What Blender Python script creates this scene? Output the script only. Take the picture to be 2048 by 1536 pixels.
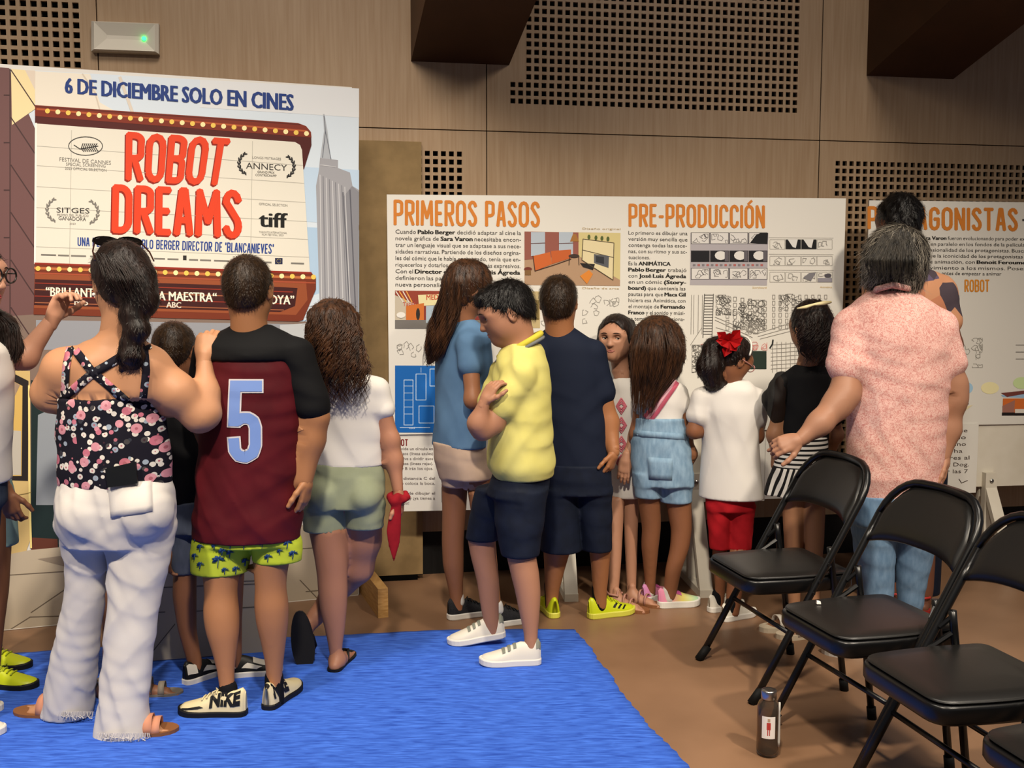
import bpy, bmesh, math, random
import numpy as np
from mathutils import Vector, Matrix
from math import sin, cos, pi, radians as R

random.seed(7)
for o in list(bpy.data.objects):
    bpy.data.objects.remove(o)
SC = bpy.context.scene
COL = SC.collection

# ------------------------------------------------------------------ camera
H, F = 1.40, 2050.0
TH = math.atan(190.0 / F)
cam = bpy.data.cameras.new('camera')
cam.sensor_fit = 'HORIZONTAL'; cam.sensor_width = 36.0
cam.lens = F / 2048.0 * 36.0
cam.clip_start = 0.05
camo = bpy.data.objects.new('camera', cam); COL.objects.link(camo)
camo.location = (0, 0, H); camo.rotation_euler = (pi / 2 - TH, 0, 0)
SC.camera = camo

# ------------------------------------------------------------------ light and exposure
SC.view_settings.view_transform = 'Standard'; SC.view_settings.look = 'None'
SC.view_settings.gamma = 1.0; SC.view_settings.use_curve_mapping = False
SC.view_settings.exposure = 0.10
world = bpy.data.worlds.new('hall_ambient'); SC.world = world; world.use_nodes = True
wb = world.node_tree.nodes['Background']
wb.inputs[0].default_value = (0.80, 0.84, 1.0, 1); wb.inputs[1].default_value = 0.16
def area(name, loc, target, size, power, color):
    l = bpy.data.lights.new(name, 'AREA'); l.shape = 'DISK'; l.size = size; l.energy = power; l.color = color
    o = bpy.data.objects.new(name, l); COL.objects.link(o)
    o.location = loc
    o.rotation_euler = (Vector(target) - Vector(loc)).to_track_quat('-Z', 'Y').to_euler()
    return o
WARM = (1.0, 0.87, 0.70)
def spot(loc, target, angle, power, blend=.55, size=.12, color=WARM):
    l = bpy.data.lights.new('stage_spot', 'SPOT'); l.spot_size = R(angle); l.spot_blend = blend; l.shadow_soft_size = size; l.energy = power; l.color = color
    o = bpy.data.objects.new('stage_spot', l); COL.objects.link(o); o.location = loc
    o.rotation_euler = (Vector(target) - Vector(loc)).to_track_quat('-Z', 'Y').to_euler(); return o
# a row of ceiling spots behind the viewer, tilted down so that the top of the wall stays dim
for x_ in (-2.6, -0.4, 1.8): spot((x_ + .4, 0.6, 4.0), (x_, 3.8, 0.2), 70, 620, .85)
area('ceiling_panel', (-0.8, 2.6, 4.15), (-0.8, 3.2, 0.0), 1.1, 62, (1.0, .90, .78))
area('ceiling_panel', (2.2, 2.8, 4.15), (2.0, 3.4, 0.0), 1.1, 62, (1.0, .90, .78))

# ------------------------------------------------------------------ pixel to place
_f = Vector((0, cos(TH), -sin(TH))); _u = Vector((0, sin(TH), cos(TH))); _r = Vector((1, 0, 0))
CAM = Vector((0, 0, H))
def ray(u, v): return _f * F + _r * (u - 1024.0) + _u * (768.0 - v)
def P(u, v, Y):
    d = ray(u, v); return CAM + d * (Y / d.y)
def G(u, v, z=0.0):
    d = ray(u, v); return CAM + d * ((z - H) / d.z)
def ppm(Y): return F / Y            # pixels per metre at depth Y
class Plane:
    """vertical plane through two floor points; s runs along it, n faces the camera"""
    def __init__(self, a, b):
        self.o = Vector((a[0], a[1], 0)); d = Vector((b[0] - a[0], b[1] - a[1], 0))
        self.len = d.length; self.s = d.normalized(); self.n = Vector((self.s.y, -self.s.x, 0))
        if self.n.dot(CAM - self.o) < 0: self.n = -self.n
    def hit(self, u, v, off=0.0):
        d = ray(u, v); t = (self.o + self.n * off - CAM).dot(self.n) / d.dot(self.n)
        return CAM + d * t
    def at(self, s, z, off=0.0):
        return self.o + self.s * s + Vector((0, 0, z)) + self.n * off
    def sz(self, u, v):
        p = self.hit(u, v); return ((p - self.o).dot(self.s), p.z)

# ------------------------------------------------------------------ objects
def tag(o, label, cat, group=None, kind=None):
    if label: o['label'] = label
    if cat: o['category'] = cat
    if group: o['group'] = group
    if kind: o['kind'] = kind
    return o
def struct(o, label=None):
    o['kind'] = 'structure'
    if label: o['label'] = label
    return o
def empty(name, loc=(0, 0, 0)):
    o = bpy.data.objects.new(name, None); o.empty_display_size = 0.1
    o.location = loc; COL.objects.link(o); return o
def mesh_obj(name, verts, faces, mat, parent=None, smooth=False, mats=None, midx=None):
    me = bpy.data.meshes.new(name)
    me.from_pydata([tuple(v) for v in verts], [], [tuple(f) for f in faces])
    if mats:
        for m in mats: me.materials.append(m)
        if midx is not None: me.polygons.foreach_set('material_index', midx)
    else: me.materials.append(mat)
    if smooth: me.polygons.foreach_set('use_smooth', [True] * len(me.polygons))
    me.update()
    o = bpy.data.objects.new(name, me); COL.objects.link(o)
    if parent is not None:
        o.parent = parent
        o.matrix_parent_inverse = Matrix.Translation(-Vector(parent.location)) if parent.type == 'EMPTY' else Matrix()
    return o
class MB:
    """collects simple shapes into one mesh"""
    def __init__(self): self.v = []; self.f = []
    def add(self, vs, fs):
        b = len(self.v); self.v += [Vector(v) for v in vs]; self.f += [tuple(i + b for i in f) for f in fs]; return self
    def hexa(self, p):          # eight corners: bottom ring then top ring
        return self.add(p, [(0, 3, 2, 1), (4, 5, 6, 7), (0, 1, 5, 4), (1, 2, 6, 5), (2, 3, 7, 6), (3, 0, 4, 7)])
    def box(self, o, a, b, c):  # corner o and three edge vectors
        o = Vector(o); a = Vector(a); b = Vector(b); c = Vector(c)
        return self.hexa([o, o + a, o + a + b, o + b, o + c, o + a + c, o + a + b + c, o + b + c])
    def poly(self, pts): return self.add(pts, [tuple(range(len(pts)))])
    def tube(self, pts, r, n=8, closed=False, caps=True):
        pts = [Vector(p) for p in pts]; m = len(pts)
        rr = r if isinstance(r, (list, tuple)) else [r] * m
        t0 = (pts[1] - pts[0]).normalized()
        up = Vector((0, 0, 1)) if abs(t0.z) < 0.9 else Vector((1, 0, 0))
        a = t0.cross(up).normalized(); vs = []; fs = []
        for i in range(m):
            if closed: t = (pts[(i + 1) % m] - pts[i - 1]).normalized()
            else: t = (pts[min(i + 1, m - 1)] - pts[max(i - 1, 0)]).normalized()
            a = (a - t * a.dot(t)).normalized(); b = t.cross(a)
            for k in range(n):
                w = 2 * pi * k / n; vs.append(pts[i] + (a * cos(w) + b * sin(w)) * rr[i])
        for i in range(m if closed else m - 1):
            j = (i + 1) % m
            for k in range(n):
                l = (k + 1) % n; fs.append((i * n + k, i * n + l, j * n + l, j * n + k))
        if caps and not closed:
            fs.append(tuple(range(n))[::-1]); fs.append(tuple((m - 1) * n + k for k in range(n)))
        return self.add(vs, fs)
    def lathe(self, c, prof, n=24):
        c = Vector(c); vs = []; fs = []
        for r, z in prof:
            for k in range(n):
                w = 2 * pi * k / n; vs.append(c + Vector((r * cos(w), r * sin(w), z)))
        for i in range(len(prof) - 1):
            for k in range(n):
                l = (k + 1) % n; fs.append((i * n + k, i * n + l, (i + 1) * n + l, (i + 1) * n + k))
        fs.append(tuple(range(n))[::-1]); fs.append(tuple((len(prof) - 1) * n + k for k in range(n)))
        return self.add(vs, fs)
    def build(self, name, mat, parent=None, smooth=False): return mesh_obj(name, self.v, self.f, mat, parent, smooth)

# ------------------------------------------------------------------ materials
MATS = {}
def rgb(h):
    h = h.lstrip('#'); c = [int(h[i:i + 2], 16) / 255 for i in (0, 2, 4)]
    return tuple(x / 12.92 if x < 0.04045 else ((x + 0.055) / 1.055) ** 2.4 for x in c) + (1,)
def mat(name, col='#808080', rough=0.6, spec=0.5, metal=0.0, var=None, scale=20.0, stretch=(1, 1, 1), bump=0.0,
        bscale=None, bdist=0.01, trans=0.0, alpha=1.0, emit=None, estr=0.0, detail=4.0, ior=1.45, sheen=0.0, gen=False):
    """plain procedural material: colour, optional noise variation to a second colour, noise bump"""
    if name in MATS: return MATS[name]
    m = bpy.data.materials.new(name); m.use_nodes = True; MATS[name] = m
    nt = m.node_tree; b = nt.nodes['Principled BSDF']; L = nt.links.new
    c = rgb(col) if isinstance(col, str) else col
    b.inputs['Base Color'].default_value = c; b.inputs['Roughness'].default_value = rough
    b.inputs['Specular IOR Level'].default_value = spec; b.inputs['Metallic'].default_value = metal
    b.inputs['Transmission Weight'].default_value = trans; b.inputs['Alpha'].default_value = alpha
    b.inputs['IOR'].default_value = ior
    if sheen: b.inputs['Sheen Weight'].default_value = sheen
    if emit: b.inputs['Emission Color'].default_value = rgb(emit); b.inputs['Emission Strength'].default_value = estr
    if var or bump:
        tc = nt.nodes.new('ShaderNodeTexCoord'); mp = nt.nodes.new('ShaderNodeMapping')
        mp.inputs['Scale'].default_value = stretch; L(tc.outputs['Object'], mp.inputs['Vector'])
        if var:
            n = nt.nodes.new('ShaderNodeTexNoise'); n.inputs['Scale'].default_value = scale; n.inputs['Detail'].default_value = detail
            r = nt.nodes.new('ShaderNodeValToRGB'); r.color_ramp.elements[0].position = 0.32; r.color_ramp.elements[1].position = 0.68
            r.color_ramp.elements[0].color = c; r.color_ramp.elements[1].color = rgb(var)
            L(mp.outputs[0], n.inputs['Vector']); L(n.outputs['Fac'], r.inputs[0]); L(r.outputs[0], b.inputs['Base Color'])
        if bump:
            n2 = nt.nodes.new('ShaderNodeTexNoise'); n2.inputs['Scale'].default_value = bscale or scale; n2.inputs['Detail'].default_value = 3
            bp = nt.nodes.new('ShaderNodeBump'); bp.inputs['Strength'].default_value = bump; bp.inputs['Distance'].default_value = bdist
            L(mp.outputs[0], n2.inputs['Vector']); L(n2.outputs['Fac'], bp.inputs['Height']); L(bp.outputs[0], b.inputs['Normal'])
    return m
def ink(col, rough=0.55): return mat('ink_' + col.strip('#'), col, rough, 0.3)
# ================================================================== the room
WALL = Plane((-0.590, 4.90), (0.410, 5.086))
def wall_s(u, v=578): return WALL.sz(u, v)[0]
m_wood = mat('wall_wood', '#a68d71', 0.5, 0.35, var='#9a7f62', scale=9, stretch=(9, 9, 0.35), bump=0.06, bscale=30, bdist=0.002)
m_black = mat('matt_black', '#050505', 0.9, 0.1)
m_floor = mat('floor_lino', '#87674e', 0.42, 0.4, var='#73563f', scale=2.2, bump=0.03, bscale=60, bdist=0.002, detail=8)
MB().poly([(-6, -3, 0), (7, -3, 0), (7, 7, 0), (-6, 7, 0)]).build('floor', m_floor)
struct(bpy.data.objects['floor'], 'brown scuffed linoleum hall floor')
wall = struct(MB().box(WALL.at(-4.5, 0, -0.10), WALL.s * 9.5, -WALL.n * 0.1, (0, 0, 4.3)).build('wall_back', m_black), 'dark backing of the panelled wall')
skirt = MB().box(WALL.at(-4.5, 0, -0.035), WALL.s * 9.5, WALL.n * 0.02, (0, 0, 0.215)).build('baseboard_back', mat('baseboard', '#0b0a0a', 0.6, 0.3))
struct(skirt, 'black skirting along the panelled wall')
ceil = MB().box((-6, -3, 4.3), (13, 0, 0), (0, 10, 0), (0, 0, 0.1)).build('ceiling', mat('ceiling_dark', '#3a332d', 0.9))
struct(ceil, 'dark hall ceiling')

def panel(name, s0, s1, z0, z1, holes=None, th=0.018):
    """one wood wall panel; holes = list of (s0, s1, z0, z1, pitch) drilled with square holes"""
    b = MB(); n = WALL.n
    def rect(a0, a1, b0, b1):
        if a1 - a0 > 1e-4 and b1 - b0 > 1e-4:
            b.box(WALL.at(a0, b0, 0), WALL.s * (a1 - a0), -n * th, (0, 0, b1 - b0))
    if not holes: rect(s0, s1, z0, z1)
    else:
        zs = sorted({z0, z1} | {h[2] for h in holes} | {h[3] for h in holes})
        for za, zb in zip(zs[:-1], zs[1:]):
            cur = s0
            for h in sorted(holes):
                if h[2] <= za + 1e-6 and h[3] >= zb - 1e-6:
                    rect(cur, h[0], za, zb); cur = h[1]
            rect(cur, s1, za, zb)
        for (a0, a1, c0, c1, p) in holes:
            nx = max(1, round((a1 - a0) / p)); nz = max(1, round((c1 - c0) / p))
            px = (a1 - a0) / nx; pz = (c1 - c0) / nz; w = 0.19
            for i in range(nx):
                for k in range(nz):
                    x0 = a0 + i * px; y0 = c0 + k * pz
                    o = [(x0, y0), (x0 + px, y0), (x0 + px, y0 + pz), (x0, y0 + pz)]
                    q = [(x0 + px * w, y0 + pz * w), (x0 + px * (1 - w), y0 + pz * w), (x0 + px * (1 - w), y0 + pz * (1 - w)), (x0 + px * w, y0 + pz * (1 - w))]
                    vs = [WALL.at(*t, 0) for t in o + q] + [WALL.at(*t, -th) for t in q]
                    fs = []
                    for j in range(4):
                        l = (j + 1) % 4
                        fs += [(j, l, 4 + l, 4 + j), (4 + j, 4 + l, 8 + l, 8 + j)]
                    b.add(vs, fs)
    return b.build('wall_panel', m_wood, wall)
SEAMS = [wall_s(974) - 1.715 * 3, wall_s(974) - 1.715 * 2, wall_s(213), wall_s(974), wall_s(1631), wall_s(1631) + 1.715, wall_s(1631) + 3.43]
ZS = WALL.sz(974, 262)[1]
g = 0.0025
def hz(u, v): return WALL.sz(u, v)
for i in range(len(SEAMS) - 1):
    a, b_ = SEAMS[i] + g, SEAMS[i + 1] - g
    lo_h = None; up_h = None
    if i == 1:      # left edge of the picture
        e = hz(163, 60)[0]; up_h = [(max(a + .05, e - 1.3), e, hz(100, 137)[1], 3.3, 0.0428)]
    if i == 2:      # behind the display boards
        lo_h = [(hz(700, 350)[0], hz(927, 350)[0], 0.42, hz(880, 299)[1], 0.0383)]
    if i == 3:
        zb = hz(1300, 219)[1]; zstep = zb + 3 * 0.0385
        up_h = [(hz(1018, 200)[0], hz(1597, 200)[0], zb, zstep, 0.0385), (hz(1050, 100)[0], hz(1597, 200)[0], zstep, zstep + 0.0385 * 24, 0.0385)]
    if i == 4:
        lo_h = [(hz(1668, 350)[0], b_ - 0.1, 0.42, hz(1800, 322)[1], 0.0385)]
    panel('p', a, b_, 0.216, ZS - g, lo_h)
    panel('p', a, b_, ZS + g, 4.28, up_h)

# sloping ceiling beams that come down onto the wall
m_beam = mat('beam_brown', '#4a2d16', 0.6, 0.3, var='#3f2612', scale=3)
def beam(ul, vl, ur, vr, label):
    sl, zl = WALL.sz(ul, vl); sr, zr = WALL.sz(ur, vr); z = (zl + zr) / 2
    run = WALL.n * 2.6 + WALL.s * 0.10 + Vector((0, 0, 0.78)); up = Vector((0, 0, 4.29 - z))
    a = WALL.at(sl, z, 0.001); b2 = WALL.at(sr, z, 0.001)
    top = Vector((0, 0, 1))
    p = [a, b2, b2 + run, a + run]
    q = [Vector((t.x, t.y, 4.295)) for t in p]
    o = MB().hexa(p + q).build('ceiling_beam', m_beam)
    tag(o, label, 'beam', 'sloping beams on the wall')
beam(822, 122, 1018, 131, 'dark brown sloping beam left of the large perforated panel')
beam(1733, 152, 1906, 158, 'dark brown sloping beam right of the large perforated panel')

# emergency light
m_wht = mat('white_plastic', '#cfc9bc', 0.4, 0.4)
el = empty('emergency_light', WALL.hit(252, 112)); 
tag(el, 'white rectangular emergency light with a green lamp on the wall', 'emergency light')
c = [WALL.hit(u, v) for u, v in ((186, 106), (320, 111), (320, 51), (186, 46))]
n = WALL.n
mid = sum(c, Vector()) / 4
ins = [mid + (p - mid) * 0.90 + n * 0.05 for p in c]; dish = [mid + (p - mid) * 0.72 + n * 0.038 for p in c]
b = MB(); vs = c + [p + n * 0.035 for p in c] + ins + [mid + Vector(((p - mid).x * 0.55, (p - mid).y * 0.55, (p - mid).z * 0.12)) + n * 0.03 for p in c]
fs = []
for r0 in (0, 4, 8):
    for j in range(4): fs.append((r0 + j, r0 + (j + 1) % 4, r0 + 4 + (j + 1) % 4, r0 + 4 + j))
fs.append((12, 13, 14, 15)); b.add(vs, fs); b.build('housing', m_wht, el)
dp = WALL.hit(288, 77, 0.036)
MB().lathe((0, 0, 0), [(0.009, 0), (0.008, 0.004), (0.003, 0.007)], 12)
lb = MB(); lb.lathe((0, 0, 0), [(0.010, 0), (0.008, 0.005), (0.003, 0.008)], 12)
rot = n.to_track_quat('Z', 'Y').to_matrix()
lb.v = [dp + rot @ v for v in lb.v]
lb.build('indicator_lamp', mat('green_led', '#20ff60', 0.4, emit='#30ff70', estr=4.0), el)

# blue crepe mat
m_mat = bpy.data.materials.new('blue_crepe'); m_mat.use_nodes = True
nt = m_mat.node_tree; bs = nt.nodes['Principled BSDF']; L = nt.links.new
bs.inputs['Roughness'].default_value = 0.75; bs.inputs['Specular IOR Level'].default_value = 0.25
tc = nt.nodes.new('ShaderNodeTexCoord'); mp = nt.nodes.new('ShaderNodeMapping'); mp.inputs['Scale'].default_value = (14, 95, 1); mp.inputs['Rotation'].default_value = (0, 0, 0.12)
nz = nt.nodes.new('ShaderNodeTexNoise'); nz.inputs['Scale'].default_value = 1.0; nz.inputs['Detail'].default_value = 5; nz.inputs['Distortion'].default_value = 0.6
rp = nt.nodes.new('ShaderNodeValToRGB'); rp.color_ramp.elements[0].position = 0.3; rp.color_ramp.elements[1].position = 0.7
rp.color_ramp.elements[0].color = rgb('#2147a8'); rp.color_ramp.elements[1].color = rgb('#4272dc')
bp = nt.nodes.new('ShaderNodeBump'); bp.inputs['Strength'].default_value = 0.5; bp.inputs['Distance'].default_value = 0.004
L(tc.outputs['Object'], mp.inputs[0]); L(mp.outputs[0], nz.inputs['Vector']); L(nz.outputs['Fac'], rp.inputs[0]); L(rp.outputs[0], bs.inputs['Base Color'])
L(nz.outputs['Fac'], bp.inputs['Height']); L(bp.outputs[0], bs.inputs['Normal'])
edge = [(-500, 1368), (0, 1336), (100, 1330), (240, 1322), (420, 1310), (560, 1299), (700, 1287), (820, 1280), (920, 1276), (1010, 1270), (1080, 1263), (1130, 1261), (1148, 1262),
        (1160, 1275), (1185, 1302), (1197, 1325), (1222, 1350), (1237, 1382), (1258, 1408), (1284, 1437), (1296, 1455), (1322, 1478), (1345, 1500), (1380, 1540), (1500, 1700), (1620, 1900)]
pts = [G(u, v) for u, v in edge]; nr = 40; vs = []; fs = []
front = [(-2.6 + (pts[-1].x + 2.6) * i / (len(pts) - 1), 1.35) for i in range(len(pts))]
back_n = 13
A = pts[0:13]; Bq = pts[12:]
def interp(arr, t):
    x = t * (len(arr) - 1); i = min(int(x), len(arr) - 2); return arr[i].lerp(arr[i + 1], x - i)
nu, nv = 90, 60
for j in range(nv + 1):
    rr_ = interp(Bq, j / nv); le = Vector((A[0].x - 0.3, A[0].y + (rr_.y - Bq[0].y), 0))
    for i in range(nu + 1):
        t = i / nu; back = interp(A, t)
        q = le.lerp(rr_, t); w = (1 - j / nv)
        y = q.y + (back.y - (A[0].y + (Bq[0].y - A[0].y) * t)) * w
        y += 0.003 * sin(i * 1.9 + 0.7 * sin(i * .6)) * (1 if j == 0 else 0)
        x = q.x + (0.004 * sin(j * 2.3) if i == nu else 0)
        z = 0.0072 + 0.0025 * sin(3.1 * x + 9 * y + 1.5 * sin(5 * x)) * sin(2.2 * y + x)
        vs.append((x, y, z))
for j in range(nv):
    for i in range(nu):
        a = j * (nu + 1) + i; fs.append((a, a + nu + 1, a + nu + 2, a + 1))
mo = mesh_obj('floor_mat', vs, fs, m_mat, smooth=True)
mo.modifiers.new('thickness', 'SOLIDIFY').thickness = 0.004
tag(mo, 'bright blue crepe mat laid over the brown floor', 'mat')
# ================================================================== printed boards
_tcache = {}
def text_outline(s, bold):
    key = (s, bold)
    if key in _tcache: return _tcache[key]
    cu = bpy.data.curves.new('t', 'FONT'); cu.body = s; cu.size = 1; cu.resolution_u = 2; cu.offset = bold; cu.fill_mode = 'FRONT'
    o = bpy.data.objects.new('t', cu)
    me = o.to_mesh()
    vs = [(v.co.x, v.co.y) for v in me.vertices]; fs = [tuple(p.vertices) for p in me.polygons]
    o.to_mesh_clear(); bpy.data.objects.remove(o); bpy.data.curves.remove(cu)
    _tcache[key] = (vs, fs); return vs, fs
def quad_map(q):
    (ax, ay), (bx, by), (cx, cy), (dx, dy) = q     # top-left, top-right, bottom-right, bottom-left, in picture pixels
    def f(x, y):   # x right 0..1, y up 0..1
        tx, ty = ax + (bx - ax) * x, ay + (by - ay) * x
        lx, ly = dx + (cx - dx) * x, dy + (cy - dy) * x
        return lx + (tx - lx) * y, ly + (ty - ly) * y
    return f
class Print:
    """flat print on a board, gathered by colour; every patch is laid on the board's own plane"""
    def __init__(self, plane, parent, base=0.0): self.pl = plane; self.par = parent; self.base = base; self.b = {}; self.lt = []; self.n = 0
    def o(self, layer): self.n = (self.n + 1) % 48; return self.base + 0.0005 * layer + 0.000008 * self.n
    def mbf(self, col, name): return self.b.setdefault((col, name), MB())
    def poly(self, pts, col, layer=1, name='printed_picture'):
        of = self.o(layer); self.mbf(col, name).poly([self.pl.hit(u, v, of) for u, v in pts]); return self
    def rect(self, x0, y0, x1, y1, col, layer=1, sl=0.0, name='printed_picture'):
        return self.poly([(x0, y0), (x1, y0 + (x1 - x0) * sl), (x1, y1 + (x1 - x0) * sl), (x0, y1)], col, layer, name)
    def line(self, pts, w, col, layer=2, name='printed_picture', closed=False):
        m = self.mbf(col, name); pts = list(pts) + ([pts[0]] if closed else [])
        for (x0, y0), (x1, y1) in zip(pts[:-1], pts[1:]):
            l = math.hypot(x1 - x0, y1 - y0) or 1; nx, ny = -(y1 - y0) / l * w / 2, (x1 - x0) / l * w / 2; ex, ey = (x1 - x0) / l * w * .3, (y1 - y0) / l * w * .3
            of = self.o(layer); m.poly([self.pl.hit(u, v, of) for u, v in ((x0 - ex + nx, y0 - ey + ny), (x1 + ex + nx, y1 + ey + ny), (x1 + ex - nx, y1 + ey - ny), (x0 - ex - nx, y0 - ey - ny))])
        return self
    def ell(self, cx, cy, rx, ry, col, layer=2, n=20, name='printed_picture', rot=0):
        return self.poly([(cx + rx * cos(2 * pi * k / n) * cos(rot) - ry * sin(2 * pi * k / n) * sin(rot), cy + rx * cos(2 * pi * k / n) * sin(rot) + ry * sin(2 * pi * k / n) * cos(rot)) for k in range(n)], col, layer, name)
    def text(self, s, quad, col, layer=3, bold=0.0, name='printed_lettering', fit='cap'):
        vs, fs = text_outline(s, 0.0)      # bold is printed as close overstrikes
        if not vs: return self
        x0 = min(v[0] for v in vs); x1 = max(v[0] for v in vs)
        y0, y1 = (0.0, 0.73) if fit == 'cap' else (min(v[1] for v in vs), max(v[1] for v in vs))
        f = quad_map(quad)
        for k, dx in enumerate((-1.6, -.8, 0, .8, 1.6) if bold > 0 else (0,)):
            of = self.base + 0.0005 * layer + 0.00004 * k; dx = dx * bold / (x1 - x0); sh = .25 * (k % 2) * bold
            self.mbf(col, name).add([self.pl.hit(*f((x - x0) / (x1 - x0) + dx, (y + sh - y0) / (y1 - y0)), of) for x, y in vs], fs)
        return self
    def tline(self, s, x0, x1, base, cap, col, sl=0.012, bold=0.0, layer=3, name='printed_lettering'):
        d = (x1 - x0) * sl
        return self.text(s, [(x0, base - cap), (x1, base - cap + d), (x1, base + d), (x0, base)], col, layer, bold, name)
    def glyphs(self, s, quad, col, layer=3, th=0.16, widths=None, name='printed_lettering', gap=0.10, small=False):
        """poster letters drawn with heavy even strokes"""
        f = quad_map(quad); m = self.mbf(col, name) if small else None
        ws = [GLY[c][0] if c != ' ' else 0.28 for c in s]; tot = sum(ws) + gap * (len(s) - 1); x = 0.0
        asp = 1.0
        qw = math.hypot(quad[1][0] - quad[0][0], quad[1][1] - quad[0][1]); qh = math.hypot(quad[3][0] - quad[0][0], quad[3][1] - quad[0][1])
        kx = qw / tot; ky = qh; ratio = ky / kx     # keep the stroke even on the board
        for c, w in zip(s, ws):
            if c != ' ':
                if not small: m = MB(); self.lt.append((m, col))
                for st in GLY[c][1]:
                    for (xa, ya), (xb, yb) in zip(st[:-1], st[1:]):
                        ax, ay, bx, by = (x + xa * (w - th / 1) + th / 2) * kx, (ya * (1 - th * kx / ky) + th / 2 * kx / ky) * ky, (x + xb * (w - th) + th / 2) * kx, (yb * (1 - th * kx / ky) + th / 2 * kx / ky) * ky
                        l = math.hypot(bx - ax, by - ay) or 1; t2 = th * kx / 2
                        nx, ny = -(by - ay) / l * t2, (bx - ax) / l * t2; ex, ey = (bx - ax) / l * t2 * .42, (by - ay) / l * t2 * .42
                        cs = [(ax - ex + nx, ay - ey + ny), (bx + ex + nx, by + ey + ny), (bx + ex * 2.2, by + ey * 2.2), (bx + ex - nx, by + ey - ny), (ax - ex - nx, ay - ey - ny), (ax - ex * 2.2, ay - ey * 2.2)]
                        of = self.o(layer); m.poly([self.pl.hit(*f(px / qw, py / qh), of) for px, py in cs])
            x += w + gap
        return self
    def done(self):
        for (col, name), m in self.b.items():
            o = m.build(name, ink(col), self.par)
            if name != 'letter': o['kind'] = 'stuff'
        for k, (m, col) in enumerate(self.lt): m.build('letter', ink(col), self.par)
def arc(cx, cy, rx, ry, a0, a1, n=6): return [(cx + rx * cos(R(a0 + (a1 - a0) * k / n)), cy + ry * sin(R(a0 + (a1 - a0) * k / n))) for k in range(n + 1)]
_o = arc(.5, .78, .5, .22, 0, 180) + arc(.5, .22, .5, .22, 180, 360); _o.append(_o[0])
_bow = lambda y0, y1: [(0, y1)] + arc(.45, y1 - .12, .55, .12, 90, 0) + arc(.45, y0 + .12, .55, .12, 0, -90) + [(0, y0)]
GLY = {
 'O': (.62, [_o]), 'I': (.17, [[(.5, 0), (.5, 1)]]), 'T': (.58, [[(.5, 0), (.5, 1)], [(0, 1), (1, 1)]]), 'E': (.48, [[(1, 0), (0, 0), (0, 1), (1, 1)], [(0, .5), (.85, .5)]]),
 'R': (.58, [[(0, 0), (0, 1)], _bow(.47, 1), [(.45, .47), (1, 0)]]), 'P': (.58, [[(0, 0), (0, 1)], _bow(.42, 1)]), 'B': (.58, [[(0, 0), (0, 1)], _bow(.52, 1), _bow(0, .52)]),
 'D': (.60, [[(0, 0), (0, 1)], [(0, 1)] + arc(.4, .75, .6, .25, 90, 0) + arc(.4, .25, .6, .25, 0, -90) + [(0, 0)]]),
 'A': (.58, [[(0, 0), (.38, 1), (.62, 1), (1, 0)], [(.14, .3), (.86, .3)]]), 'M': (.76, [[(0, 0), (.06, 1), (.5, .3), (.94, 1), (1, 0)]]), 'N': (.60, [[(0, 0), (0, 1), (1, 0), (1, 1)]]),
 'S': (.56, [arc(.5, .78, .5, .22, 15, 180) + arc(.5, .22, .5, .24, 40, 0, 3)[0:1] + arc(.5, .22, .5, .22, 20, -165, 8)]), 'C': (.58, [arc(.5, .78, .5, .22, 0, 180) + arc(.5, .22, .5, .22, 180, 360)]),
 'U': (.60, [[(0, 1)] + arc(.5, .22, .5, .22, 180, 360) + [(1, 1)]]), 'G': (.60, [arc(.5, .78, .5, .22, 0, 180) + arc(.5, .22, .5, .22, 180, 360) + [(1, .48), (.55, .48)]]), '-': (.36, [[(0, .45), (1, .45)]]),
 'L': (.46, [[(0, 1), (0, 0), (1, 0)]]), 'V': (.58, [[(0, 1), (.5, 0), (1, 1)]]), '"': (.22, [[(0, 1), (0, .8)], [(1, 1), (1, .8)]])}

m_card = mat('board_white', '#d9d7d2', 0.6, 0.3)
m_mdf = mat('mdf_board', '#8d7550', 0.75, 0.25, var='#7f6947', scale=14, bump=0.05, bscale=200, bdist=0.001)
def board(name, plane, s0, s1, z0, z1, th, m, parent=None):
    return MB().box(plane.at(s0, z0, 0), plane.s * (s1 - s0), -plane.n * th, (0, 0, z1 - z0)).build(name, m, parent)

# ---- big film photocall --------------------------------------------------
a, b = G(0, 1262), G(718, 1190)
PH = Plane(a, b); L_ = PH.len
pz = PH.sz(700, 174)[1]
ph = empty('photocall_board', PH.at(L_ - 1.2, 0)); tag(ph, 'huge printed film photocall with marquee and red title lettering', 'display board')
board('board', PH, L_ - 3.0, L_, 0.002, pz, 0.02, m_card, ph)
pr = Print(PH, ph)
def full(pts, col, layer, name='printed_picture'): pr.poly(pts, col, layer, name)
pr.poly([(0, 137), (718, 177), (716, 640), (0, 640)], '#cfdbe6', 1)                 # sky
for k, (y0, y1, c) in enumerate([(137, 205, '#d9dcdf'), (300, 420, '#b9cfe4'), (420, 640, '#a9c4de')]):
    pr.poly([(400, y0 + (400 / 718) * 40), (718, y0 + 40), (718, y1 + 30), (400, y1 + 10)], c, 2)
pr.poly([(560, 640), (716, 640), (716, 560), (600, 600)], '#c9d6e2', 3)
pr.poly([(66, 142), (180, 148), (200, 205), (235, 225), (66, 214)], '#e3dccd', 3)
pr.line([(165, 148), (190, 185), (200, 222)], 3, '#cfc4b4', 4); pr.line([(240, 155), (265, 225)], 6, '#d4cabd', 4)
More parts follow.
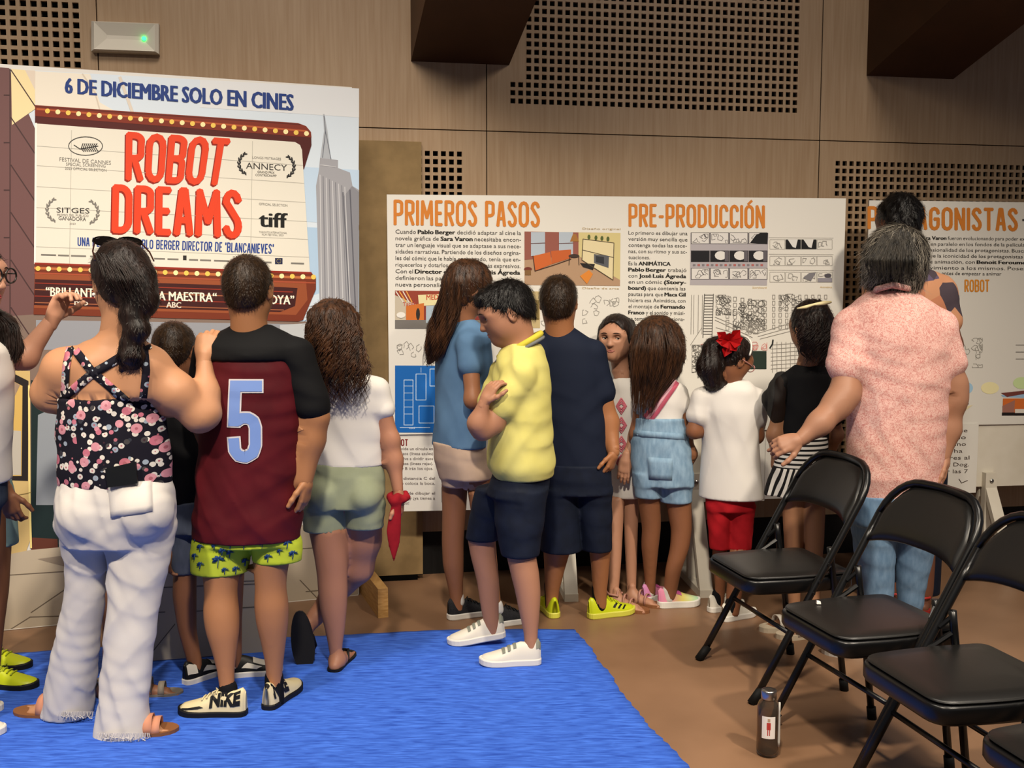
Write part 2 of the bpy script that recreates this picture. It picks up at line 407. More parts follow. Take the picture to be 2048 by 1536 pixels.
# skyscraper
sk = '#9c9da3'
pr.poly([(646, 228), (649, 228), (655, 262), (662, 320), (640, 318), (648, 262)], '#aab0b8', 3)
pr.poly([(640, 316), (676, 320), (676, 336), (700, 345), (705, 372), (718, 380), (717, 640), (640, 640), (632, 372), (638, 340)], sk, 3)
pr.poly([(688, 392), (704, 372), (718, 384), (717, 640), (700, 640)], '#85868d', 4)
for k in range(9):
    x = 640 + 6.2 * k; pr.line([(x, 350 + k * 3), (x + 4 + k, 638)], 1.6, '#7a7b83' if k % 2 else '#c3c4c8', 5)
for k in range(4): pr.line([(640 + 2 * k, 330 + 0 * k), (672, 334)], 1, '#c8c9cd', 5)
pr.line([(700, 380), (712, 638)], 2.5, '#5c5d66', 5); pr.line([(686, 385), (700, 638)], 2, '#60616a', 5)
pr.line([(648, 232), (651, 262), (645, 315)], 1.2, '#5c626e', 5); pr.line([(651, 262), (662, 318)], 1.2, '#5c626e', 5)
# building on the left
pr.poly([(-330, 110), (18, 136), (72, 262), (72, 740), (-330, 760)], '#6b4b4a', 3)
pr.poly([(22, 138), (50, 140), (70, 180), (70, 218), (24, 250)], '#e8d6a4', 4); pr.poly([(50, 140), (70, 141), (70, 180)], '#d8cbbb', 4)
pr.line([(20, 138), (20, 640)], 2, '#3e2a2b', 5)
for k in range(6): pr.line([(22, 140 + 95 * k), (72, 215 + 95 * k)], 2.2, '#432e2f', 5)
for k in range(5): pr.line([(8, 190 + 95 * k), (20, 190 + 95 * k)], 2, '#432e2f', 5)
# marquee
red, dred, mar = '#7a2c1b', '#4c1917', '#3c1616'
pr.poly([(70, 210), (596, 246), (612, 252), (622, 264), (623, 290), (608, 338), (600, 338), (598, 290), (70, 248)], dred, 6)
pr.poly([(70, 210), (596, 246), (612, 252), (622, 264), (623, 275), (70, 232)], red, 7)
pr.line([(74, 218), (612, 262)], 3.5, '#b0562f', 8); pr.line([(72, 213), (600, 249)], 2, '#5a1d16', 8)
pr.poly([(72, 247), (590, 284), (600, 290), (604, 300), (620, 545), (70, 527)], '#dcd8cb', 8)
for k, t in enumerate((0.16, 0.3, 0.45, 0.6, 0.74, 0.88)):
    pr.line([(72, 247 + 280 * t), (603 + 17 * t, 290 + 255 * t)], 0.9, '#aaa79d', 9)
for x in (143, 505): pr.line([(x, 252 + x * .06), (x - 4, 532)], 0.9, '#aaa79d', 9)
pr.line([(72, 247), (70, 527)], 4, '#f0ede4', 9)
for k in range(26):
    t = k / 25; pr.ell(95 + 518 * t, 222 + 45 * t, 5, 5, '#f0e2a6' if k % 2 else '#e6c25a', 10, 10)
# lower sign box
pr.poly([(70, 525), (622, 544), (632, 556), (632, 578), (606, 640), (596, 643), (67, 629)], '#71301c', 8)
pr.poly([(70, 545), (612, 563), (615, 600), (592, 630), (68, 616)], '#8f4a2b', 9)
pr.poly([(70, 558), (560, 574), (595, 576), (590, 612), (560, 624), (68, 610)], mar, 10)
for k in range(4): pr.line([(70, 566 + 13 * k), (585 - 6 * k, 584 + 12 * k)], 2.0, '#9a5a3c' if k % 2 else '#8b2f20', 11)
pr.line([(70, 527), (622, 546)], 4, '#8d2a1c', 10); pr.line([(70, 546), (630, 566)], 3, '#a04a30', 10); pr.line([(70, 536), (630, 556)], 5, '#b86a3c', 9)
for k in range(27):
    t = k / 26; pr.ell(76 + 551 * t, 537 + 17 * t, 5, 5, '#f0e2a6' if k % 2 else '#e6c25a', 12, 10)
for s, x0, x1, y, cap in (('\u201cBRILLANTE\u201d', 92, 205, 592, 19), ('\u201cOBRA MAESTRA\u201c', 268, 433, 599, 19), ('\u201cUNA JOYA\u201d', 478, 588, 606, 19)):
    pr.tline(s, x0, x1, y, cap, '#e9e4d2', 0.03, 0.02, 13)
pr.tline('mo', 149, 176, 610, 12, '#d9d0c0', 0.03, 0.01, 13); pr.tline('ABC', 333, 362, 615, 12, '#d9d0c0', 0.03, 0.02, 13)
# headline and title
pr.text('6 DE DICIEMBRE SOLO EN CINES', [(131, 154), (586, 187), (586, 221), (131, 186)], '#1f3a7c', 6, 0.035)
for dx, dy, c, ly in ((-2.5, 3, '#8c1f12', 9), (0, 0, '#d8401f', 11)):
    pr.glyphs('ROBOT', [(252 + dx, 263 + dy), (463 + dx, 277 + dy), (446 + dx, 373 + dy), (251 + dx, 362 + dy)], c, ly, 0.20, gap=.05)
    pr.glyphs('DREAMS', [(225 + dx, 368 + dy), (484 + dx, 380 + dy), (484 + dx, 478 + dy), (223 + dx, 466 + dy)], c, ly, 0.20, gap=.05)
pr.glyphs('UNA PELICULA DE PABLO BERGER DIRECTOR DE "BLANCANIEVES"', [(155, 474), (548, 488), (547, 508), (155, 492)], '#23408a', 9, 0.19, gap=.09, small=True)
# festival marks
def laurel(cx, cy, rx, ry, side, col):
    for k in range(7):
        a_ = R(-60 + 20 * k); x = cx + side * rx * cos(a_); y = cy + ry * sin(a_)
        for q in (-.55, .55): pr.ell(x + side * 2 * q, y, 5.2, 1.8, col, 10, 8, rot=(a_ * side + (pi / 2)) + q * side)
blk, gry = '#2b2a2a', '#77746e'
for k in range(24):
    a0, a1 = 2 * pi * k / 24, 2 * pi * (k + 1) / 24
    pr.line([(171 + 34 * cos(a0), 292 + 18.5 * sin(a0)), (171 + 34 * cos(a1), 292 + 18.5 * sin(a1))], 1.4, blk, 10)
pr.line([(148, 290), (160, 298), (196, 292)], 1.6, blk, 10)
for k in range(8): pr.line([(162 + 4 * k, 297 - k * .6), (166 + 4 * k, 287)], 1.6, blk, 10); pr.line([(162 + 4 * k, 297 - k * .6), (168 + 4 * k, 303)], 1.6, blk, 10)
pr.tline('FESTIVAL DE CANNES', 119, 222, 322, 8, gry, 0.07, 0, 10); pr.tline('SPECIAL SCREENING', 132, 211, 331, 6.5, gry, 0.05, 0, 10); pr.tline('2023 OFFICIAL SELECTION', 130, 213, 339, 5.5, gry, 0.05, 0, 10)
laurel(500, 327, 22, 22, -1, blk); laurel(566, 333, 22, 22, 1, blk)
pr.tline('LONGS METRAGES', 505, 562, 317, 5, gry, 0.06, 0, 10); pr.tline('ANNECY', 492, 574, 337, 13, blk, 0.06, 0.0, 10); pr.tline('GRAND PRIX', 515, 549, 346, 5, blk, 0.05, 0, 10); pr.tline('CONTRECHAMP', 511, 553, 352, 5, blk, 0.05, 0, 10)
laurel(120, 420, 26, 24, -1, gry); laurel(170, 424, 26, 24, 1, gry)
pr.tline('SITGES', 113, 179, 425, 11, blk, 0.03, 0, 10); pr.tline('PREMIO DEL PUBLICO', 114, 177, 432, 5, gry, 0.03, 0, 10); pr.tline('GANADORA', 117, 172, 440, 8, blk, 0.04, 0, 10); pr.tline('2023', 139, 151, 449, 3.5, gry, 0.0, 0, 10)
pr.tline('OFFICIAL SELECTION', 518, 575, 410, 5, gry, 0.06, 0, 10); pr.tline('tiff', 519, 574, 453, 31, '#141414', 0.05, 0.02, 10); pr.tline('TORONTO INTERNATIONAL', 518, 574, 466, 4, gry, 0.03, 0, 10); pr.tline('FILM FESTIVAL 2023', 524, 567, 471, 4, gry, 0.03, 0, 10)
for x, w in ((82, 30), (116, 22), (142, 30), (180, 30), (225, 26), (262, 30), (308, 22), (335, 22), (378, 18), (400, 22), (428, 30), (470, 40), (515, 28), (582, 22), (600, 8)):
    y = 505 + x * 0.034; pr.rect(x, y, x + w, y + 3, gry, 10, 0.03)
pr.rect(366, 511, 373, 520, blk, 10); pr.rect(550, 516, 565, 528, '#22284a', 10)
for k in range(8): pr.ell(557.5 + 4 * cos(k * pi / 4), 522 + 4 * sin(k * pi / 4), .7, .7, '#d8c060', 11, 6)
# street scene below the marquee
pr.poly([(-330, 655), (67, 629), (600, 643), (716, 640), (716, 1000), (-330, 1120)], '#7c6a60', 3)
pr.poly([(72, 640), (700, 650), (700, 690), (72, 700)], '#8f929a', 4); pr.poly([(560, 650), (717, 640), (717, 1020), (560, 1030)], '#b5b9bd', 4)
pr.poly([(62, 760), (118, 770), (118, 1100), (62, 1110)], '#1c2b2c', 5); pr.poly([(76, 830), (116, 812), (120, 1010), (72, 1010)], '#8d949c', 6)
pr.poly([(-330, 730), (60, 742), (62, 1075), (50, 1110), (-330, 1180)], '#c9ae74', 5)
pr.poly([(4, 735), (57, 762), (56, 962), (4, 960)], '#26201f', 6); pr.poly([(12, 755), (45, 772), (43, 952), (12, 952)], '#d0ad60', 7)
pr.poly([(12, 755), (40, 770), (12, 830)], '#9a8470', 8); pr.poly([(12, 860), (42, 862), (42, 950), (12, 950)], '#b9b3a6', 8)
pr.line([(58, 772), (59, 985), (62, 1095)], 4, '#e6d288', 8); pr.line([(10, 995), (62, 985)], 1.5, '#8d7a4a', 8)
pr.poly([(62, 1075), (115, 1078), (116, 1100), (62, 1104)], '#5e3428', 6)
pr.poly([(-330, 1180), (60, 1100), (330, 1075), (716, 1040), (716, 1191), (0, 1262), (-330, 1297)], '#b7aa95', 7)
pr.poly([(75, 1118), (150, 1108), (150, 1138), (95, 1124)], '#8f8273', 8)
for ln in ([(20, 1150), (140, 1142)], [(62, 1225), (140, 1172)], [(22, 1258), (60, 1234), (120, 1232)], [(600, 1160), (640, 1202)], [(612, 1183), (700, 1176)], [(560, 1100), (716, 1090)]):
    pr.line(ln, 1.6, '#6d6254', 9)
pr.line([(0, 1261), (716, 1190)], 1.6, '#e2ddd2', 9)
pr.done()
# pine foot of the photocall
nrm = PH.n; pf = PH.at(L_ + 0.012, 0.0, 0.36)
m_pine = mat('pine', '#c49a5f', 0.55, 0.3, var='#a87c44', scale=6, stretch=(6, 1.2, 22), bump=0.04, bscale=8)
foot = MB().box(pf, PH.s * 0.044, -nrm * 0.40, (0, 0, 0.128)).build('wooden_foot', m_pine)
tag(foot, 'pine plank foot standing beside the photocall edge', 'plank')

# ---- character standee in front (plain street print) ---------------------------------
SD = Plane(G(286, 1328), G(566, 1306))
sd = empty('standee_board', SD.at(SD.len / 2, 0)); tag(sd, 'low grey pavement-printed board standing in front of the photocall', 'display board')
board('board', SD, 0, SD.len, 0.010, 1.02, 0.012, mat('standee_grey', '#a39a8c', 0.6), sd)
ps = Print(SD, sd)
for ln in ([(290, 1322), (350, 1248)], [(300, 1225), (330, 1224)], [(385, 1223), (560, 1210)], [(470, 1163), (560, 1160)], [(320, 1175), (560, 1166)]): ps.line(ln, 1.8, '#55504a', 2)
ps.done()
st = MB().box(SD.at(SD.len * .45, 0.009, -0.0125), SD.s * 0.03, -SD.n * 0.22, (0, 0, 0.03)).box(SD.at(SD.len * .45, 0.009, -0.0125), SD.s * 0.03, -SD.n * 0.02, (0, 0, 0.8)).build('strut', m_card, sd)

# ---- loose fibreboard leaning on the wall --------------------------------------------
s0 = WALL.sz(690, 600)[0]; s1, z1 = WALL.sz(842, 285); zb = WALL.sz(830, 1140)[1]
mb_ = MB()
p = [WALL.at(s0, zb, .075), WALL.at(s1 - .015, zb, .075), WALL.at(s1 - .015, zb, .055), WALL.at(s0, zb, .055), WALL.at(s0, z1, .025), WALL.at(s1, z1, .025), WALL.at(s1, z1, .004), WALL.at(s0, z1, .004)]
fb = mb_.hexa(p).build('fibreboard_sheet', m_mdf); tag(fb, 'tall bare brown fibreboard sheet against the wall behind the photocall', 'board')
rest = MB().box(WALL.at(s0 + .02, 0, 0.005), WALL.s * (s1 - s0 - .06), WALL.n * .07, (0, 0, zb - .001)).build('packing_block', m_black); tag(rest, 'black block on the floor carrying the fibreboard sheet', 'block')

# ---- exhibition screens -----------------------------------------------------------------
m_frame = mat('white_paint', '#d6d0c2', 0.5, 0.4, var='#cdc6b6', scale=8)
def screen(pl, s0, s1, zlo, zhi, name, label, feet):
    """white painted carrier board on trestle legs"""
    e = empty(name, pl.at((s0 + s1) / 2, 0)); tag(e, label, 'display stand', 'white wooden display stands')
    board('carrier_board', pl, s0, s1, zlo, zhi, 0.018, m_frame, e)
    for s in feet:
        w = 0.062; zt = zlo + 0.075
        MB().box(pl.at(s - w / 2, 0.03, 0.0), pl.s * w, pl.n * 0.035, (0, 0, zt - 0.03)).build('post', m_frame, e)
        MB().box(pl.at(s - w / 2, 0.0, -0.22), pl.s * w, pl.n * 0.46, (0, 0, 0.035)).build('foot', m_frame, e)
        MB().hexa([pl.at(s - .03, .035, .20), pl.at(s + .03, .035, .20), pl.at(s + .03, .035, .235), pl.at(s - .03, .035, .235)] +
                  [pl.at(s - .03, zt - .13, .036), pl.at(s + .03, zt - .13, .036), pl.at(s + .03, zt - .075, .036), pl.at(s - .03, zt - .075, .036)]).build('brace', m_frame, e)
        MB().hexa([pl.at(s - .03, .035, -.20), pl.at(s + .03, .035, -.20), pl.at(s + .03, .035, -.165), pl.at(s - .03, .035, -.165)] +
                  [pl.at(s - .03, zt - .13, -.022), pl.at(s + .03, zt - .13, -.022), pl.at(s + .03, zt - .075, -.022), pl.at(s - .03, zt - .075, -.022)]).build('brace', m_frame, e)
        bl = MB(); bl.lathe((0, 0, 0), [(0.011, 0), (0.011, 0.004), (0.006, 0.008)], 14); rt = pl.n.to_track_quat('Z', 'Y').to_matrix(); c0 = pl.at(s, zt - 0.04, 0.0355)
        bl.v = [c0 + rt @ v for v in bl.v]; bl.build('bolt', mat('steel', '#9a9a98', 0.3, metal=1.0), e)
    return e
S1 = Plane(P(779, 860, 4.66)[:2], P(1676, 860, 4.86)[:2])
S2 = Plane(P(1722, 850, 5.06)[:2], P(2200, 850, 5.24)[:2])
z1b = S1.sz(1300, 862)[1]; z1lo = S1.sz(1300, 978)[1]; z1t = S1.sz(1200, 393)[1]
sc1 = screen(S1, 0.05, S1.len - .02, z1lo, z1b + .3, 'display_stand', 'white display stand carrying the wide two-topic text panel', [S1.sz(1128, 1100)[0], S1.sz(1386, 1100)[0]])
z2b = S2.sz(2000, 848)[1]; z2lo = S2.sz(2000, 972)[1]; z2t = S2.sz(1900, 403)[1]
sc2 = screen(S2, 0.25, 1.9, z2lo, z2b + .3, 'display_stand', 'white display stand with bolted post beyond the folding chairs', [S2.sz(1974, 980)[0], 1.7])
m_pan = mat('panel_white', '#d8d5cd', 0.55, 0.3)
def hang(pl, x0, x1, zt, zb, off, name, label, m=m_pan, th=.01, group=None):
    o = MB().box(pl.at(x0, zb, off), pl.s * (x1 - x0), -pl.n * th, (0, 0, zt - zb)).build(name, m); tag(o, label, 'panel', group); return o

# panel 1
TP = hang(S1, 0, S1.len, z1t, z1b, .012, 'text_panel', 'wide white panel headed with two orange titles and sketches', th=.0115)
q = Print(S1, TP, .012); org = '#c9792a'; tx = '#3b3836'; sl = .012
q.glyphs('PRIMEROS PASOS', [(787, 399), (1080, 403), (1080, 455), (787, 451)], org, 3, .19, gap=.09)
q.glyphs('PRE-PRODUCCION', [(1257, 407), (1530, 410), (1530, 457), (1257, 454)], org, 3, .19, gap=.09)
q.line([(1497, 408), (1503, 402)], 5, org, 3)
P1 = ['Cuando *Pablo Berger* decidi\u00f3 adaptar al cine la', 'novela gr\u00e1fica de *Sara Varon* necesitaba encon-', 'trar un lenguaje visual que se adaptase a sus nece-', 'sidades narrativas. Partiendo de los dise\u00f1os orgina-',
      'les del c\u00f3mic que le hab\u00eda enamorado, ten\u00eda que en-', 'riquecerlos y dotarlos de elementos m\u00e1s expresivos.', 'Con el *Director de Arte Jos\u00e9 Luis \u00c1greda*', 'definieron las pautas visuales de la', 'nueva personalidad de los personajes']
def rich(pr_, s, x0, x1, y, cap, sl=.012):
    """a justified line; *stars* mark bold words"""
    runs = []; bold = False
    for k, part in enumerate(s.split('*')):
        for w in part.split():
            runs.append((w, bold))
        bold = not bold
    wd = []
    for w, bo in runs:
        vs, _ = text_outline(w, 0.0); wd.append((max(v[0] for v in vs) - min(v[0] for v in vs)) * (1.12 if bo else 1))
    sp = 0.30; tot = sum(wd) + sp * (len(wd) - 1); k = (x1 - x0) / tot; x = x0
    for (w, bo), ww in zip(runs, wd):
        vs, _ = text_outline(w, 0.0)
        pr_.tline(w, x, x + ww * k, y + (x - x0) * sl, cap, '#17150f' if bo else tx, sl, 0.026 if bo else 0.0); x += (ww + sp) * k
for k, s in enumerate(P1):
    x1_ = (1042, 1042, 1042, 1041, 1041, 1041, 1040, 985, 1000)[k]
    rich(q, s, 791, x1_, 467 + 13.2 * k, 8.6)
P2 = ['Lo primero es dibujar una', 'versi\u00f3n muy sencilla que', 'contenga todas las esce-', 'nas, con su ritmo y sus ac-', 'tuaciones.', 'Es la *ANIM\u00c1TICA*', '*Pablo Berger* trabaj\u00f3', 'con *Jos\u00e9 Luis \u00c1greda*', 'en un c\u00f3mic *(Story-*', '*board)* que conten\u00eda las',
      'pautas para que *Maca Gil*', 'hiciera esa Anim\u00e1tica, con', 'el montaje de *Fernando*', '*Franco* y el sonido y m\u00fasi-', 'ca temporal que funciona-', 'r\u00e1 como gu\u00eda del', 'largometraje']
for k, s in enumerate(P2):
    w_ = (1375, 1375, 1374, 1374, 1300, 1341, 1373, 1372, 1372, 1371, 1371, 1371, 1370, 1370, 1369, 1340, 1330)[k]
    rich(q, s, 1257, w_, 469 + 12.25 * k, 7.8)
# colour picture of a furnished room (plain stand-in)
q.poly([(1049, 463), (1241, 466), (1240, 572), (1049, 570)], '#a98a6e', 2)
q.poly([(1049, 463), (1157, 465), (1157, 510), (1049, 520)], '#8c5348', 3); q.poly([(1157, 465), (1241, 466), (1240, 560), (1157, 512)], '#c9bb84', 3)
for x in (1062, 1118): q.poly([(x, 464), (x + 28, 464), (x + 28, 510), (x, 512)], '#a9b4c0', 4); q.line([(x, 487), (x + 28, 486)], 1.5, '#5a3a36', 5)
q.poly([(1066, 512), (1100, 504), (1104, 528), (1070, 542)], '#c0602c', 5); q.poly([(1102, 502), (1142, 499), (1142, 516), (1104, 528)], '#b85a2a', 5); q.line([(1066, 512), (1070, 542), (1108, 530), (1142, 518)], 1.6, '#3a221a', 6)
q.poly([(1166, 478), (1228, 486), (1226, 560), (1164, 520)], '#d6c9a0', 5); q.line([(1166, 478), (1228, 486), (1226, 560), (1164, 520)], 1.4, '#4b4030', 6, closed=True); q.line([(1165, 500), (1227, 515)], 1.4, '#4b4030', 6)
q.poly([(1188, 508), (1218, 512), (1217, 536), (1188, 526)], '#55575c', 6); q.poly([(1192, 512), (1208, 514), (1208, 528), (1192, 524)], '#2c2e33', 7)
for x in (1178, 1192, 1204, 1216): q.ell(x, 474 + (x - 1178) * .1, 3, 5, '#4b5a2c', 6, 8)
q.poly([(1160, 552), (1178, 540), (1186, 548), (1174, 568)], '#d08030', 6); q.ell(1148, 512, 11, 4, '#3a2c26', 6, 12); q.line([(1139, 514), (1138, 530)], 1.3, '#2c201a', 6); q.line([(1157, 514), (1158, 530)], 1.3, '#2c201a', 6)
q.poly([(1140, 483), (1158, 483), (1152, 468), (1146, 468)], '#9a6a34', 6); q.poly([(1160, 526), (1190, 528), (1186, 540), (1166, 534)], '#1e1b1a', 6); q.ell(1056, 538, 8, 4, '#6b2d22', 6, 12); q.rect(1050, 540, 1062, 550, '#7a5a34', 6)
q.tline('Dise\u00f1o original', 1165, 1241, 459, 4, '#b39a6a', .012); q.tline('Dise\u00f1o de arte', 1165, 1238, 578, 4, '#b39a6a', .012)
# street picture
q.poly([(790, 581), (985, 583), (985, 657), (790, 657)], '#b8ae9c', 2); q.poly([(790, 581), (985, 583), (985, 600), (840, 612), (790, 590)], '#8b3b2c', 3); q.poly([(836, 590), (985, 583), (985, 602), (838, 612)], '#d8cf9e', 4)
q.tline('MEDIO', 853, 890, 600, 11, '#b5301c', -.05, .01, 5); q.tline('Tacks', 806, 830, 612, 8, '#c04a3a', -.1, 0, 5); q.poly([(812, 612), (848, 606), (848, 646), (812, 640)], '#c06a2c', 4); q.poly([(848, 612), (985, 606), (985, 640), (848, 646)], '#7b2f28', 3)
q.poly([(790, 640), (985, 640), (985, 657), (790, 657)], '#6e6a66', 5); q.poly([(852, 612), (884, 610), (884, 644), (852, 646)], '#9fb0bd', 5)
for k in range(4): q.line([(792 + k * 7, 583), (806 + k * 6, 604)], 2, '#e0a24a' if k % 2 else '#d8d2c4', 5)
q.ell(802, 630, 9, 6, '#dcd9d2', 6, 12); q.ell(836, 628, 4, 12, '#2a2622', 6, 10)
q.poly([(1050, 582), (1080, 583), (1080, 656), (1050, 656)], '#b9a67a', 2); q.rect(1052, 600, 1078, 640, '#7c6a3c', 3)
# blueprint (plain technical sheet)
q.rect(790, 731, 985, 865, '#1560ad', 2, .004)
wl = '#c9dcef'
for r_ in ((808, 760, 826, 850), (832, 748, 852, 800), (860, 738, 905, 772), (838, 812, 868, 846), (880, 790, 930, 850)):
    q.line([(r_[0], r_[1]), (r_[2], r_[1]), (r_[2], r_[3]), (r_[0], r_[3])], 1.2, wl, 3, closed=True)
for k in range(5): q.line([(808, 772 + 14 * k), (826, 772 + 14 * k)], .8, wl, 3); q.line([(884 + 9 * k, 792), (884 + 9 * k, 848)], .7, '#7fa9d6', 3)
q.line([(842, 735), (842, 745)], .8, wl, 3); q.line([(800, 855), (860, 855)], 1, wl, 3); q.tline('SCALE', 818, 830, 858, 4, wl, 0)
# rows of loose pencil scribbles
rnd = random.Random(3)
def scribble(pr_, x0, y0, x1, y1, n, col='#8c8983', w=1.0, layer=2):
    for _ in range(n):
        cx, cy = rnd.uniform(x0, x1), rnd.uniform(y0, y1); a_ = rnd.uniform(0, 6.28); pts = []
        for j in range(7):
            pts.append((min(max(cx + rnd.uniform(3, 9) * cos(a_ + j * .9), x0), x1), min(max(cy + rnd.uniform(3, 9) * sin(a_ + j * .9), y0), y1)))
        pr_.line(pts, w, col, layer)
scribble(q, 794, 664, 870, 714, 9); scribble(q, 1165, 585, 1238, 618, 8); scribble(q, 1165, 620, 1200, 650, 3); scribble(q, 1082, 590, 1160, 700, 12); scribble(q, 890, 664, 985, 720, 8)
# storyboard
q.poly([(1381, 465), (1537, 466), (1534, 571), (1380, 570)], '#a8a3a8', 2)
for r_, (ya, yb) in enumerate(((466, 487), (502, 523), (537, 558))):
    for c_ in range(4):
        xa = 1383 + 38.5 * c_; dark = r_ == 1
        q.rect(xa - 1.2, ya - 1, xa + 36.4, yb + 1, '#3a373a', 3); q.rect(xa, ya, xa + 35, yb, '#15151a' if dark else '#d3d0cc', 4)
        if dark and c_: q.ell(xa + 20, ya + 9, 12, 9, '#d8d6d2', 5, 12); q.rect(xa + 28, ya, xa + 35, yb, '#5c585e', 6)
        elif not dark: scribble(q, xa + 2, ya + 2, xa + 33, yb - 2, 4, '#5e5b5c', .9, 5)
for x in range(1386, 1530, 9): q.rect(x, 528, x + 5, 532, '#a8605c' if x % 2 else '#7a757a', 4)
q.poly([(1500, 486), (1512, 470), (1520, 466), (1536, 466), (1535, 488)], '#101014', 6)
for r_, (ya, yb) in enumerate(((479, 498), (512, 531), (544, 564))):
    for c_ in range(4):
        xa = 1540 + 31.5 * c_; q.line([(xa, ya), (xa + 30, ya), (xa + 30, yb), (xa, yb)], .8, '#a9a69f', 3, closed=True)
        if r_ == 0 and c_ in (1, 2): q.rect(xa, ya, xa + 30, yb, '#101014', 4); q.poly([(xa + 4, ya), (xa + 24, ya), (xa + 20, yb - 2), (xa + 14, yb - 4)], '#d8d6d2', 5)
        else: scribble(q, xa + 3, ya + 3, xa + 27, yb - 2, 2, '#8f8c87', .9, 4)
    q.line([(1538, ya - 4), (1667, ya - 3)], 1, '#b5b2ab', 3)
q.poly([(1606, 556), (1618, 546), (1632, 545), (1622, 562)], '#77757a', 5); q.rect(1636, 556, 1664, 564, '#8a8790', 5); q.ell(1656, 551, 7, 4, '#4b4850', 6, 10)
q.tline('Storyboard', 1505, 1533, 577, 4, '#c8ab72', 0); q.tline('Anim\u00e1tica', 1640, 1664, 576, 4, '#c8ab72', 0)
# pencil drawings of streets
pen = '#85817b'; pd = '#55524e'
for x in (1383, 1388, 1397, 1405): q.line([(x, 590), (x - 1, 668)], .9, pen, 3)
for x in (1409, 1427): q.line([(x, 588), (x - 3, 675)], 1.4, pd, 3)
for k in range(15): q.line([(1409 - k * .2, 590 + 5.6 * k), (1427 - k * .2, 590 + 5.6 * k)], 1.3, pd, 3)
for a_, b__ in (((1381, 690), (1404, 655)), ((1430, 634), (1512, 668)), ((1430, 640), (1505, 675)), ((1512, 668), (1600, 640)), ((1516, 673), (1606, 648)), ((1520, 678), (1610, 655)), ((1432, 655), (1500, 676))): q.line([a_, b__], 1, pen, 3)
for c_ in range(6):
    for r_ in range(6):
        x = 1452 + 15 * c_; y = 592 + 12 * r_ + 2 * c_
        if y < 655: q.line([(x, y), (x + 6, y), (x + 6, y + 8), (x, y + 8)], 1, pd if c_ in (2, 3) else pen, 3, closed=True)
for c_ in range(9):
    for r_ in range(6):
        x = 1545 + 13 * c_; y = 590 + 12 * r_
        if x < 1665: q.line([(x, y), (x + 5, y), (x + 5, y + 8), (x, y + 8)], 1, pen, 3, closed=True)
scribble(q, 1432, 590, 1462, 630, 26, pd, .8, 3); scribble(q, 1466, 600, 1530, 660, 50, pd, .8, 3); scribble(q, 1560, 588, 1610, 620, 14, pd, .8, 3); scribble(q, 1490, 640, 1530, 668, 18, pen, .8, 3)
for c_ in range(8):
    for r_ in range(5): q.line([(1384 + 13 * c_, 692 + 11 * r_), (1392 + 13 * c_, 692 + 11 * r_), (1392 + 13 * c_, 700 + 11 * r_), (1384 + 13 * c_, 700 + 11 * r_)], .9, pen, 3, closed=True)
scribble(q, 1384, 690, 1430, 745, 30, pd, .9, 3); scribble(q, 1395, 688, 1490, 705, 12, '#c77f78', .9, 3); scribble(q, 1500, 684, 1534, 700, 8, '#d08a84', 1, 3); q.rect(1495, 702, 1533, 738, '#24322a', 4)
for k in range(7): q.line([(1542, 690 + 8 * k), (1600, 686 + 8 * k)], .9, pen, 3); q.line([(1545 + 9 * k, 684), (1545 + 9 * k, 745)], .9, pen, 3)
q.line([(1546, 680), (1545, 688), (1540, 696)], 3, '#222222', 4)
q.done()
# lower sheets
def sheet(pl, x0, y0, x1, y1, label, off=.016, name='paper_sheet'):
    s0_, z0_ = pl.sz(x0, y0); s1_, z1_ = pl.sz(x1, y1)
    o = MB().box(pl.at(s0_, z1_, off), pl.s * (s1_ - s0_), -pl.n * .003, (0, 0, z0_ - z1_)).build(name, m_pan); tag(o, label, 'sheet', 'white sheets hung below the text panels'); return o, off
s_, of = sheet(S1, 789, 870, 968, 1019, 'white instruction sheet with dark red heading below the blueprint', .0045)
q = Print(S1, s_, of)
q.glyphs('ROBOT', [(779, 878), (816, 878), (816, 892), (779, 892)], '#7a2420', 2, .2, gap=.1, small=True)
for k, s in enumerate(('Divide un c\u00edrculo en', 'trozos (l\u00edneas azules)', 'vuelve a dividir esos', 'trozos (l\u00edneas rojas).', 'A y B ir\u00e1n los ojos.', '', 'La distancia C del', 'ojo coloca la boca.', '', 'Deja de dibujar el', 'robot y \u00a1ya tienes a', 'Robot!')):
    if s: q.tline(s, 794 if k != 11 else 800, 866 if k < 5 else (870 if k < 11 else 818), 900 + 9.9 * k, 6, '#5b4f4c', 0)
q.line([(883, 975), (883, 1004), (930, 1004), (930, 975)], .9, '#8a8781', 2, closed=True); q.done()
for xa, xb, yb_, lb_ in ((1262, 1366, 984, 'blank white sheet below the panel beside the denim overalls'), (1407, 1528, 1001, 'white sheet with two faint heading lines behind the red bow girl'), (1530, 1600, 996, 'narrow white sheet behind the striped skirt')):
    s_, of = sheet(S1, xa, 870, xb, yb_, lb_, .0045); q = Print(S1, s_, of)
    if xa == 1407: q.tline('Robot', 1412, 1424, 886, 4, '#b08a86', 0); q.tline('dibujo', 1412, 1426, 895, 4, '#b08a86', 0)
    q.done()
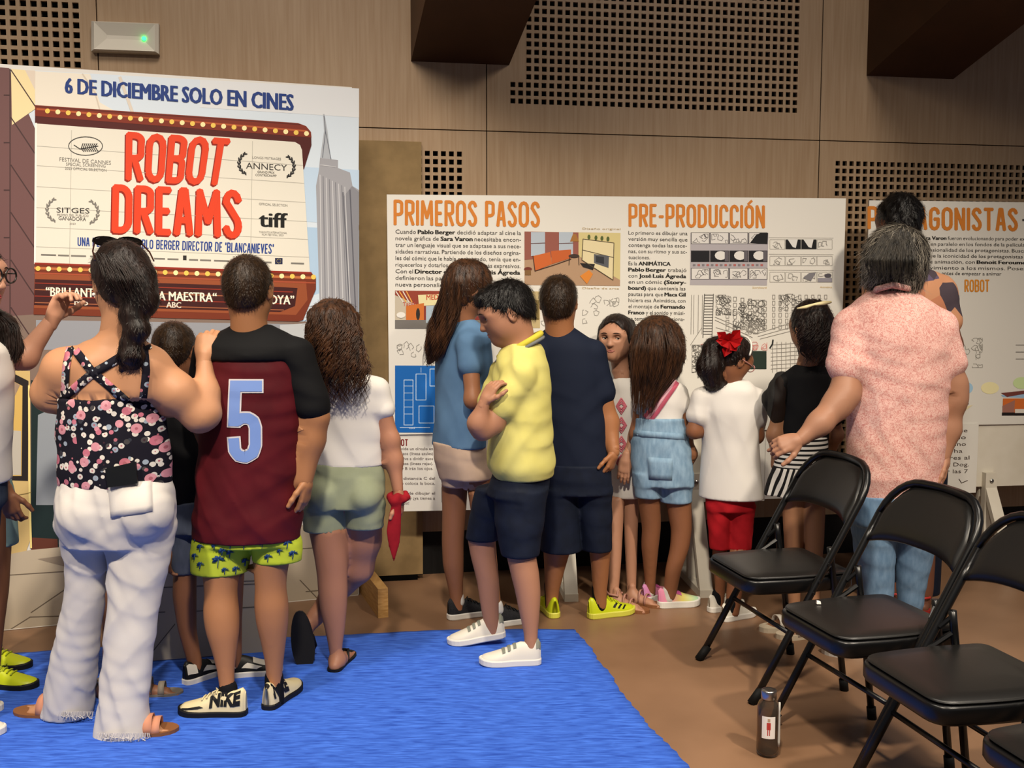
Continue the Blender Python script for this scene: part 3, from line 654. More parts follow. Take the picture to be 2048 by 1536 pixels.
# panel 2
TP2 = hang(S2, 0, 1.75, z2t, z2b, .012, 'text_panel', 'white panel with large orange title behind the tall dark-haired person', th=.0115)
q = Print(S2, TP2, .012)
q.glyphs('PROTAGONISTAS', [(1735, 412), (2036, 416), (2036, 463), (1735, 459)], '#c9792a', 3, .19, gap=.09); q.line([(2046, 440), (2056, 440)], 4, tx, 3)
for k, s in enumerate(('Los dise\u00f1os originales de *Sara Varon* fueron evolucionando para poder existir', 'mientras se iban creando en paralelo en los fondos de la pel\u00edcula.', 'la expresividad y tridimensionalidad de los protagonistas. Buscan-', 'do el volumen para que la iconicidad de los protagonistas fa-', 'cilitase al equipo de animaci\u00f3n, con *Benoit Feroumont*', 'darles vida y movimiento a los mismos. Poses,', 'gestos, antes de empezar a animar')):
    rich(q, s, (1735, 1735, 1735, 1750, 1760, 1750, 1850)[k], (2066, 2052, 2062, 2062, 2066, 2056, 2003)[k], 478 + 11.9 * k, 7.4, .010)
q.glyphs('ROBOT', [(1929, 559), (1979, 559), (1979, 584), (1929, 584)], '#d0862c', 3, .2, gap=.08)
scribble(q, 1924, 676, 1965, 735, 16, '#9a978f', .9, 3)
for k in range(3): q.line([(2032, 690 + 14 * k), (2060, 690 + 14 * k), (2052, 704 + 14 * k)], 1.2, '#6e6b66', 3)
q.ell(1932, 776, 14, 12, '#9fc3dc', 2, 20); q.ell(1980, 776, 18, 12, '#e8dfae', 2, 20); q.ell(2044, 766, 18, 12, '#c5d9a0', 2, 20)
q.poly([(2002, 786), (2060, 780), (2060, 786), (2014, 794)], '#6d3a34', 3); q.poly([(2002, 790), (2060, 785), (2060, 796), (2006, 794)], '#93b4d2', 2)
q.poly([(1912, 816), (1946, 810), (1930, 822), (1912, 826)], '#d9cda6', 3); q.poly([(1914, 812), (1936, 804), (1938, 808), (1916, 818)], '#3a3634', 4)
q.poly([(2006, 797), (2080, 797), (2080, 830), (2005, 830)], '#c9692c', 3); q.poly([(2005, 812), (2030, 800), (2028, 828), (2005, 828)], '#9a6a5c', 4); q.rect(2004, 825, 2080, 831, '#1d1716', 4); q.rect(2030, 818, 2080, 826, '#d8d2c8', 5)
q.done()
s_, of = sheet(S2, 1752, 850, 1948, 984, 'white handwritten question sheet hanging beside the pink-shirted woman', .016)
q = Print(S2, s_, of)
for k, (s, x0, x1) in enumerate((('A veces hay veces que', 1770, 1935), ('no se siguen, como', 1770, 1932), ('en este caso, que uno', 1770, 1932), ('de los dibujantes ha', 1770, 1925), ('cometido 7 errores al', 1770, 1939), ('dibujar a Robot y a Dog.', 1770, 1938), ('\u00bfPuedes encontrar las 7', 1770, 1936), ('diferencias?', 1812, 1887))):
    q.tline(s, x0, x1, 866 + 13.6 * k, 8, '#4a3c36', -.01, -.004)
q.line([(1918, 958), (1923, 966), (1935, 961)], 1.4, '#4a3c36', 3); q.done()
# ================================================================== folding chairs and bottle
m_metal = mat('black_metal', '#0a0a0b', 0.32, 0.5)
m_vinyl = mat('black_vinyl', '#131211', 0.38, 0.5, bump=0.05, bscale=260, bdist=0.001)
m_rub = mat('black_rubber', '#0c0c0c', 0.7, 0.3)
def rounded(poly, r, n=5):
    """round the corners of a 2D polygon"""
    out = []; m = len(poly)
    rs = r if isinstance(r, (list, tuple)) else [r] * m
    for i in range(m):
        p0, p1, p2 = Vector(poly[i - 1]), Vector(poly[i]), Vector(poly[(i + 1) % m])
        a = p1 + (p0 - p1).normalized() * rs[i]; c = p1 + (p2 - p1).normalized() * rs[i]
        for k in range(n + 1):
            t = k / n; out.append(a * (1 - t) ** 2 + p1 * 2 * t * (1 - t) + c * t * t)
    return out
def make_chair():
    e = empty('folding_chair')
    W = 0.213
    # uprights run from the front feet to the top of the back in one bent tube
    FT, TP_ = Vector((0.228, 0, 0.012)), Vector((-0.167, 0, 0.70))
    up = TP_ - FT
    def upp(t, y): return Vector((FT.x + up.x * t, y, FT.z + up.z * t))
    path = [upp(t, -W) for t in (0, .3, .6, .85, .97)]
    cr = 0.125
    for k in range(7):
        a_ = R(90 * k / 6); path.append(upp(.97 + (1.135 - .97) * sin(a_), -W + cr * (1 - cos(a_))))
    n2 = [Vector((p_.x, -p_.y, p_.z)) for p_ in reversed(path)]
    mid = [Vector((path[-1].x - .012 * cos(R(90 * s_)), (W - cr) * s_, path[-1].z)) for s_ in (-.5, 0, .5)]
    MB().tube(path + mid + n2, 0.0125, 10).build('front_leg_frame', m_metal, e, True)
    for sy in (-1, 1):
        MB().tube([(FT.x + .012, sy * W, 0), (FT.x - .028, sy * W, .050)], .0165, 10).build('foot_cap', m_rub, e, True)
        y = sy * (W - .028)
        MB().tube([(-.130, y, .012), (-.098, y, .25), (-.066, y, .47), (-.060, y, .515)], .0115, 10).build('rear_leg', m_metal, e, True)
        MB().tube([(-.132, y, 0), (-.127, y, .040)], .0155, 10).build('foot_cap', m_rub, e, True)
        q0 = upp(.66, sy * (W - .012)); MB().tube([q0, (-.062, y, .50)], .007, 6).build('link', m_metal, e)
        q1 = upp(.575, sy * (W - .014)); MB().tube([q1, (-.068, y, .455)], .008, 6).build('link', m_metal, e)
        for t in (.52, .575, .66): MB().tube([upp(t, sy * (W - .014)), upp(t, sy * (W + .015))], .006, 8).build('rivet', mat('rivet', '#2c2c2e', .35, metal=.8), e)
    MB().tube([upp(.32, -W), upp(.32, W)], .008, 8).build('cross_bar', m_metal, e, True)
    MB().tube([(-.104, -(W - .028), .20), (-.104, W - .028, .20)], .008, 8).build('cross_bar', m_metal, e, True)
    # seat pan and pad
    ol = rounded([(.240, -.172), (.240, .172), (.05, .192), (-.165, .180), (-.165, -.180), (.05, -.192)], [.055, .055, .08, .035, .035, .08])
    def slab(o, z0, z1, r, name, m, crown=0.0):
        c = Vector((0.02, 0)); rings = [(1 - .02, z0), (1, z0 + r), (1, z1 - r), (1 - r * 1.2, z1 - r * .3), (1 - r * 3.2, z1)]
        vs = []; fs = []; nn = len(o)
        for s_, z in rings:
            for p_ in o: q = c + (p_ - c) * s_; vs.append((q.x, q.y, z))
        for i in range(len(rings) - 1):
            for k in range(nn): l = (k + 1) % nn; fs.append((i * nn + k, i * nn + l, (i + 1) * nn + l, (i + 1) * nn + k))
        for s_ in (.7, .35):
            base = len(vs)
            for p_ in o: q = c + (p_ - c) * s_; vs.append((q.x, q.y, z1 + crown * (1 - s_ * s_)))
            pb = base - nn
            for k in range(nn): l = (k + 1) % nn; fs.append((pb + k, pb + l, base + l, base + k))
        fs.append(tuple(len(vs) - nn + k for k in range(nn))); fs.append(tuple(range(nn))[::-1])
        return mesh_obj(name, vs, fs, m, e, True)
    slab(ol, .362, .410, .008, 'seat_pan', m_metal)
    slab([Vector((.02, 0)) + (p_ - Vector((.02, 0))) * .965 for p_ in ol], .4105, .4215, .006, 'seat_pad', m_vinyl, .006)
    # padded back
    nu_, nv_ = 18, 8; vs = []; fs = []
    for side in (0, 1):
        for j in range(nv_ + 1):
            for i in range(nu_ + 1):
                sx = -1 + 2 * i / nu_; ax = abs(sx)
                top = 1.125 - .165 * (max(0, (ax - .38) / .62)) ** 2.6
                bot = .845 + .03 * (1 - ax ** 3)
                t = bot + (top - bot) * j / nv_
                wv = (W - .013 - max(0, (t - .97) / .165) ** 2 * .0) * sx
                p_ = upp(t, wv); bow = -.022 * (1 - sx * sx); edge_ = min(1, min((1 - ax) * 9, j / nv_ * 6, (nv_ - j) / nv_ * 6))
                th = .006 + .009 * edge_ ** .5
                nrm_ = Vector((up.z, 0, -up.x)).normalized()
                vs.append(p_ + Vector((bow, 0, 0)) + nrm_ * (th if side == 0 else -th * .8))
    N = (nu_ + 1) * (nv_ + 1)
    for j in range(nv_):
        for i in range(nu_):
            a_ = j * (nu_ + 1) + i; f_ = (a_, a_ + 1, a_ + nu_ + 2, a_ + nu_ + 1); fs.append(f_); fs.append(tuple(N + k for k in reversed(f_)))
    rim = [i for i in range(nu_ + 1)] + [j * (nu_ + 1) + nu_ for j in range(1, nv_ + 1)] + [nv_ * (nu_ + 1) + i for i in range(nu_ - 1, -1, -1)] + [j * (nu_ + 1) for j in range(nv_ - 1, 0, -1)]
    for k in range(len(rim)): a_, b_2 = rim[k], rim[(k + 1) % len(rim)]; fs.append((b_2, a_, N + a_, N + b_2))
    mesh_obj('backrest', vs, fs, m_vinyl, e, True)
    return e
def dup(root, loc, rz, label):
    r = root.copy(); COL.objects.link(r); r.location = loc; r.rotation_euler = (0, 0, rz); r['label'] = label
    for ch in root.children:
        c = ch.copy(); COL.objects.link(c); c.parent = r
    return r
ch0 = make_chair(); tag(ch0, '', 'chair', 'black folding chairs in a row')
chair_pos = [((0.991, 3.625, 0), -2.893), ((1.103, 3.025, 0), -2.86), ((1.201, 2.568, 0), -2.91), ((1.304, 2.094, 0), -2.91)]
chl = ['empty black folding chair at the row end beside the striped skirt girl', 'empty black folding chair with a white paper scrap on its seat', 'empty black folding chair third along the row from the striped skirt girl', 'empty black folding chair at the row end away from the display boards']
for k in range(4):
    if k == 0: ch0.location = chair_pos[0][0]; ch0.rotation_euler = (0, 0, chair_pos[0][1]); ch0['label'] = chl[0]
    else: dup(ch0, chair_pos[k][0], chair_pos[k][1], chl[k])

bt = empty('water_bottle', G(1535, 1508)); tag(bt, 'smoky clear water bottle with steel cap standing on the floor', 'bottle')
bx, by = bt.location.x, bt.location.y
m_smoke = mat('smoky_plastic', (0.50, 0.42, 0.34, 1), 0.04, 0.5, trans=0.95, ior=1.2)
prof = [(.028, .001), (.033, .006), (.034, .02), (.034, .135), (.0335, .150), (.029, .163), (.021, .172), (.019, .180)]
MB().lathe((bx, by, 0), prof + [(.017, .180), (.019, .170), (.027, .160), (.0315, .148), (.032, .02), (.030, .008)], 32).build('bottle_body', m_smoke, bt, True)
MB().lathe((bx, by, 0), [(.0222, .1745), (.0228, .176), (.0228, .199), (.0215, .2015), (.012, .2015)], 32).build('cap', mat('steel_brushed', '#b5b2ad', 0.28, metal=1.0), bt, True)
def curved(a0, a1, z0, z1, r, n=10):
    b_ = MB(); vs = []; fs = []
    for i in range(n + 1):
        a_ = a0 + (a1 - a0) * i / n
        for z in (z0, z1): vs.append((bx + r * cos(a_), by + r * sin(a_), z))
    for i in range(n): fs.append((2 * i, 2 * i + 2, 2 * i + 3, 2 * i + 1))
    return b_.add(vs, fs)
va = math.atan2(-by, -bx)
curved(va - .55, va + .62, .062, .130, .0346).build('paper_label', mat('label_white', '#e6e1dc', .5), bt, True)
rd = MB(); rr_ = lambda a0, a1, z0, z1: rd.add(*(lambda c_: (c_.v, c_.f))(curved(a0, a1, z0, z1, .0349, 4)))
rr_(va - .12, va + .22, .090, .112); rr_(va - .06, va + .02, .072, .090); rr_(va + .1, va + .17, .072, .090); rd.build('label_print', ink('#b23a34'), bt)
rd = MB(); rr_(va - .05, va + .17, .114, .124); rd.build('label_print', ink('#b59a80'), bt)
MB().tube([(bx + .0365 * cos(va + 1.05), by + .0365 * sin(va + 1.05), z) for z in (.035, .05, .1, .145, .172)], [.003, .004, .0035, .003, .003], 6).build('strap', mat('strap_grey', '#b9b6ae', .6), bt, True)

sp_ = G(1637, 1207, .4275); MB().hexa([sp_ + Vector(v) for v in ((-.007, -.006, 0), (.006, -.007, 0), (.007, .006, 0), (-.006, .007, 0), (-.005, -.004, .006), (.005, -.005, .008), (.004, .005, .007), (-.005, .004, .009))]).build('paper_scrap', mat('label_white', '#e6e1dc', .5))
tag(bpy.data.objects['paper_scrap'], 'tiny white paper scrap lying on a black chair seat', 'scrap')
# ================================================================== figure tools: smooth solids meshed by surface nets
f32 = np.float32
def smin(a, b, k):
    if k <= 0: return np.minimum(a, b)
    h = np.maximum(k - np.abs(a - b), 0) / k
    return np.minimum(a, b) - h * h * (k * .25)
def cone(a, b, ra, rb):
    a = np.array(a, dtype=f32); b = np.array(b, dtype=f32); ab = b - a; l2 = max(float(ab @ ab), 1e-9); m = max(ra, rb)
    def fn(X, Y, Z):
        t = np.clip(((X - a[0]) * ab[0] + (Y - a[1]) * ab[1] + (Z - a[2]) * ab[2]) / l2, 0, 1)
        return np.sqrt((X - a[0] - t * ab[0]) ** 2 + (Y - a[1] - t * ab[1]) ** 2 + (Z - a[2] - t * ab[2]) ** 2) - (ra + (rb - ra) * t)
    return fn, np.minimum(a, b) - m, np.maximum(a, b) + m
def ellip(c, r, M=None):
    """ellipsoid; M has the axes as columns"""
    c = np.array(c, dtype=f32); r = np.array(r, dtype=f32); M = np.eye(3, dtype=f32) if M is None else np.array(M, dtype=f32); m = float(r.max())
    def fn(X, Y, Z):
        dx, dy, dz = X - c[0], Y - c[1], Z - c[2]; q = 0; g = 0
        for i in range(3):
            t = dx * M[0, i] + dy * M[1, i] + dz * M[2, i]
            q = q + (t / r[i]) ** 2; g = g + (t / (r[i] ** 2)) ** 2
        q = np.sqrt(q); return q * (q - 1) / np.maximum(np.sqrt(g), 1e-6)
    return fn, c - m, c + m
def zloft(rows, yaw=0.0, p=2.0, cap=0.0):
    """rows: (x, y, z, rx, ry) stacked by height; yaw turns the ellipse"""
    A = np.array(sorted(rows, key=lambda r: r[2]), dtype=np.float64); z = A[:, 2]
    n = 48; zz = np.linspace(z[0], z[-1], n)
    S = [np.interp(zz, z, A[:, i]) for i in (0, 1, 3, 4)]
    ker = np.array([.25, .5, .25])
    for i in range(4):
        for _ in range(3):
            e = np.concatenate([[2 * S[i][0] - S[i][1]], S[i], [2 * S[i][-1] - S[i][-2]]]); S[i] = np.convolve(e, ker, 'valid')
    c_, s_ = cos(yaw), sin(yaw); mr = max(S[2].max(), S[3].max())
    def fn(X, Y, Z):
        cx, cy, rx, ry = [np.interp(Z, zz, s).astype(f32) for s in S]
        dx, dy = X - cx, Y - cy; a = np.abs(dx * c_ + dy * s_) / rx; b = np.abs(-dx * s_ + dy * c_) / ry
        q = np.sqrt(a * a + b * b) if p == 2 else (a ** p + b ** p) ** (1 / p)
        d = (q - 1) * np.minimum(rx, ry)
        o = np.maximum(zz[0] - Z, Z - zz[-1]).astype(f32)
        return np.where(o > 0, np.sqrt(np.maximum(d, 0) ** 2 + o * o) if cap else np.maximum(d, o), d)
    return fn, np.array([S[0].min() - mr, S[1].min() - mr, z[0]]), np.array([S[0].max() + mr, S[1].max() + mr, z[-1]])
def surface_nets(val, lo, h):
    ins = val < 0; nx, ny, nz = val.shape
    a = ins[:-1, :-1, :-1]; anyv = np.zeros_like(a); allv = np.ones_like(a)
    for i in (0, 1):
        for j in (0, 1):
            for k in (0, 1):
                c = ins[i:nx - 1 + i, j:ny - 1 + j, k:nz - 1 + k]; anyv |= c; allv &= c
    act = np.argwhere(anyv & ~allv)
    if len(act) == 0: return np.zeros((0, 3)), np.zeros((0, 4), int)
    idx = -np.ones(a.shape, dtype=np.int64); idx[tuple(act.T)] = np.arange(len(act))
    pos = np.zeros((len(act), 3)); cnt = np.zeros(len(act))
    cor = [(i, j, k) for i in (0, 1) for j in (0, 1) for k in (0, 1)]
    V = {c: val[act[:, 0] + c[0], act[:, 1] + c[1], act[:, 2] + c[2]] for c in cor}
    for c in cor:
        for ax in range(3):
            if c[ax] == 0:
                d = list(c); d[ax] = 1; d = tuple(d); va, vb = V[c], V[d]; m = (va < 0) != (vb < 0)
                t = va[m] / (va[m] - vb[m]); p = np.tile(np.array(c, float), (m.sum(), 1)); p[:, ax] += t
                pos[m] += p; cnt[m] += 1
    verts = (act + pos / cnt[:, None]) * h + lo
    faces = []
    for ax in range(3):
        s0 = [slice(None)] * 3; s1 = [slice(None)] * 3; s0[ax] = slice(0, -1); s1[ax] = slice(1, None)
        e = np.argwhere(ins[tuple(s0)] != ins[tuple(s1)]); o1, o2 = (ax + 1) % 3, (ax + 2) % 3
        lim = np.array(val.shape)
        ok = (e[:, o1] > 0) & (e[:, o2] > 0) & (e[:, o1] < lim[o1] - 1) & (e[:, o2] < lim[o2] - 1); e = e[ok]
        def cell(d1, d2):
            q = e.copy(); q[:, o1] += d1; q[:, o2] += d2; return idx[tuple(q.T)]
        qd = np.stack([cell(-1, -1), cell(0, -1), cell(0, 0), cell(-1, 0)], 1)
        fl = ins[tuple(e.T)]; qd[~fl] = qd[~fl][:, ::-1]; faces.append(qd)
    F_ = np.concatenate(faces); F_ = F_[(F_ >= 0).all(1)]
    return verts, F_
class Vol:
    def __init__(self): self.ops = []
    def add(self, pr, k=0.02): self.ops.append((pr, k, 1)); return self
    def sub(self, pr, k=0.005): self.ops.append((pr, k, -1)); return self
    def cut(self, fn): self.ops.append((fn, 0, 0)); return self       # keep where fn < 0
    def mesh(self, h, wr=None):
        pos = [o for o in self.ops if o[2] == 1]
        lo = np.min([o[0][1] for o in pos], 0) - 4 * h; hi = np.max([o[0][2] for o in pos], 0) + 4 * h
        n = np.ceil((hi - lo) / h).astype(int) + 1
        ax = [(lo[i] + h * np.arange(n[i])).astype(f32) for i in range(3)]
        val = np.full(tuple(n), 0.2, dtype=f32)
        for pr, k, sg in self.ops:
            if sg == 0:
                val = np.maximum(val, pr(ax[0][:, None, None], ax[1][None, :, None], ax[2][None, None, :]).astype(f32)); continue
            fn, l, u = pr; mg = k + 3 * h
            sl = [slice(max(0, int((l[i] - mg - lo[i]) / h)), min(n[i], int((u[i] + mg - lo[i]) / h) + 2)) for i in range(3)]
            if any(s.stop <= s.start for s in sl): continue
            d = fn(ax[0][sl[0]][:, None, None], ax[1][sl[1]][None, :, None], ax[2][sl[2]][None, None, :]).astype(f32); s = val[tuple(sl)]
            val[tuple(sl)] = smin(s, d, k) if sg > 0 else -smin(-s, d, k)
        if wr:
            amp = max(w[0] for w in wr); I = np.argwhere(np.abs(val) < 2.2 * amp + 2 * h)
            x, y, z = ax[0][I[:, 0]], ax[1][I[:, 1]], ax[2][I[:, 2]]; d = np.zeros(len(I))
            for w in wr: d += folds(x, y, z, *w)
            val[tuple(I.T)] += d.astype(f32)
        return surface_nets(val, lo, h)
def folds(x, y, z, amp, fx, fz, seed, ridge=0.5, z0=None, z1=None):
    """irregular slanting creases: in each area one direction leads, then fades out"""
    ph = []; mk = []
    for i, (a, b) in enumerate(((.45, 1.0), (-1.1, .75), (1.6, .5))):
        q = seed * (1.3 + i) + i * 2.1
        ph.append(1.9 * (x * fx * a + z * fz * b + y * fx * .6 * (1 if i % 2 else -1)) + 1.7 * np.sin(x * 9.1 + q) + 1.4 * np.sin(z * 7.3 + q * 1.7) + .8 * np.sin(y * 11 + q))
        mk.append(np.clip(.35 + np.sin(7.7 * x + 9.9 * z * (1 if i != 1 else -1) + q * 2.3 + 4 * y), 0, 2) ** 3)
    tot = mk[0] + mk[1] + mk[2] + .25
    out = sum(m * ((1 - ridge) * np.sin(p_) + ridge * (1.1 - 2.1 * np.abs(np.sin(.5 * p_)) ** .7)) for m, p_ in zip(mk, ph)) / tot
    w = 1.0
    if z0 is not None: w = np.clip((z - z0) / (z1 - z0), 0, 1)
    return -amp * out * w
def np_obj(name, V, Fc, m, parent):
    me = bpy.data.meshes.new(name); me.vertices.add(len(V)); me.vertices.foreach_set('co', np.asarray(V, dtype=f32).ravel())
    nf = len(Fc); me.loops.add(nf * 4); me.polygons.add(nf)
    me.loops.foreach_set('vertex_index', np.asarray(Fc, dtype=np.int32).ravel())
    me.polygons.foreach_set('loop_start', np.arange(0, nf * 4, 4, dtype=np.int32))
    me.polygons.foreach_set('use_smooth', np.ones(nf, dtype=bool))
    me.materials.append(m); me.update(calc_edges=True); me.validate()
    o = bpy.data.objects.new(name, me); COL.objects.link(o)
    if parent is not None:
        o.parent = parent; o.matrix_parent_inverse = Matrix.Translation(-Vector(parent.location)) if parent.type == 'EMPTY' else Matrix()
    return o
from mathutils.bvhtree import BVHTree
def bvh_of(o): return BVHTree.FromPolygons([v.co[:] for v in o.data.vertices], [tuple(p.vertices) for p in o.data.polygons])
def drape_point(tree, u, v, off):
    d = ray(u, v).normalized(); h = tree.ray_cast(CAM, d)
    if h[0] is None: return None
    n = h[1]
    if n.dot(d) > 0: n = -n
    return h[0] + n * off
def sub_child(o, part):
    o.parent = part; o.matrix_parent_inverse = Matrix(); return o
class Drape:
    """patches laid on the outside of a garment"""
    def __init__(self, obj, off=0.003): self.o = obj; self.t = bvh_of(obj); self.off = off; self.mb = MB()
    def quad(self, q, nx=4, ny=4):
        f = quad_map(q); g_ = {}
        for j in range(ny + 1):
            for i in range(nx + 1): g_[i, j] = drape_point(self.t, *f(i / nx, j / ny), self.off)
        for j in range(ny):
            for i in range(nx):
                c = [g_[i, j], g_[i + 1, j], g_[i + 1, j + 1], g_[i, j + 1]]
                if all(p is not None for p in c) and max((c[a] - c[a - 1]).length for a in range(4)) < .12: self.mb.poly(c)
        return self
    def strip(self, pts, w, seg=6):
        """ribbon along a pixel path"""
        fine = []
        for (a, b) in zip(pts[:-1], pts[1:]):
            for k in range(seg): t = k / seg; fine.append((a[0] + (b[0] - a[0]) * t, a[1] + (b[1] - a[1]) * t))
        fine.append(pts[-1])
        for i in range(len(fine) - 1):
            (x0, y0), (x1, y1) = fine[i], fine[i + 1]
            xa, ya = fine[max(i - 1, 0)]; xb, yb = fine[min(i + 2, len(fine) - 1)]
            def nrm(p, q):
                l = math.hypot(q[0] - p[0], q[1] - p[1]) or 1; return (-(q[1] - p[1]) / l * w / 2, (q[0] - p[0]) / l * w / 2)
            n0 = nrm((xa, ya), (x1, y1)); n1 = nrm((x0, y0), (xb, yb))
            self.quad([(x0 + n0[0], y0 + n0[1]), (x1 + n1[0], y1 + n1[1]), (x1 - n1[0], y1 - n1[1]), (x0 - n0[0], y0 - n0[1])], 1, 2)
        return self
    def poly(self, pts):
        c = [drape_point(self.t, u, v, self.off) for u, v in pts]
        if all(p is not None for p in c): self.mb.poly(c)
        return self
    def text(self, s, q, bold=0.0):
        vs, fs = text_outline(s, bold); x0 = min(v[0] for v in vs); x1 = max(v[0] for v in vs); f = quad_map(q)
        P_ = [drape_point(self.t, *f((x - x0) / (x1 - x0), y / .73), self.off) for x, y in vs]
        for fc in fs:
            if all(P_[i] is not None for i in fc): self.mb.poly([P_[i] for i in fc])
        return self
    def build(self, name, m, parent, label=None, thick=.002):
        if not self.mb.f: return None
        o = self.mb.build(name, m, None, True); o.parent = parent
        bm = bmesh.new(); bm.from_mesh(o.data); bmesh.ops.remove_doubles(bm, verts=bm.verts, dist=.0004); bm.to_mesh(o.data); bm.free()
        o.data.polygons.foreach_set('use_smooth', [True] * len(o.data.polygons))
        o.matrix_parent_inverse = Matrix.Translation(-Vector(parent.location)) if parent.type == 'EMPTY' else Matrix()
        if thick: md = o.modifiers.new('thickness', 'SOLIDIFY'); md.thickness = thick; md.offset = 0
        if label: o['label'] = label
        return o

# ------------------------------------------------------------------ figure materials
def skin(c): return mat('skin_' + c.strip('#'), c, 0.5, 0.35, bump=0.04, bscale=150, bdist=0.001)
def cloth(name, c, var=None, rough=0.85, scale=25, bump=0.12, bscale=380, sheen=0.0): return mat(name, c, rough, 0.2, var=var, scale=scale, bump=bump, bscale=bscale, bdist=0.001, sheen=sheen)
def hairm(name, c, var): return mat(name, c, 0.46, 0.35, var=var, scale=7, stretch=(9, 9, .9), bump=0.5, bscale=16, bdist=0.004, detail=6)
m_eye = mat('eye_white', '#d8d0c6', 0.2, 0.5); m_iris = mat('eye_iris', '#1e120c', 0.15, 0.5); m_brow = mat('eyebrow_hair', '#1c1310', 0.8, 0.2); m_lip = mat('lip_skin', '#9a5148', 0.45, 0.4)
m_white_sole = mat('sole_white', '#d5d2ca', 0.55, 0.3); m_black_sole = mat('sole_black', '#141313', 0.6, 0.3)

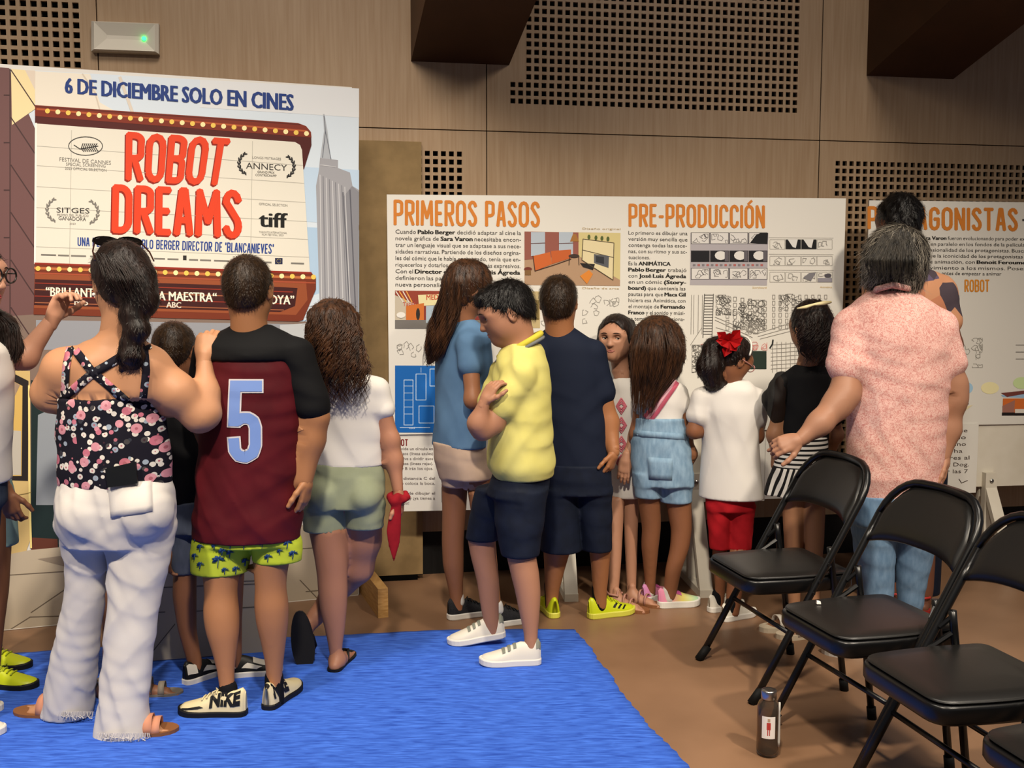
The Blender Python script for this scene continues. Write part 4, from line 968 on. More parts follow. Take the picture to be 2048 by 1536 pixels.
def facing(deg): a = R(deg); return Vector((-sin(a), cos(a), 0))     # 0 away from the camera, 90 to picture left, 180 to the camera
class Person:
    def __init__(self, label, Y, u, skin_c, group=None):
        g0 = P(u, 1200, Y); self.Y = Y; self.root = empty('person', (g0.x, Y, 0)); tag(self.root, label, 'person', group)
        self.bv = Vol(); self.extra = []; self.skin = skin(skin_c); self.bare = []
    def pt(self, u, v, dY=0.0): return P(u, v, self.Y + dY)
    def rows(self, rows, yaw=0, rho=.62, p=2.0, Y2=None, grow=0.0, cap=0):
        """silhouette rows (v, left, right[, dY[, rho]]) to a loft; Y2 = (v_top, dY_top, v_bottom, dY_bottom)"""
        out = []; a = R(yaw)
        for r in rows:
            v, l, r_ = r[:3]; dY = r[3] if len(r) > 3 else 0.0; ro = r[4] if len(r) > 4 else rho
            if Y2:
                t = min(max((v - Y2[0]) / (Y2[2] - Y2[0]), 0), 1); dY += Y2[1] + (Y2[3] - Y2[1]) * t
            c = self.pt((l + r_) / 2, v, dY); half = (r_ - l) / 2 / ppm(self.Y + dY) + grow
            rx = half / math.sqrt(cos(a) ** 2 + (ro * sin(a)) ** 2); out.append((c.x, c.y, c.z, rx, rx * ro))
        return zloft(out, a, p, cap)
    def chain(self, pts):
        """limb: (u, v, dY, radius in pixels)"""
        out = []
        for a, b in zip(pts[:-1], pts[1:]):
            out.append(cone(self.pt(*a[:3]), self.pt(*b[:3]), a[3] / ppm(self.Y + a[2]), b[3] / ppm(self.Y + b[2])))
        return out
    def arm(self, pts, k=.03):
        self.body(self.chain(pts), k=k); return pts
    def body(self, *prims, k=0.02):
        for pr in prims:
            for q in (pr if isinstance(pr, list) else [pr]): self.bv.add(q, k)
    def head(self, u, v, hh, yaw, pitch=0, roll=0, dY=0.0, face=True, lips='#9a5148', neck=None, wide=1.0, eye_turn=0):
        C = self.pt(u, v, dY); f = facing(yaw); up = Vector((0, 0, 1)); r = f.cross(up).normalized()
        M = Matrix.Rotation(R(pitch), 3, r); f = M @ f; up = M @ up
        M = Matrix.Rotation(R(roll), 3, f); r = M @ r; up = M @ up
        self.hC, self.hf, self.hu, self.hr_, self.hh = C, f, up, r, hh
        def q(a, b, c): return C + (r * a + f * b + up * c) * hh
        A = np.array([[r.x, f.x, up.x], [r.y, f.y, up.y], [r.z, f.z, up.z]]); self.hA = A; self.hq = q
        E = lambda a, b, c, ra, rb, rc: ellip(q(a, b, c), (ra * hh, rb * hh, rc * hh), A)
        V = Vol(); K = hh
        V.add(E(0, -.04, .14, .335 * wide, .41, .355), .02); V.add(E(0, .12, -.15, .228 * wide, .27, .33), .05 * K * 4)
        V.add(E(0, .25, -.38, .10, .10, .085), .10 * K * 2)
        for s in (-1, 1):
            V.add(E(s * .150 * wide, .20, -.10, .115, .13, .13), .10 * K * 2); V.add(E(s * .19 * wide, .02, -.25, .07, .14, .10), .12 * K * 2)
        V.add(E(0, .30, .12, .22, .085, .06), .05)           # brow
        V.add(cone(q(0, .375, .06), q(0, .455, -.115), .028 * K, .045 * K), .05 * K)
        V.add(E(0, .43, -.125, .075, .055, .04), .03 * K)
        for s in (-1, 1): V.sub(E(s * .148, .420, .030, .085, .085, .058), .06 * K)
        V.add(E(0, .345, -.235, .10, .05, .028), .02 * K); V.add(E(0, .335, -.285, .085, .05, .03), .02 * K); V.sub(E(0, .405, -.259, .10, .03, .008), .01 * K)
        for s in (-1, 1):
            ear = q(s * .345 * wide, -.05, -.03)
            V.add(ellip(ear, (.035 * K, .085 * K, .135 * K), A @ np.array(Matrix.Rotation(s * R(-22), 3, 'Z'))), .012 * K)
            V.sub(ellip(q(s * .385 * wide, -.035, -.02), (.022 * K, .045 * K, .085 * K), A), .012 * K)
        nb = self.pt(*neck[:3]) if neck else q(0, -.12, -.75)
        nr = neck[3] / ppm(self.Y) if neck else .24 * hh
        V.add(cone(q(0, -.12, -.20), nb, min(.235 * hh, nr * 1.02), nr), .03); self.bv.add(cone(q(0, -.12, -.35), nb, min(.22 * hh, nr * .98), nr), .04)
        self.extra.append((V, 0.0048))
        if face:
            def cap_(c, rad, a0, a1, e0, e1, name, m, gaze=0.0):
                vs = []; fs = []; na, ne = 12, 6
                for jj in range(ne + 1):
                    for ii in range(na + 1):
                        az = R(a0 + (a1 - a0) * ii / na) + gaze; el = R(e0 + (e1 - e0) * jj / ne); vs.append(c + (f * cos(el) * cos(az) + r * cos(el) * sin(az) + up * sin(el)) * rad)
                for jj in range(ne):
                    for ii in range(na): k0 = jj * (na + 1) + ii; fs.append((k0, k0 + 1, k0 + na + 2, k0 + na + 1))
                return mesh_obj(name, vs, fs, m, self.root, True)
            for s in (-1, 1):
                c = q(s * .148, .300, .022); er = .070 * hh
                self.ball('eye', c, er, m_eye, 1)
                g = R(eye_turn); ic = c + (f * cos(g) + r * sin(g)) * er * .66; self.ball('iris', ic, er * .43, m_iris, 1)
                cap_(c, er * 1.10, -85, 85, 10, 85, 'upper_eyelid', self.skin); cap_(c, er * 1.08, -85, 85, -85, -20, 'lower_eyelid', self.skin)
                vs_ = [c + (f * cos(R(e_)) * cos(R(a_)) + r * cos(R(e_)) * sin(R(a_)) + up * sin(R(e_))) * er * 1.12 for a_, e_ in ((-70, 2), (-40, 9), (0, 12), (40, 9), (70, 2))]
                MB().tube(vs_, .007 * hh, 5).build('eyelashes', m_brow, self.root, True)
            self.lips = lips
    def face_marks(self):
        """eyebrows and lips laid on the finished face"""
        t = bvh_of(self.bodyo); q, f, hh = self.hq, self.hf, self.hh
        def on(a, c, off):
            h = t.ray_cast(q(a, 1.2, c), -f, hh * 1.6); return (h[0] if h[0] is not None else q(a, .36, c)) + f * off * hh
        for s in (-1, 1):
            MB().tube([on(s * (.065 + .043 * k), .118 + .022 * sin(.35 + k * .75), .002) for k in range(5)], [.005 * hh, .009 * hh, .009 * hh, .007 * hh, .003 * hh], 6).build('eyebrow', m_brow, self.root, True)
        ml = mat('lip_' + self.lips.strip('#'), self.lips, .45, .4)
        for c0, w, th, bow in ((-.243, .098, .017, .006), (-.274, .088, .021, -.006)):
            MB().tube([on(w * s, c0 + bow * (1 - abs(s) * 2.2 if abs(s) < .5 else -.3) - (.010 * abs(s) if c0 > -.25 else -.014 * s * s), .001) for s in (-1, -.66, -.33, 0, .33, .66, 1)], [.003 * hh, th * hh * .65, th * hh * .95, th * hh * .9, th * hh * .95, th * hh * .65, .003 * hh], 8).build('lip', ml, self.root, True)
    def ball(self, name, c, r, m, sub=1):
        b = bmesh.new(); bmesh.ops.create_icosphere(b, subdivisions=sub + 1, radius=r)
        o = mesh_obj(name, [Vector(v.co) + c for v in b.verts], [[v.index for v in f.verts] for f in b.faces], m, self.root, True); b.free(); return o
    def hand(self, u, v, dY, d, n, L, thumb=1, curl=25, spread=1.0, fist=False):
        """wrist pixel, finger direction d, palm normal n, hand length in metres"""
        w = self.pt(u, v, dY); d = Vector(d).normalized(); n = Vector(n); n = (n - d * n.dot(d)).normalized(); b = d.cross(n) * thumb
        V = Vol()
        V.add(cone(w - d * .10 * L, w + d * .12 * L, .145 * L, .15 * L), .01)
        A = np.array([[b.x, d.x, n.x], [b.y, d.y, n.y], [b.z, d.z, n.z]])
        V.add(ellip(w + d * .30 * L, (.225 * L, .27 * L, .10 * L), A), .02)
        for i, (s, ln) in enumerate(((.165, .40), (.057, .45), (-.052, .42), (-.155, .33))):
            c = curl * (1 + .12 * i); p = w + d * (.50 - .02 * abs(i - 1.3)) * L + b * s * spread * L; dr = (d + b * s * .35 * spread).normalized()
            rr = .058 * L
            V.add(cone(w + d * .25 * L + b * s * .7 * L, p, .07 * L, rr), .008)
            for k, fr in enumerate((.45, .31, .24)):
                ax_ = dr.cross(n).normalized(); dr = Matrix.Rotation(R(c * (1.0 if k else .8)), 3, ax_) @ dr; n2 = n
                q_ = p + dr * ln * fr * L; V.add(cone(p, q_, rr, rr * .92), .0022); p = q_; rr *= .9
        p = w + d * .13 * L + b * .16 * L; dr = (d * .75 + b * .62 + n * .25).normalized(); rr = .068 * L
        for fr in (.22, .18, .14):
            q_ = p + dr * fr * L; V.add(cone(p, q_, rr, rr * .92), .006); p = q_; rr *= .9; dr = (dr + d * .25 - b * .12 + n * .12).normalized()
        self.extra.append((V, max(.0028, .020 * L)))
    def foot(self, ankle, deg, L, up=.42):
        """bare foot; ankle is the floor point under the ankle"""
        a = Vector(ankle); d = facing(deg); s = d.cross(Vector((0, 0, 1))); V = Vol()
        def q(t, y, z): return a + d * (t * L) + s * (y * L) + Vector((0, 0, z * L))
        V.add(cone(q(-.15, 0, .105), q(.02, 0, .13), .098 * L, .10 * L), .02)
        V.add(cone(q(0, 0, .16), q(.0, 0, up), .105 * L, .088 * L), .03)
        V.add(cone(q(.05, 0, .17), q(.46, .02, .085), .125 * L, .075 * L), .03); V.add(cone(q(.1, -.03, .10), q(.5, -.07, .07), .08 * L, .06 * L), .02); V.add(cone(q(.2, .05, .10), q(.52, .085, .07), .08 * L, .06 * L), .02)
        for i, (y, t, r) in enumerate(((.115, .745, .047), (.05, .745, .034), (.0, .72, .032), (-.05, .68, .03), (-.095, .64, .03))):
            V.add(cone(q(.52, y * .9, .065), q(t - .03, y, .04), r * L * 1.1, r * L), .004)
        self.extra.append((V, .0038)); return q
    def finish(self, h=.0095):
        Vs = []; Fs = []; base = 0
        for V, hh in [(self.bv, h)] + self.extra:
            v, f_ = V.mesh(hh); Vs.append(v); Fs.append(f_ + base); base += len(v)
            if V is self.bv: self.nbody = len(v)
        self.bodyo = np_obj('body', np.concatenate(Vs), np.concatenate(Fs), self.skin, self.root)
        if getattr(self, 'lips', None): self.face_marks()
        return self.bodyo
    def wear(self, name, m, prims, k=.02, wr=None, h=.0075, label=None, cuts=()):
        V = Vol()
        for pr in prims:
            for q in (pr if isinstance(pr, list) else [pr]): V.add(q, k)
        for c in cuts: V.sub(c, .004)
        v, f_ = V.mesh(h, wr); o = np_obj(name, v, f_, m, self.root)
        if label: o['label'] = label
        return o
    def cap_hair(self, m, rows=None, c0=-.10, c1=.78, thick=1.07, k=.02, h=.0055, amp=.003, fr=(90, 22), locks=(), yawr=0, rho=.8, seed=1, front=None, name='hair', extra=None, low=-.42, top=1.0, facecut=None, fuzz=(2600, .016, .0016, .35)):
        """hair cap on the skull above the hairline plus hanging rows"""
        q, A, hh = self.hq, self.hA, self.hh; C = np.array(self.hC); f = np.array(self.hf); u = np.array(self.hu); V = Vol()
        V.add(ellip(q(0, -.045, .145), (.335 * thick * hh, .415 * thick * hh, .36 * thick * top * hh), A), .0)
        V.add(ellip(q(0, -.20, -.02), (.285 * thick * hh, .26 * thick * hh, .36 * thick * hh), A), .03)
        def cut(X, Y, Z):
            pf = ((X - C[0]) * f[0] + (Y - C[1]) * f[1] + (Z - C[2]) * f[2]) / hh; pu = ((X - C[0]) * u[0] + (Y - C[1]) * u[1] + (Z - C[2]) * u[2]) / hh
            line = np.maximum(c0 + c1 * pf, low); 
            if front is not None: line = np.where(pf > .2, np.minimum(line, front), line)
            return (line - pu) * hh * .75
        V.cut(cut)
        if facecut: V.sub(ellip(q(0, facecut[0], facecut[1]), (facecut[2] * hh, facecut[3] * hh, facecut[4] * hh), A), .006)
        if rows: V.add(self.rows(rows, yawr, rho) if not callable(rows) else rows(), k)
        for l in locks:
            for pr in self.chain(l): V.add(pr, k)
        for pr in (extra or []): V.add(pr, k)
        v, f_ = V.mesh(h, [(amp, fr[0], fr[1], seed, .6), (amp * .6, fr[0] * 2.1, fr[1] * 1.4, seed + 3, .5)])
        o = np_obj(name, v, f_, m, self.root)
        if fuzz: self.fuzz(o, m, *fuzz, seed=seed)
        return o
    def fuzz(self, o, m, n, length, width, lift, seed=1):
        """short single hairs over the hair surface, lying down its slope from the crown"""
        V = np.empty(len(o.data.vertices) * 3, dtype=f32); o.data.vertices.foreach_get('co', V); V = V.reshape(-1, 3)
        N = np.empty(len(V) * 3, dtype=f32); o.data.vertices.foreach_get('normal', N); N = N.reshape(-1, 3)
        rg = np.random.default_rng(seed); I = rg.integers(0, len(V), n); p = V[I] + rg.normal(0, .002, (n, 3)); nn = N[I]
        cr = np.array(self.hq(.02, -.30, .48)); d = p - cr; d[:, 2] -= .06; d /= np.linalg.norm(d, axis=1)[:, None] + 1e-6
        d += rg.normal(0, .28, (n, 3)); t = d - nn * (d * nn).sum(1)[:, None]; t /= np.linalg.norm(t, axis=1)[:, None] + 1e-6
        L_ = (length * rg.uniform(.5, 1.3, n))[:, None]; s_ = np.cross(nn, t) * width / 2
        a = p - nn * .001; m1 = p + t * L_ * .5 + nn * lift * L_ * .7; e = p + t * L_ + nn * lift * L_ * .55
        Vv = np.stack([a - s_, a + s_, m1 - s_ * .8, m1 + s_ * .8, e - s_ * .1, e + s_ * .1], 1).reshape(-1, 3); k = np.arange(n)[:, None] * 6
        Ff = np.concatenate([k + np.array([[0, 1, 3, 2]]), k + np.array([[2, 3, 5, 4]])])
        q = np_obj('loose_hair', Vv, Ff, m, self.root); q['kind'] = 'stuff'; return q
    def sleeve(self, arm, seg, t, g, flare=0):
        """garment over an arm chain: whole segments up to seg, then part t of the next"""
        pts = [(a[0], a[1], a[2], a[3] + g) for a in arm[:seg + 1]]; a, b = arm[seg], arm[seg + 1]
        e = tuple(a[i] + (b[i] - a[i]) * t for i in range(4)); pts.append(e[:3] + (e[3] + g + flare,))
        rest = [e] + list(arm[seg + 1:])
        self.bare += [(np.array(self.pt(*p0[:3])), np.array(self.pt(*p1[:3])), max(p0[3], p1[3]) / ppm(self.Y) * 1.25) for p0, p1 in zip(rest[:-1], rest[1:])]
        return self.chain(pts)
    def tuck(self, *objs, d=.03, inset=.005):
        """keep the body inside its clothes"""
        me = self.bodyo.data; VV = np.array([v.co[:] for v in me.vertices[:self.nbody]]); free = np.ones(len(VV), bool)
        for a, b, r in self.bare:
            ab = b - a; tt = np.clip((VV - a) @ ab / (ab @ ab), 0, 1); free &= np.linalg.norm(VV - a - tt[:, None] * ab, axis=1) > r
        free = np.nonzero(free)[0].tolist()
        for o in objs:
            t = bvh_of(o); c = np.array([v.co[:] for v in o.data.vertices]); lo, hi = c.min(0) - .02, c.max(0) + .02
            for vi in free:
                v = me.vertices[vi]; q = v.co
                if lo[0] < q.x < hi[0] and lo[1] < q.y < hi[1] and lo[2] < q.z < hi[2]:
                    h = t.find_nearest(q, d)
                    if h[0] is None or h[1].z < -.22: continue
                    if (q - h[0]).dot(h[1]) > -inset: v.co = h[0] - h[1] * inset
        me.update()
    def strands(self, m, paths, n, r, wob, curl, seed, name='hair_strand_bundle', pts=12, spread=.5):
        """loose locks following guide paths of (u, v, dY, half width in pixels)"""
        rd = random.Random(seed); b = MB()
        for _ in range(n):
            gp = paths[rd.randrange(len(paths))]; off = rd.uniform(-1, 1); dep = rd.uniform(-.5, .2); ph = rd.uniform(0, 6.28); cf = curl * rd.uniform(.7, 1.3); t1 = rd.uniform(.65, 1.0); t0 = rd.uniform(0, .35); pp = []; rr = []
            for k in range(pts):
                t = t0 + (t1 - t0) * k / (pts - 1); x = t * (len(gp) - 1); i = min(int(x), len(gp) - 2); e = x - i
                a, c = gp[i], gp[i + 1]; g_ = [a[j] + (c[j] - a[j]) * e for j in range(4)]
                w_ = wob * min(1, k / 3)
                pp.append(self.pt(g_[0] + off * g_[3] + w_ * sin(ph + cf * t), g_[1], g_[2] - abs(1 - off * off) ** .5 * spread * g_[3] / ppm(self.Y) + w_ * .6 / ppm(self.Y) * cos(ph + cf * t)))
                rr.append(r * (1 - .75 * (k / (pts - 1)) ** 2))
            b.tube(pp, rr, 4, caps=False)
        o = b.build(name, m, self.root, True); o['kind'] = 'stuff'; return o

# ------------------------------------------------------------------ shoes
class Shoe:
    def __init__(self, person, ankle, deg, L, W=None, hgt=.075, pitch=0, lift=0.0, collar=.34, sole=.022, name='shoe'):
        self.p = person; self.L = L; self.W = W or L * .37; self.d = facing(deg); self.s = self.d.cross(Vector((0, 0, 1))); self.z0 = sole; self.h = hgt; self.col = collar
        a = Vector(ankle); self.o = a - self.d * (.24 * L); self.M = Matrix.Identity(3); self.lift = lift
        if pitch:
            ax = self.s; self.M = Matrix.Rotation(R(-pitch), 3, ax)
        self.piv = self.o + self.d * (.75 * L) if pitch > 0 else self.o + self.d * .1 * L
        self.name = name; self.up = None
    def tf(self, x, y, z):
        w = self.o + self.d * x + self.s * y + Vector((0, 0, z)); return self.piv + self.M @ (w - self.piv) + Vector((0, 0, self.lift))
    def wid(self, t):
        xs = (0, .02, .06, .14, .3, .45, .66, .82, .92, .975, 1); ys = (.22, .45, .60, .68, .70, .76, .96, .92, .70, .40, .12); return float(np.interp(t, xs, ys)) * self.W / 2
    def hei(self, t):
        c = self.col; xs = (0, .04, c * .5, c, c + .12, .62, .8, .93, 1); ys = (.80, 1.0, .84, .88, .74, .52, .36, .27, .10); return float(np.interp(t, xs, ys)) * self.h
    def S(self, t, a, off=0.0):
        w = self.wid(t) + off; hh = self.hei(t) + off; c, s = cos(a), sin(a)
        tap = 1 - .34 * max(0, s) * (1 if t < .5 else .4)
        return self.tf(t * self.L, math.copysign(abs(c) ** .75, c) * w * tap, self.z0 * .8 + hh * max(0, s) ** .72)
    def build(self, upper, sole, label=None):
        T = [0, .015, .05, .1, .17, .25, .33, .4, .48, .56, .64, .72, .8, .87, .93, .97, .99, 1]; n = 14; vs = []; fs = []
        for t in T:
            for k in range(n + 1): vs.append(self.S(t, pi * k / n))
        for i in range(len(T) - 1):
            for k in range(n): a = i * (n + 1) + k; fs.append((a, a + 1, a + n + 2, a + n + 1))
        fs.append(tuple(range(n + 1))); fs.append(tuple((len(T) - 1) * (n + 1) + k for k in range(n, -1, -1)))
        o = mesh_obj(self.name, vs, fs, upper, self.p.root, True); self.up = o
        if label: o['label'] = label
        out = [(t, 1) for t in T] + [(t, -1) for t in reversed(T)]; m = len(out); vs = []; fs = []
        for z, g_ in ((0, .97), (.004, 1.05), (self.z0, 1.06), (self.z0 + .004, 1.0)):
            for t, sd in out:
                tt = t; x = (t - .5) * (1 + (g_ - 1) * .35) + .5; toe = .006 * max(0, (t - .75) / .25) ** 2
                vs.append(self.tf(x * self.L, sd * self.wid(tt) * g_, z + toe))
        for i in range(3):
            for k in range(m): l = (k + 1) % m; fs.append((i * m + k, i * m + l, (i + 1) * m + l, (i + 1) * m + k))
        fs.append(tuple(range(m))[::-1]); fs.append(tuple(3 * m + k for k in range(m)))
        s_ = mesh_obj('sole', vs, fs, sole, None, False); sub_child(s_, o); return self
    def patch(self, t0, t1, a0, a1, m, name='stripe', skew=0.0, off=.002, nt=4, na=5):
        vs = []; fs = []
        for j in range(na + 1):
            for i in range(nt + 1):
                f_ = j / na; vs.append(self.S(min(max(t0 + (t1 - t0) * i / nt + skew * f_, 0), 1), R(a0 + (a1 - a0) * f_), off))
        for j in range(na):
            for i in range(nt): a = j * (nt + 1) + i; fs.append((a, a + 1, a + nt + 2, a + nt + 1))
        o = mesh_obj(name, vs, fs, m, None, True); sub_child(o, self.up); return self
    def text(self, s, t0, t1, a0, a1, m, bold=.03):
        vs, fs = text_outline(s, bold); x0 = min(v[0] for v in vs); x1 = max(v[0] for v in vs)
        o = mesh_obj('lettering', [self.S(t0 + (t1 - t0) * (x - x0) / (x1 - x0), R(a0 + (a1 - a0) * y / .73), .0025) for x, y in vs], fs, m, None); o['kind'] = 'stuff'; sub_child(o, self.up); return self
    def laces(self, m, t0=.42, t1=.62, n=4):
        b = MB()
        for k in range(n):
            t = t0 + (t1 - t0) * k / (n - 1); b.tube([self.S(t, R(a), .004) for a in (60, 75, 90, 105, 120)], .0028, 5)
        b.tube([self.S(t0, R(90), .006), self.S(t0 + .05, R(62), .016), self.S(t0 + .02, R(50), .010)], .0022, 5); b.tube([self.S(t0, R(90), .006), self.S(t0 + .05, R(118), .016), self.S(t0 + .02, R(130), .010)], .0022, 5)
        o = b.build('lace', m, None, True); o['kind'] = 'stuff'; sub_child(o, self.up); return self
def sock(person, m, pts): 
    V = Vol()
    for q in person.chain(pts): V.add(q, .01)
    v, f_ = V.mesh(.006); return np_obj('sock', v, f_, m, person.root)
def sandal(person, ankle, deg, L, m_s, m_strap, bands=((.35, 1), (.62, 1)), thick=.018, lift=0.0, heelstrap=True, W=None, thong=False):
    a = Vector(ankle); d = facing(deg); s = d.cross(Vector((0, 0, 1))); o = a - d * (.24 * L)
    sh = Shoe(person, ankle, deg, L, W); T = [0, .02, .06, .12, .25, .4, .55, .68, .8, .9, .96, 1]
    out = [(t, 1) for t in T] + [(t, -1) for t in reversed(T)]; m = len(out); vs = []; fs = []
    for z in (0, thick):
        for t, sd in out: vs.append(o + d * (t * L) + s * (sd * sh.wid(t) * 1.05) + Vector((0, 0, z + lift)))
    for k in range(m): l = (k + 1) % m; fs.append((k, l, m + l, m + k))
    fs.append(tuple(range(m))[::-1]); fs.append(tuple(m + k for k in range(m)))
    so = mesh_obj('sandal', vs, fs, m_s, person.root)
    def P3(t, y, z): return o + d * (t * L) + s * (y * sh.wid(t)) + Vector((0, 0, z + lift))
    for t, w in bands:
        hz_ = {0: 0}; top = thick + L * float(np.interp(t, (.2, .4, .6, .8), (.42, .30, .20, .12)))
        vs = []; fs = []
        for k in range(11):
            an = pi * k / 10; y = cos(an) * 1.05; z = thick * .6 + (top - thick * .6) * sin(an) ** .7
            for q_ in (-.035 * w, .035 * w): vs.append(P3(t + q_, y, z))
        for k in range(10): fs.append((2 * k, 2 * k + 1, 2 * k + 3, 2 * k + 2))
        b_ = mesh_obj('strap', vs, fs, m_strap, None, True); b_.modifiers.new('t', 'SOLIDIFY').thickness = .003; sub_child(b_, so)
    if heelstrap:
        b_ = MB().tube([P3(.34, .95, thick + .05 * 1), P3(.12, .9, thick + .05), P3(.0, .0, thick + .055), P3(.12, -.9, thick + .05), P3(.34, -.95, thick + .05)], .005, 6).build('strap', m_strap, None, True); sub_child(b_, so)
    if thong:
        b_ = MB().tube([P3(.45, .95, thick), P3(.58, .6, thick + .035), P3(.72, .15, thick + .022), P3(.72, .12, thick)], .005, 6).tube([P3(.45, -.95, thick), P3(.58, -.5, thick + .035), P3(.72, .12, thick + .022)], .005, 6).build('strap', m_strap, None, True); b_['kind'] = 'stuff'; sub_child(b_, so)
    return so
# ================================================================== cloth with woven or printed patterns
def pattern(name, build, rough=.85):
    m = bpy.data.materials.new(name); m.use_nodes = True; nt = m.node_tree; b = nt.nodes['Principled BSDF']; b.inputs['Roughness'].default_value = rough; b.inputs['Specular IOR Level'].default_value = .2
    tc = nt.nodes.new('ShaderNodeTexCoord'); build(nt, b, tc.outputs['Object'], nt.links.new); return m
def ramp(nt, stops, const=False):
    r = nt.nodes.new('ShaderNodeValToRGB'); r.color_ramp.interpolation = 'CONSTANT' if const else 'LINEAR'
    while len(r.color_ramp.elements) < len(stops): r.color_ramp.elements.new(.5)
    for e, (p, c) in zip(r.color_ramp.elements, stops): e.position = p; e.color = rgb(c)
    return r
def floral(nt, b, co, L):
    def layer(scale, thr, cols, seed):
        mp = nt.nodes.new('ShaderNodeMapping'); mp.inputs['Location'].default_value = (seed, seed, seed); mp.inputs['Scale'].default_value = (1, .25, 1)
        L(co, mp.inputs[0]); v = nt.nodes.new('ShaderNodeTexVoronoi'); v.inputs['Scale'].default_value = scale; L(mp.outputs[0], v.inputs['Vector'])
        sp = nt.nodes.new('ShaderNodeSeparateColor'); L(v.outputs['Color'], sp.inputs[0]); r = ramp(nt, cols, True); L(sp.outputs[0], r.inputs[0])
        g_ = nt.nodes.new('ShaderNodeMath'); g_.operation = 'LESS_THAN'; g_.inputs[1].default_value = thr; L(v.outputs['Distance'], g_.inputs[0])
        g2 = nt.nodes.new('ShaderNodeMath'); g2.operation = 'LESS_THAN'; g2.inputs[1].default_value = thr * .35; L(v.outputs['Distance'], g2.inputs[0])
        mx = nt.nodes.new('ShaderNodeMix'); mx.data_type = 'RGBA'; L(g2.outputs[0], mx.inputs[0]); L(r.outputs[0], mx.inputs[6]); mx.inputs[7].default_value = rgb('#a8626e'); return g_, mx
    base = nt.nodes.new('ShaderNodeRGB'); base.outputs[0].default_value = rgb('#12101c')
    a, ca = layer(50, .44, [(0, '#c9c3bb'), (.45, '#8e9aa8'), (.62, '#d5d0c6'), (.8, '#12101c')], 2.3); c, cc = layer(27, .42, [(0, '#12101c'), (.3, '#c98a96'), (.62, '#b86a7c'), (.85, '#12101c')], 5.1)
    m1 = nt.nodes.new('ShaderNodeMix'); m1.data_type = 'RGBA'; L(a.outputs[0], m1.inputs[0]); L(base.outputs[0], m1.inputs[6]); L(ca.outputs[2], m1.inputs[7])
    k = nt.nodes.new('ShaderNodeMath'); k.operation = 'MULTIPLY'; L(c.outputs[0], k.inputs[0]); k.inputs[1].default_value = .92
    m2 = nt.nodes.new('ShaderNodeMix'); m2.data_type = 'RGBA'; L(k.outputs[0], m2.inputs[0]); L(m1.outputs[2], m2.inputs[6]); L(cc.outputs[2], m2.inputs[7]); L(m2.outputs[2], b.inputs['Base Color'])
m_floral = pattern('floral_cloth', floral)
def squiggle(nt, b, co, L):
    n = nt.nodes.new('ShaderNodeTexNoise'); n.inputs['Scale'].default_value = 95; n.inputs['Detail'].default_value = 1.0; n.inputs['Distortion'].default_value = 1.2; L(co, n.inputs['Vector'])
    r = ramp(nt, [(.40, '#dcb0a6'), (.50, '#bd7a73'), (.56, '#dcb4aa')]); L(n.outputs['Fac'], r.inputs[0]); L(r.outputs[0], b.inputs['Base Color'])
m_pink = pattern('pink_print_cloth', squiggle)
def patch(nt, b, co, L):
    v = nt.nodes.new('ShaderNodeTexVoronoi'); v.inputs['Scale'].default_value = 13; L(co, v.inputs['Vector']); sp = nt.nodes.new('ShaderNodeSeparateColor'); L(v.outputs['Color'], sp.inputs[0])
    r = ramp(nt, [(0, '#4a4048'), (.25, '#b87a5c'), (.48, '#8d7a52'), (.62, '#5d5168'), (.78, '#c08a68'), (.92, '#cfc6c4')], True); L(sp.outputs[0], r.inputs[0]); L(r.outputs[0], b.inputs['Base Color'])
m_patch = pattern('patchwork_cloth', patch)
def stripes(rot, scale, duty):
    def bld(nt, b, co, L):
        mp = nt.nodes.new('ShaderNodeMapping'); mp.inputs['Rotation'].default_value = rot; L(co, mp.inputs[0]); sx = nt.nodes.new('ShaderNodeSeparateXYZ'); L(mp.outputs[0], sx.inputs[0])
        a = nt.nodes.new('ShaderNodeMath'); a.operation = 'MULTIPLY'; a.inputs[1].default_value = scale; L(sx.outputs[2], a.inputs[0]); f_ = nt.nodes.new('ShaderNodeMath'); f_.operation = 'FRACT'; L(a.outputs[0], f_.inputs[0])
        r = ramp(nt, [(0, '#d2cfc8'), (duty, '#151415')], True); L(f_.outputs[0], r.inputs[0]); L(r.outputs[0], b.inputs['Base Color'])
    return bld
m_str1 = pattern('striped_cloth', stripes((0, 0, 0), 52, .55)); m_str2 = pattern('striped_cloth_slanted', stripes((0, R(72), 0), 50, .55))
def denim(name, a, c): return mat(name, a, .85, .2, var=c, scale=60, stretch=(1, 1, .35), bump=.2, bscale=300, bdist=.001)
def rainbow(nt, b, co, L):
    sx = nt.nodes.new('ShaderNodeSeparateXYZ'); L(co, sx.inputs[0]); a = nt.nodes.new('ShaderNodeMapRange'); a.inputs[1].default_value = .52; a.inputs[2].default_value = .84; L(sx.outputs[0], a.inputs[0])
    r = ramp(nt, [(0, '#9a92b8'), (.3, '#c87aa6'), (.55, '#d98a9a'), (.72, '#d6c86c'), (1, '#8fc4b0')]); L(a.outputs[0], r.inputs[0]); L(r.outputs[0], b.inputs['Base Color'])
m_rain = pattern('rainbow_mesh', rainbow)
W_TEE = cloth('white_cotton', '#d2cec8', rough=.9); m_blk = cloth('black_cotton', '#0d0d0f', rough=.8); m_navy = cloth('navy_cotton', '#131a2b', rough=.8); m_navy2 = cloth('navy_twill', '#141b2c', var='#101624', rough=.75)
m_neon = mat('neon_yellow', '#b9c41a', .4, .4); m_bsock = cloth('black_sock', '#0b0c10'); m_wsock = cloth('white_sock', '#c9c6c0'); m_blkp = mat('black_print', '#111112', .5, .3); m_shoe_w = mat('white_leather', '#cfcabd', .5, .35); m_shoe_c = mat('cream_leather', '#cfc29a', .45, .4)
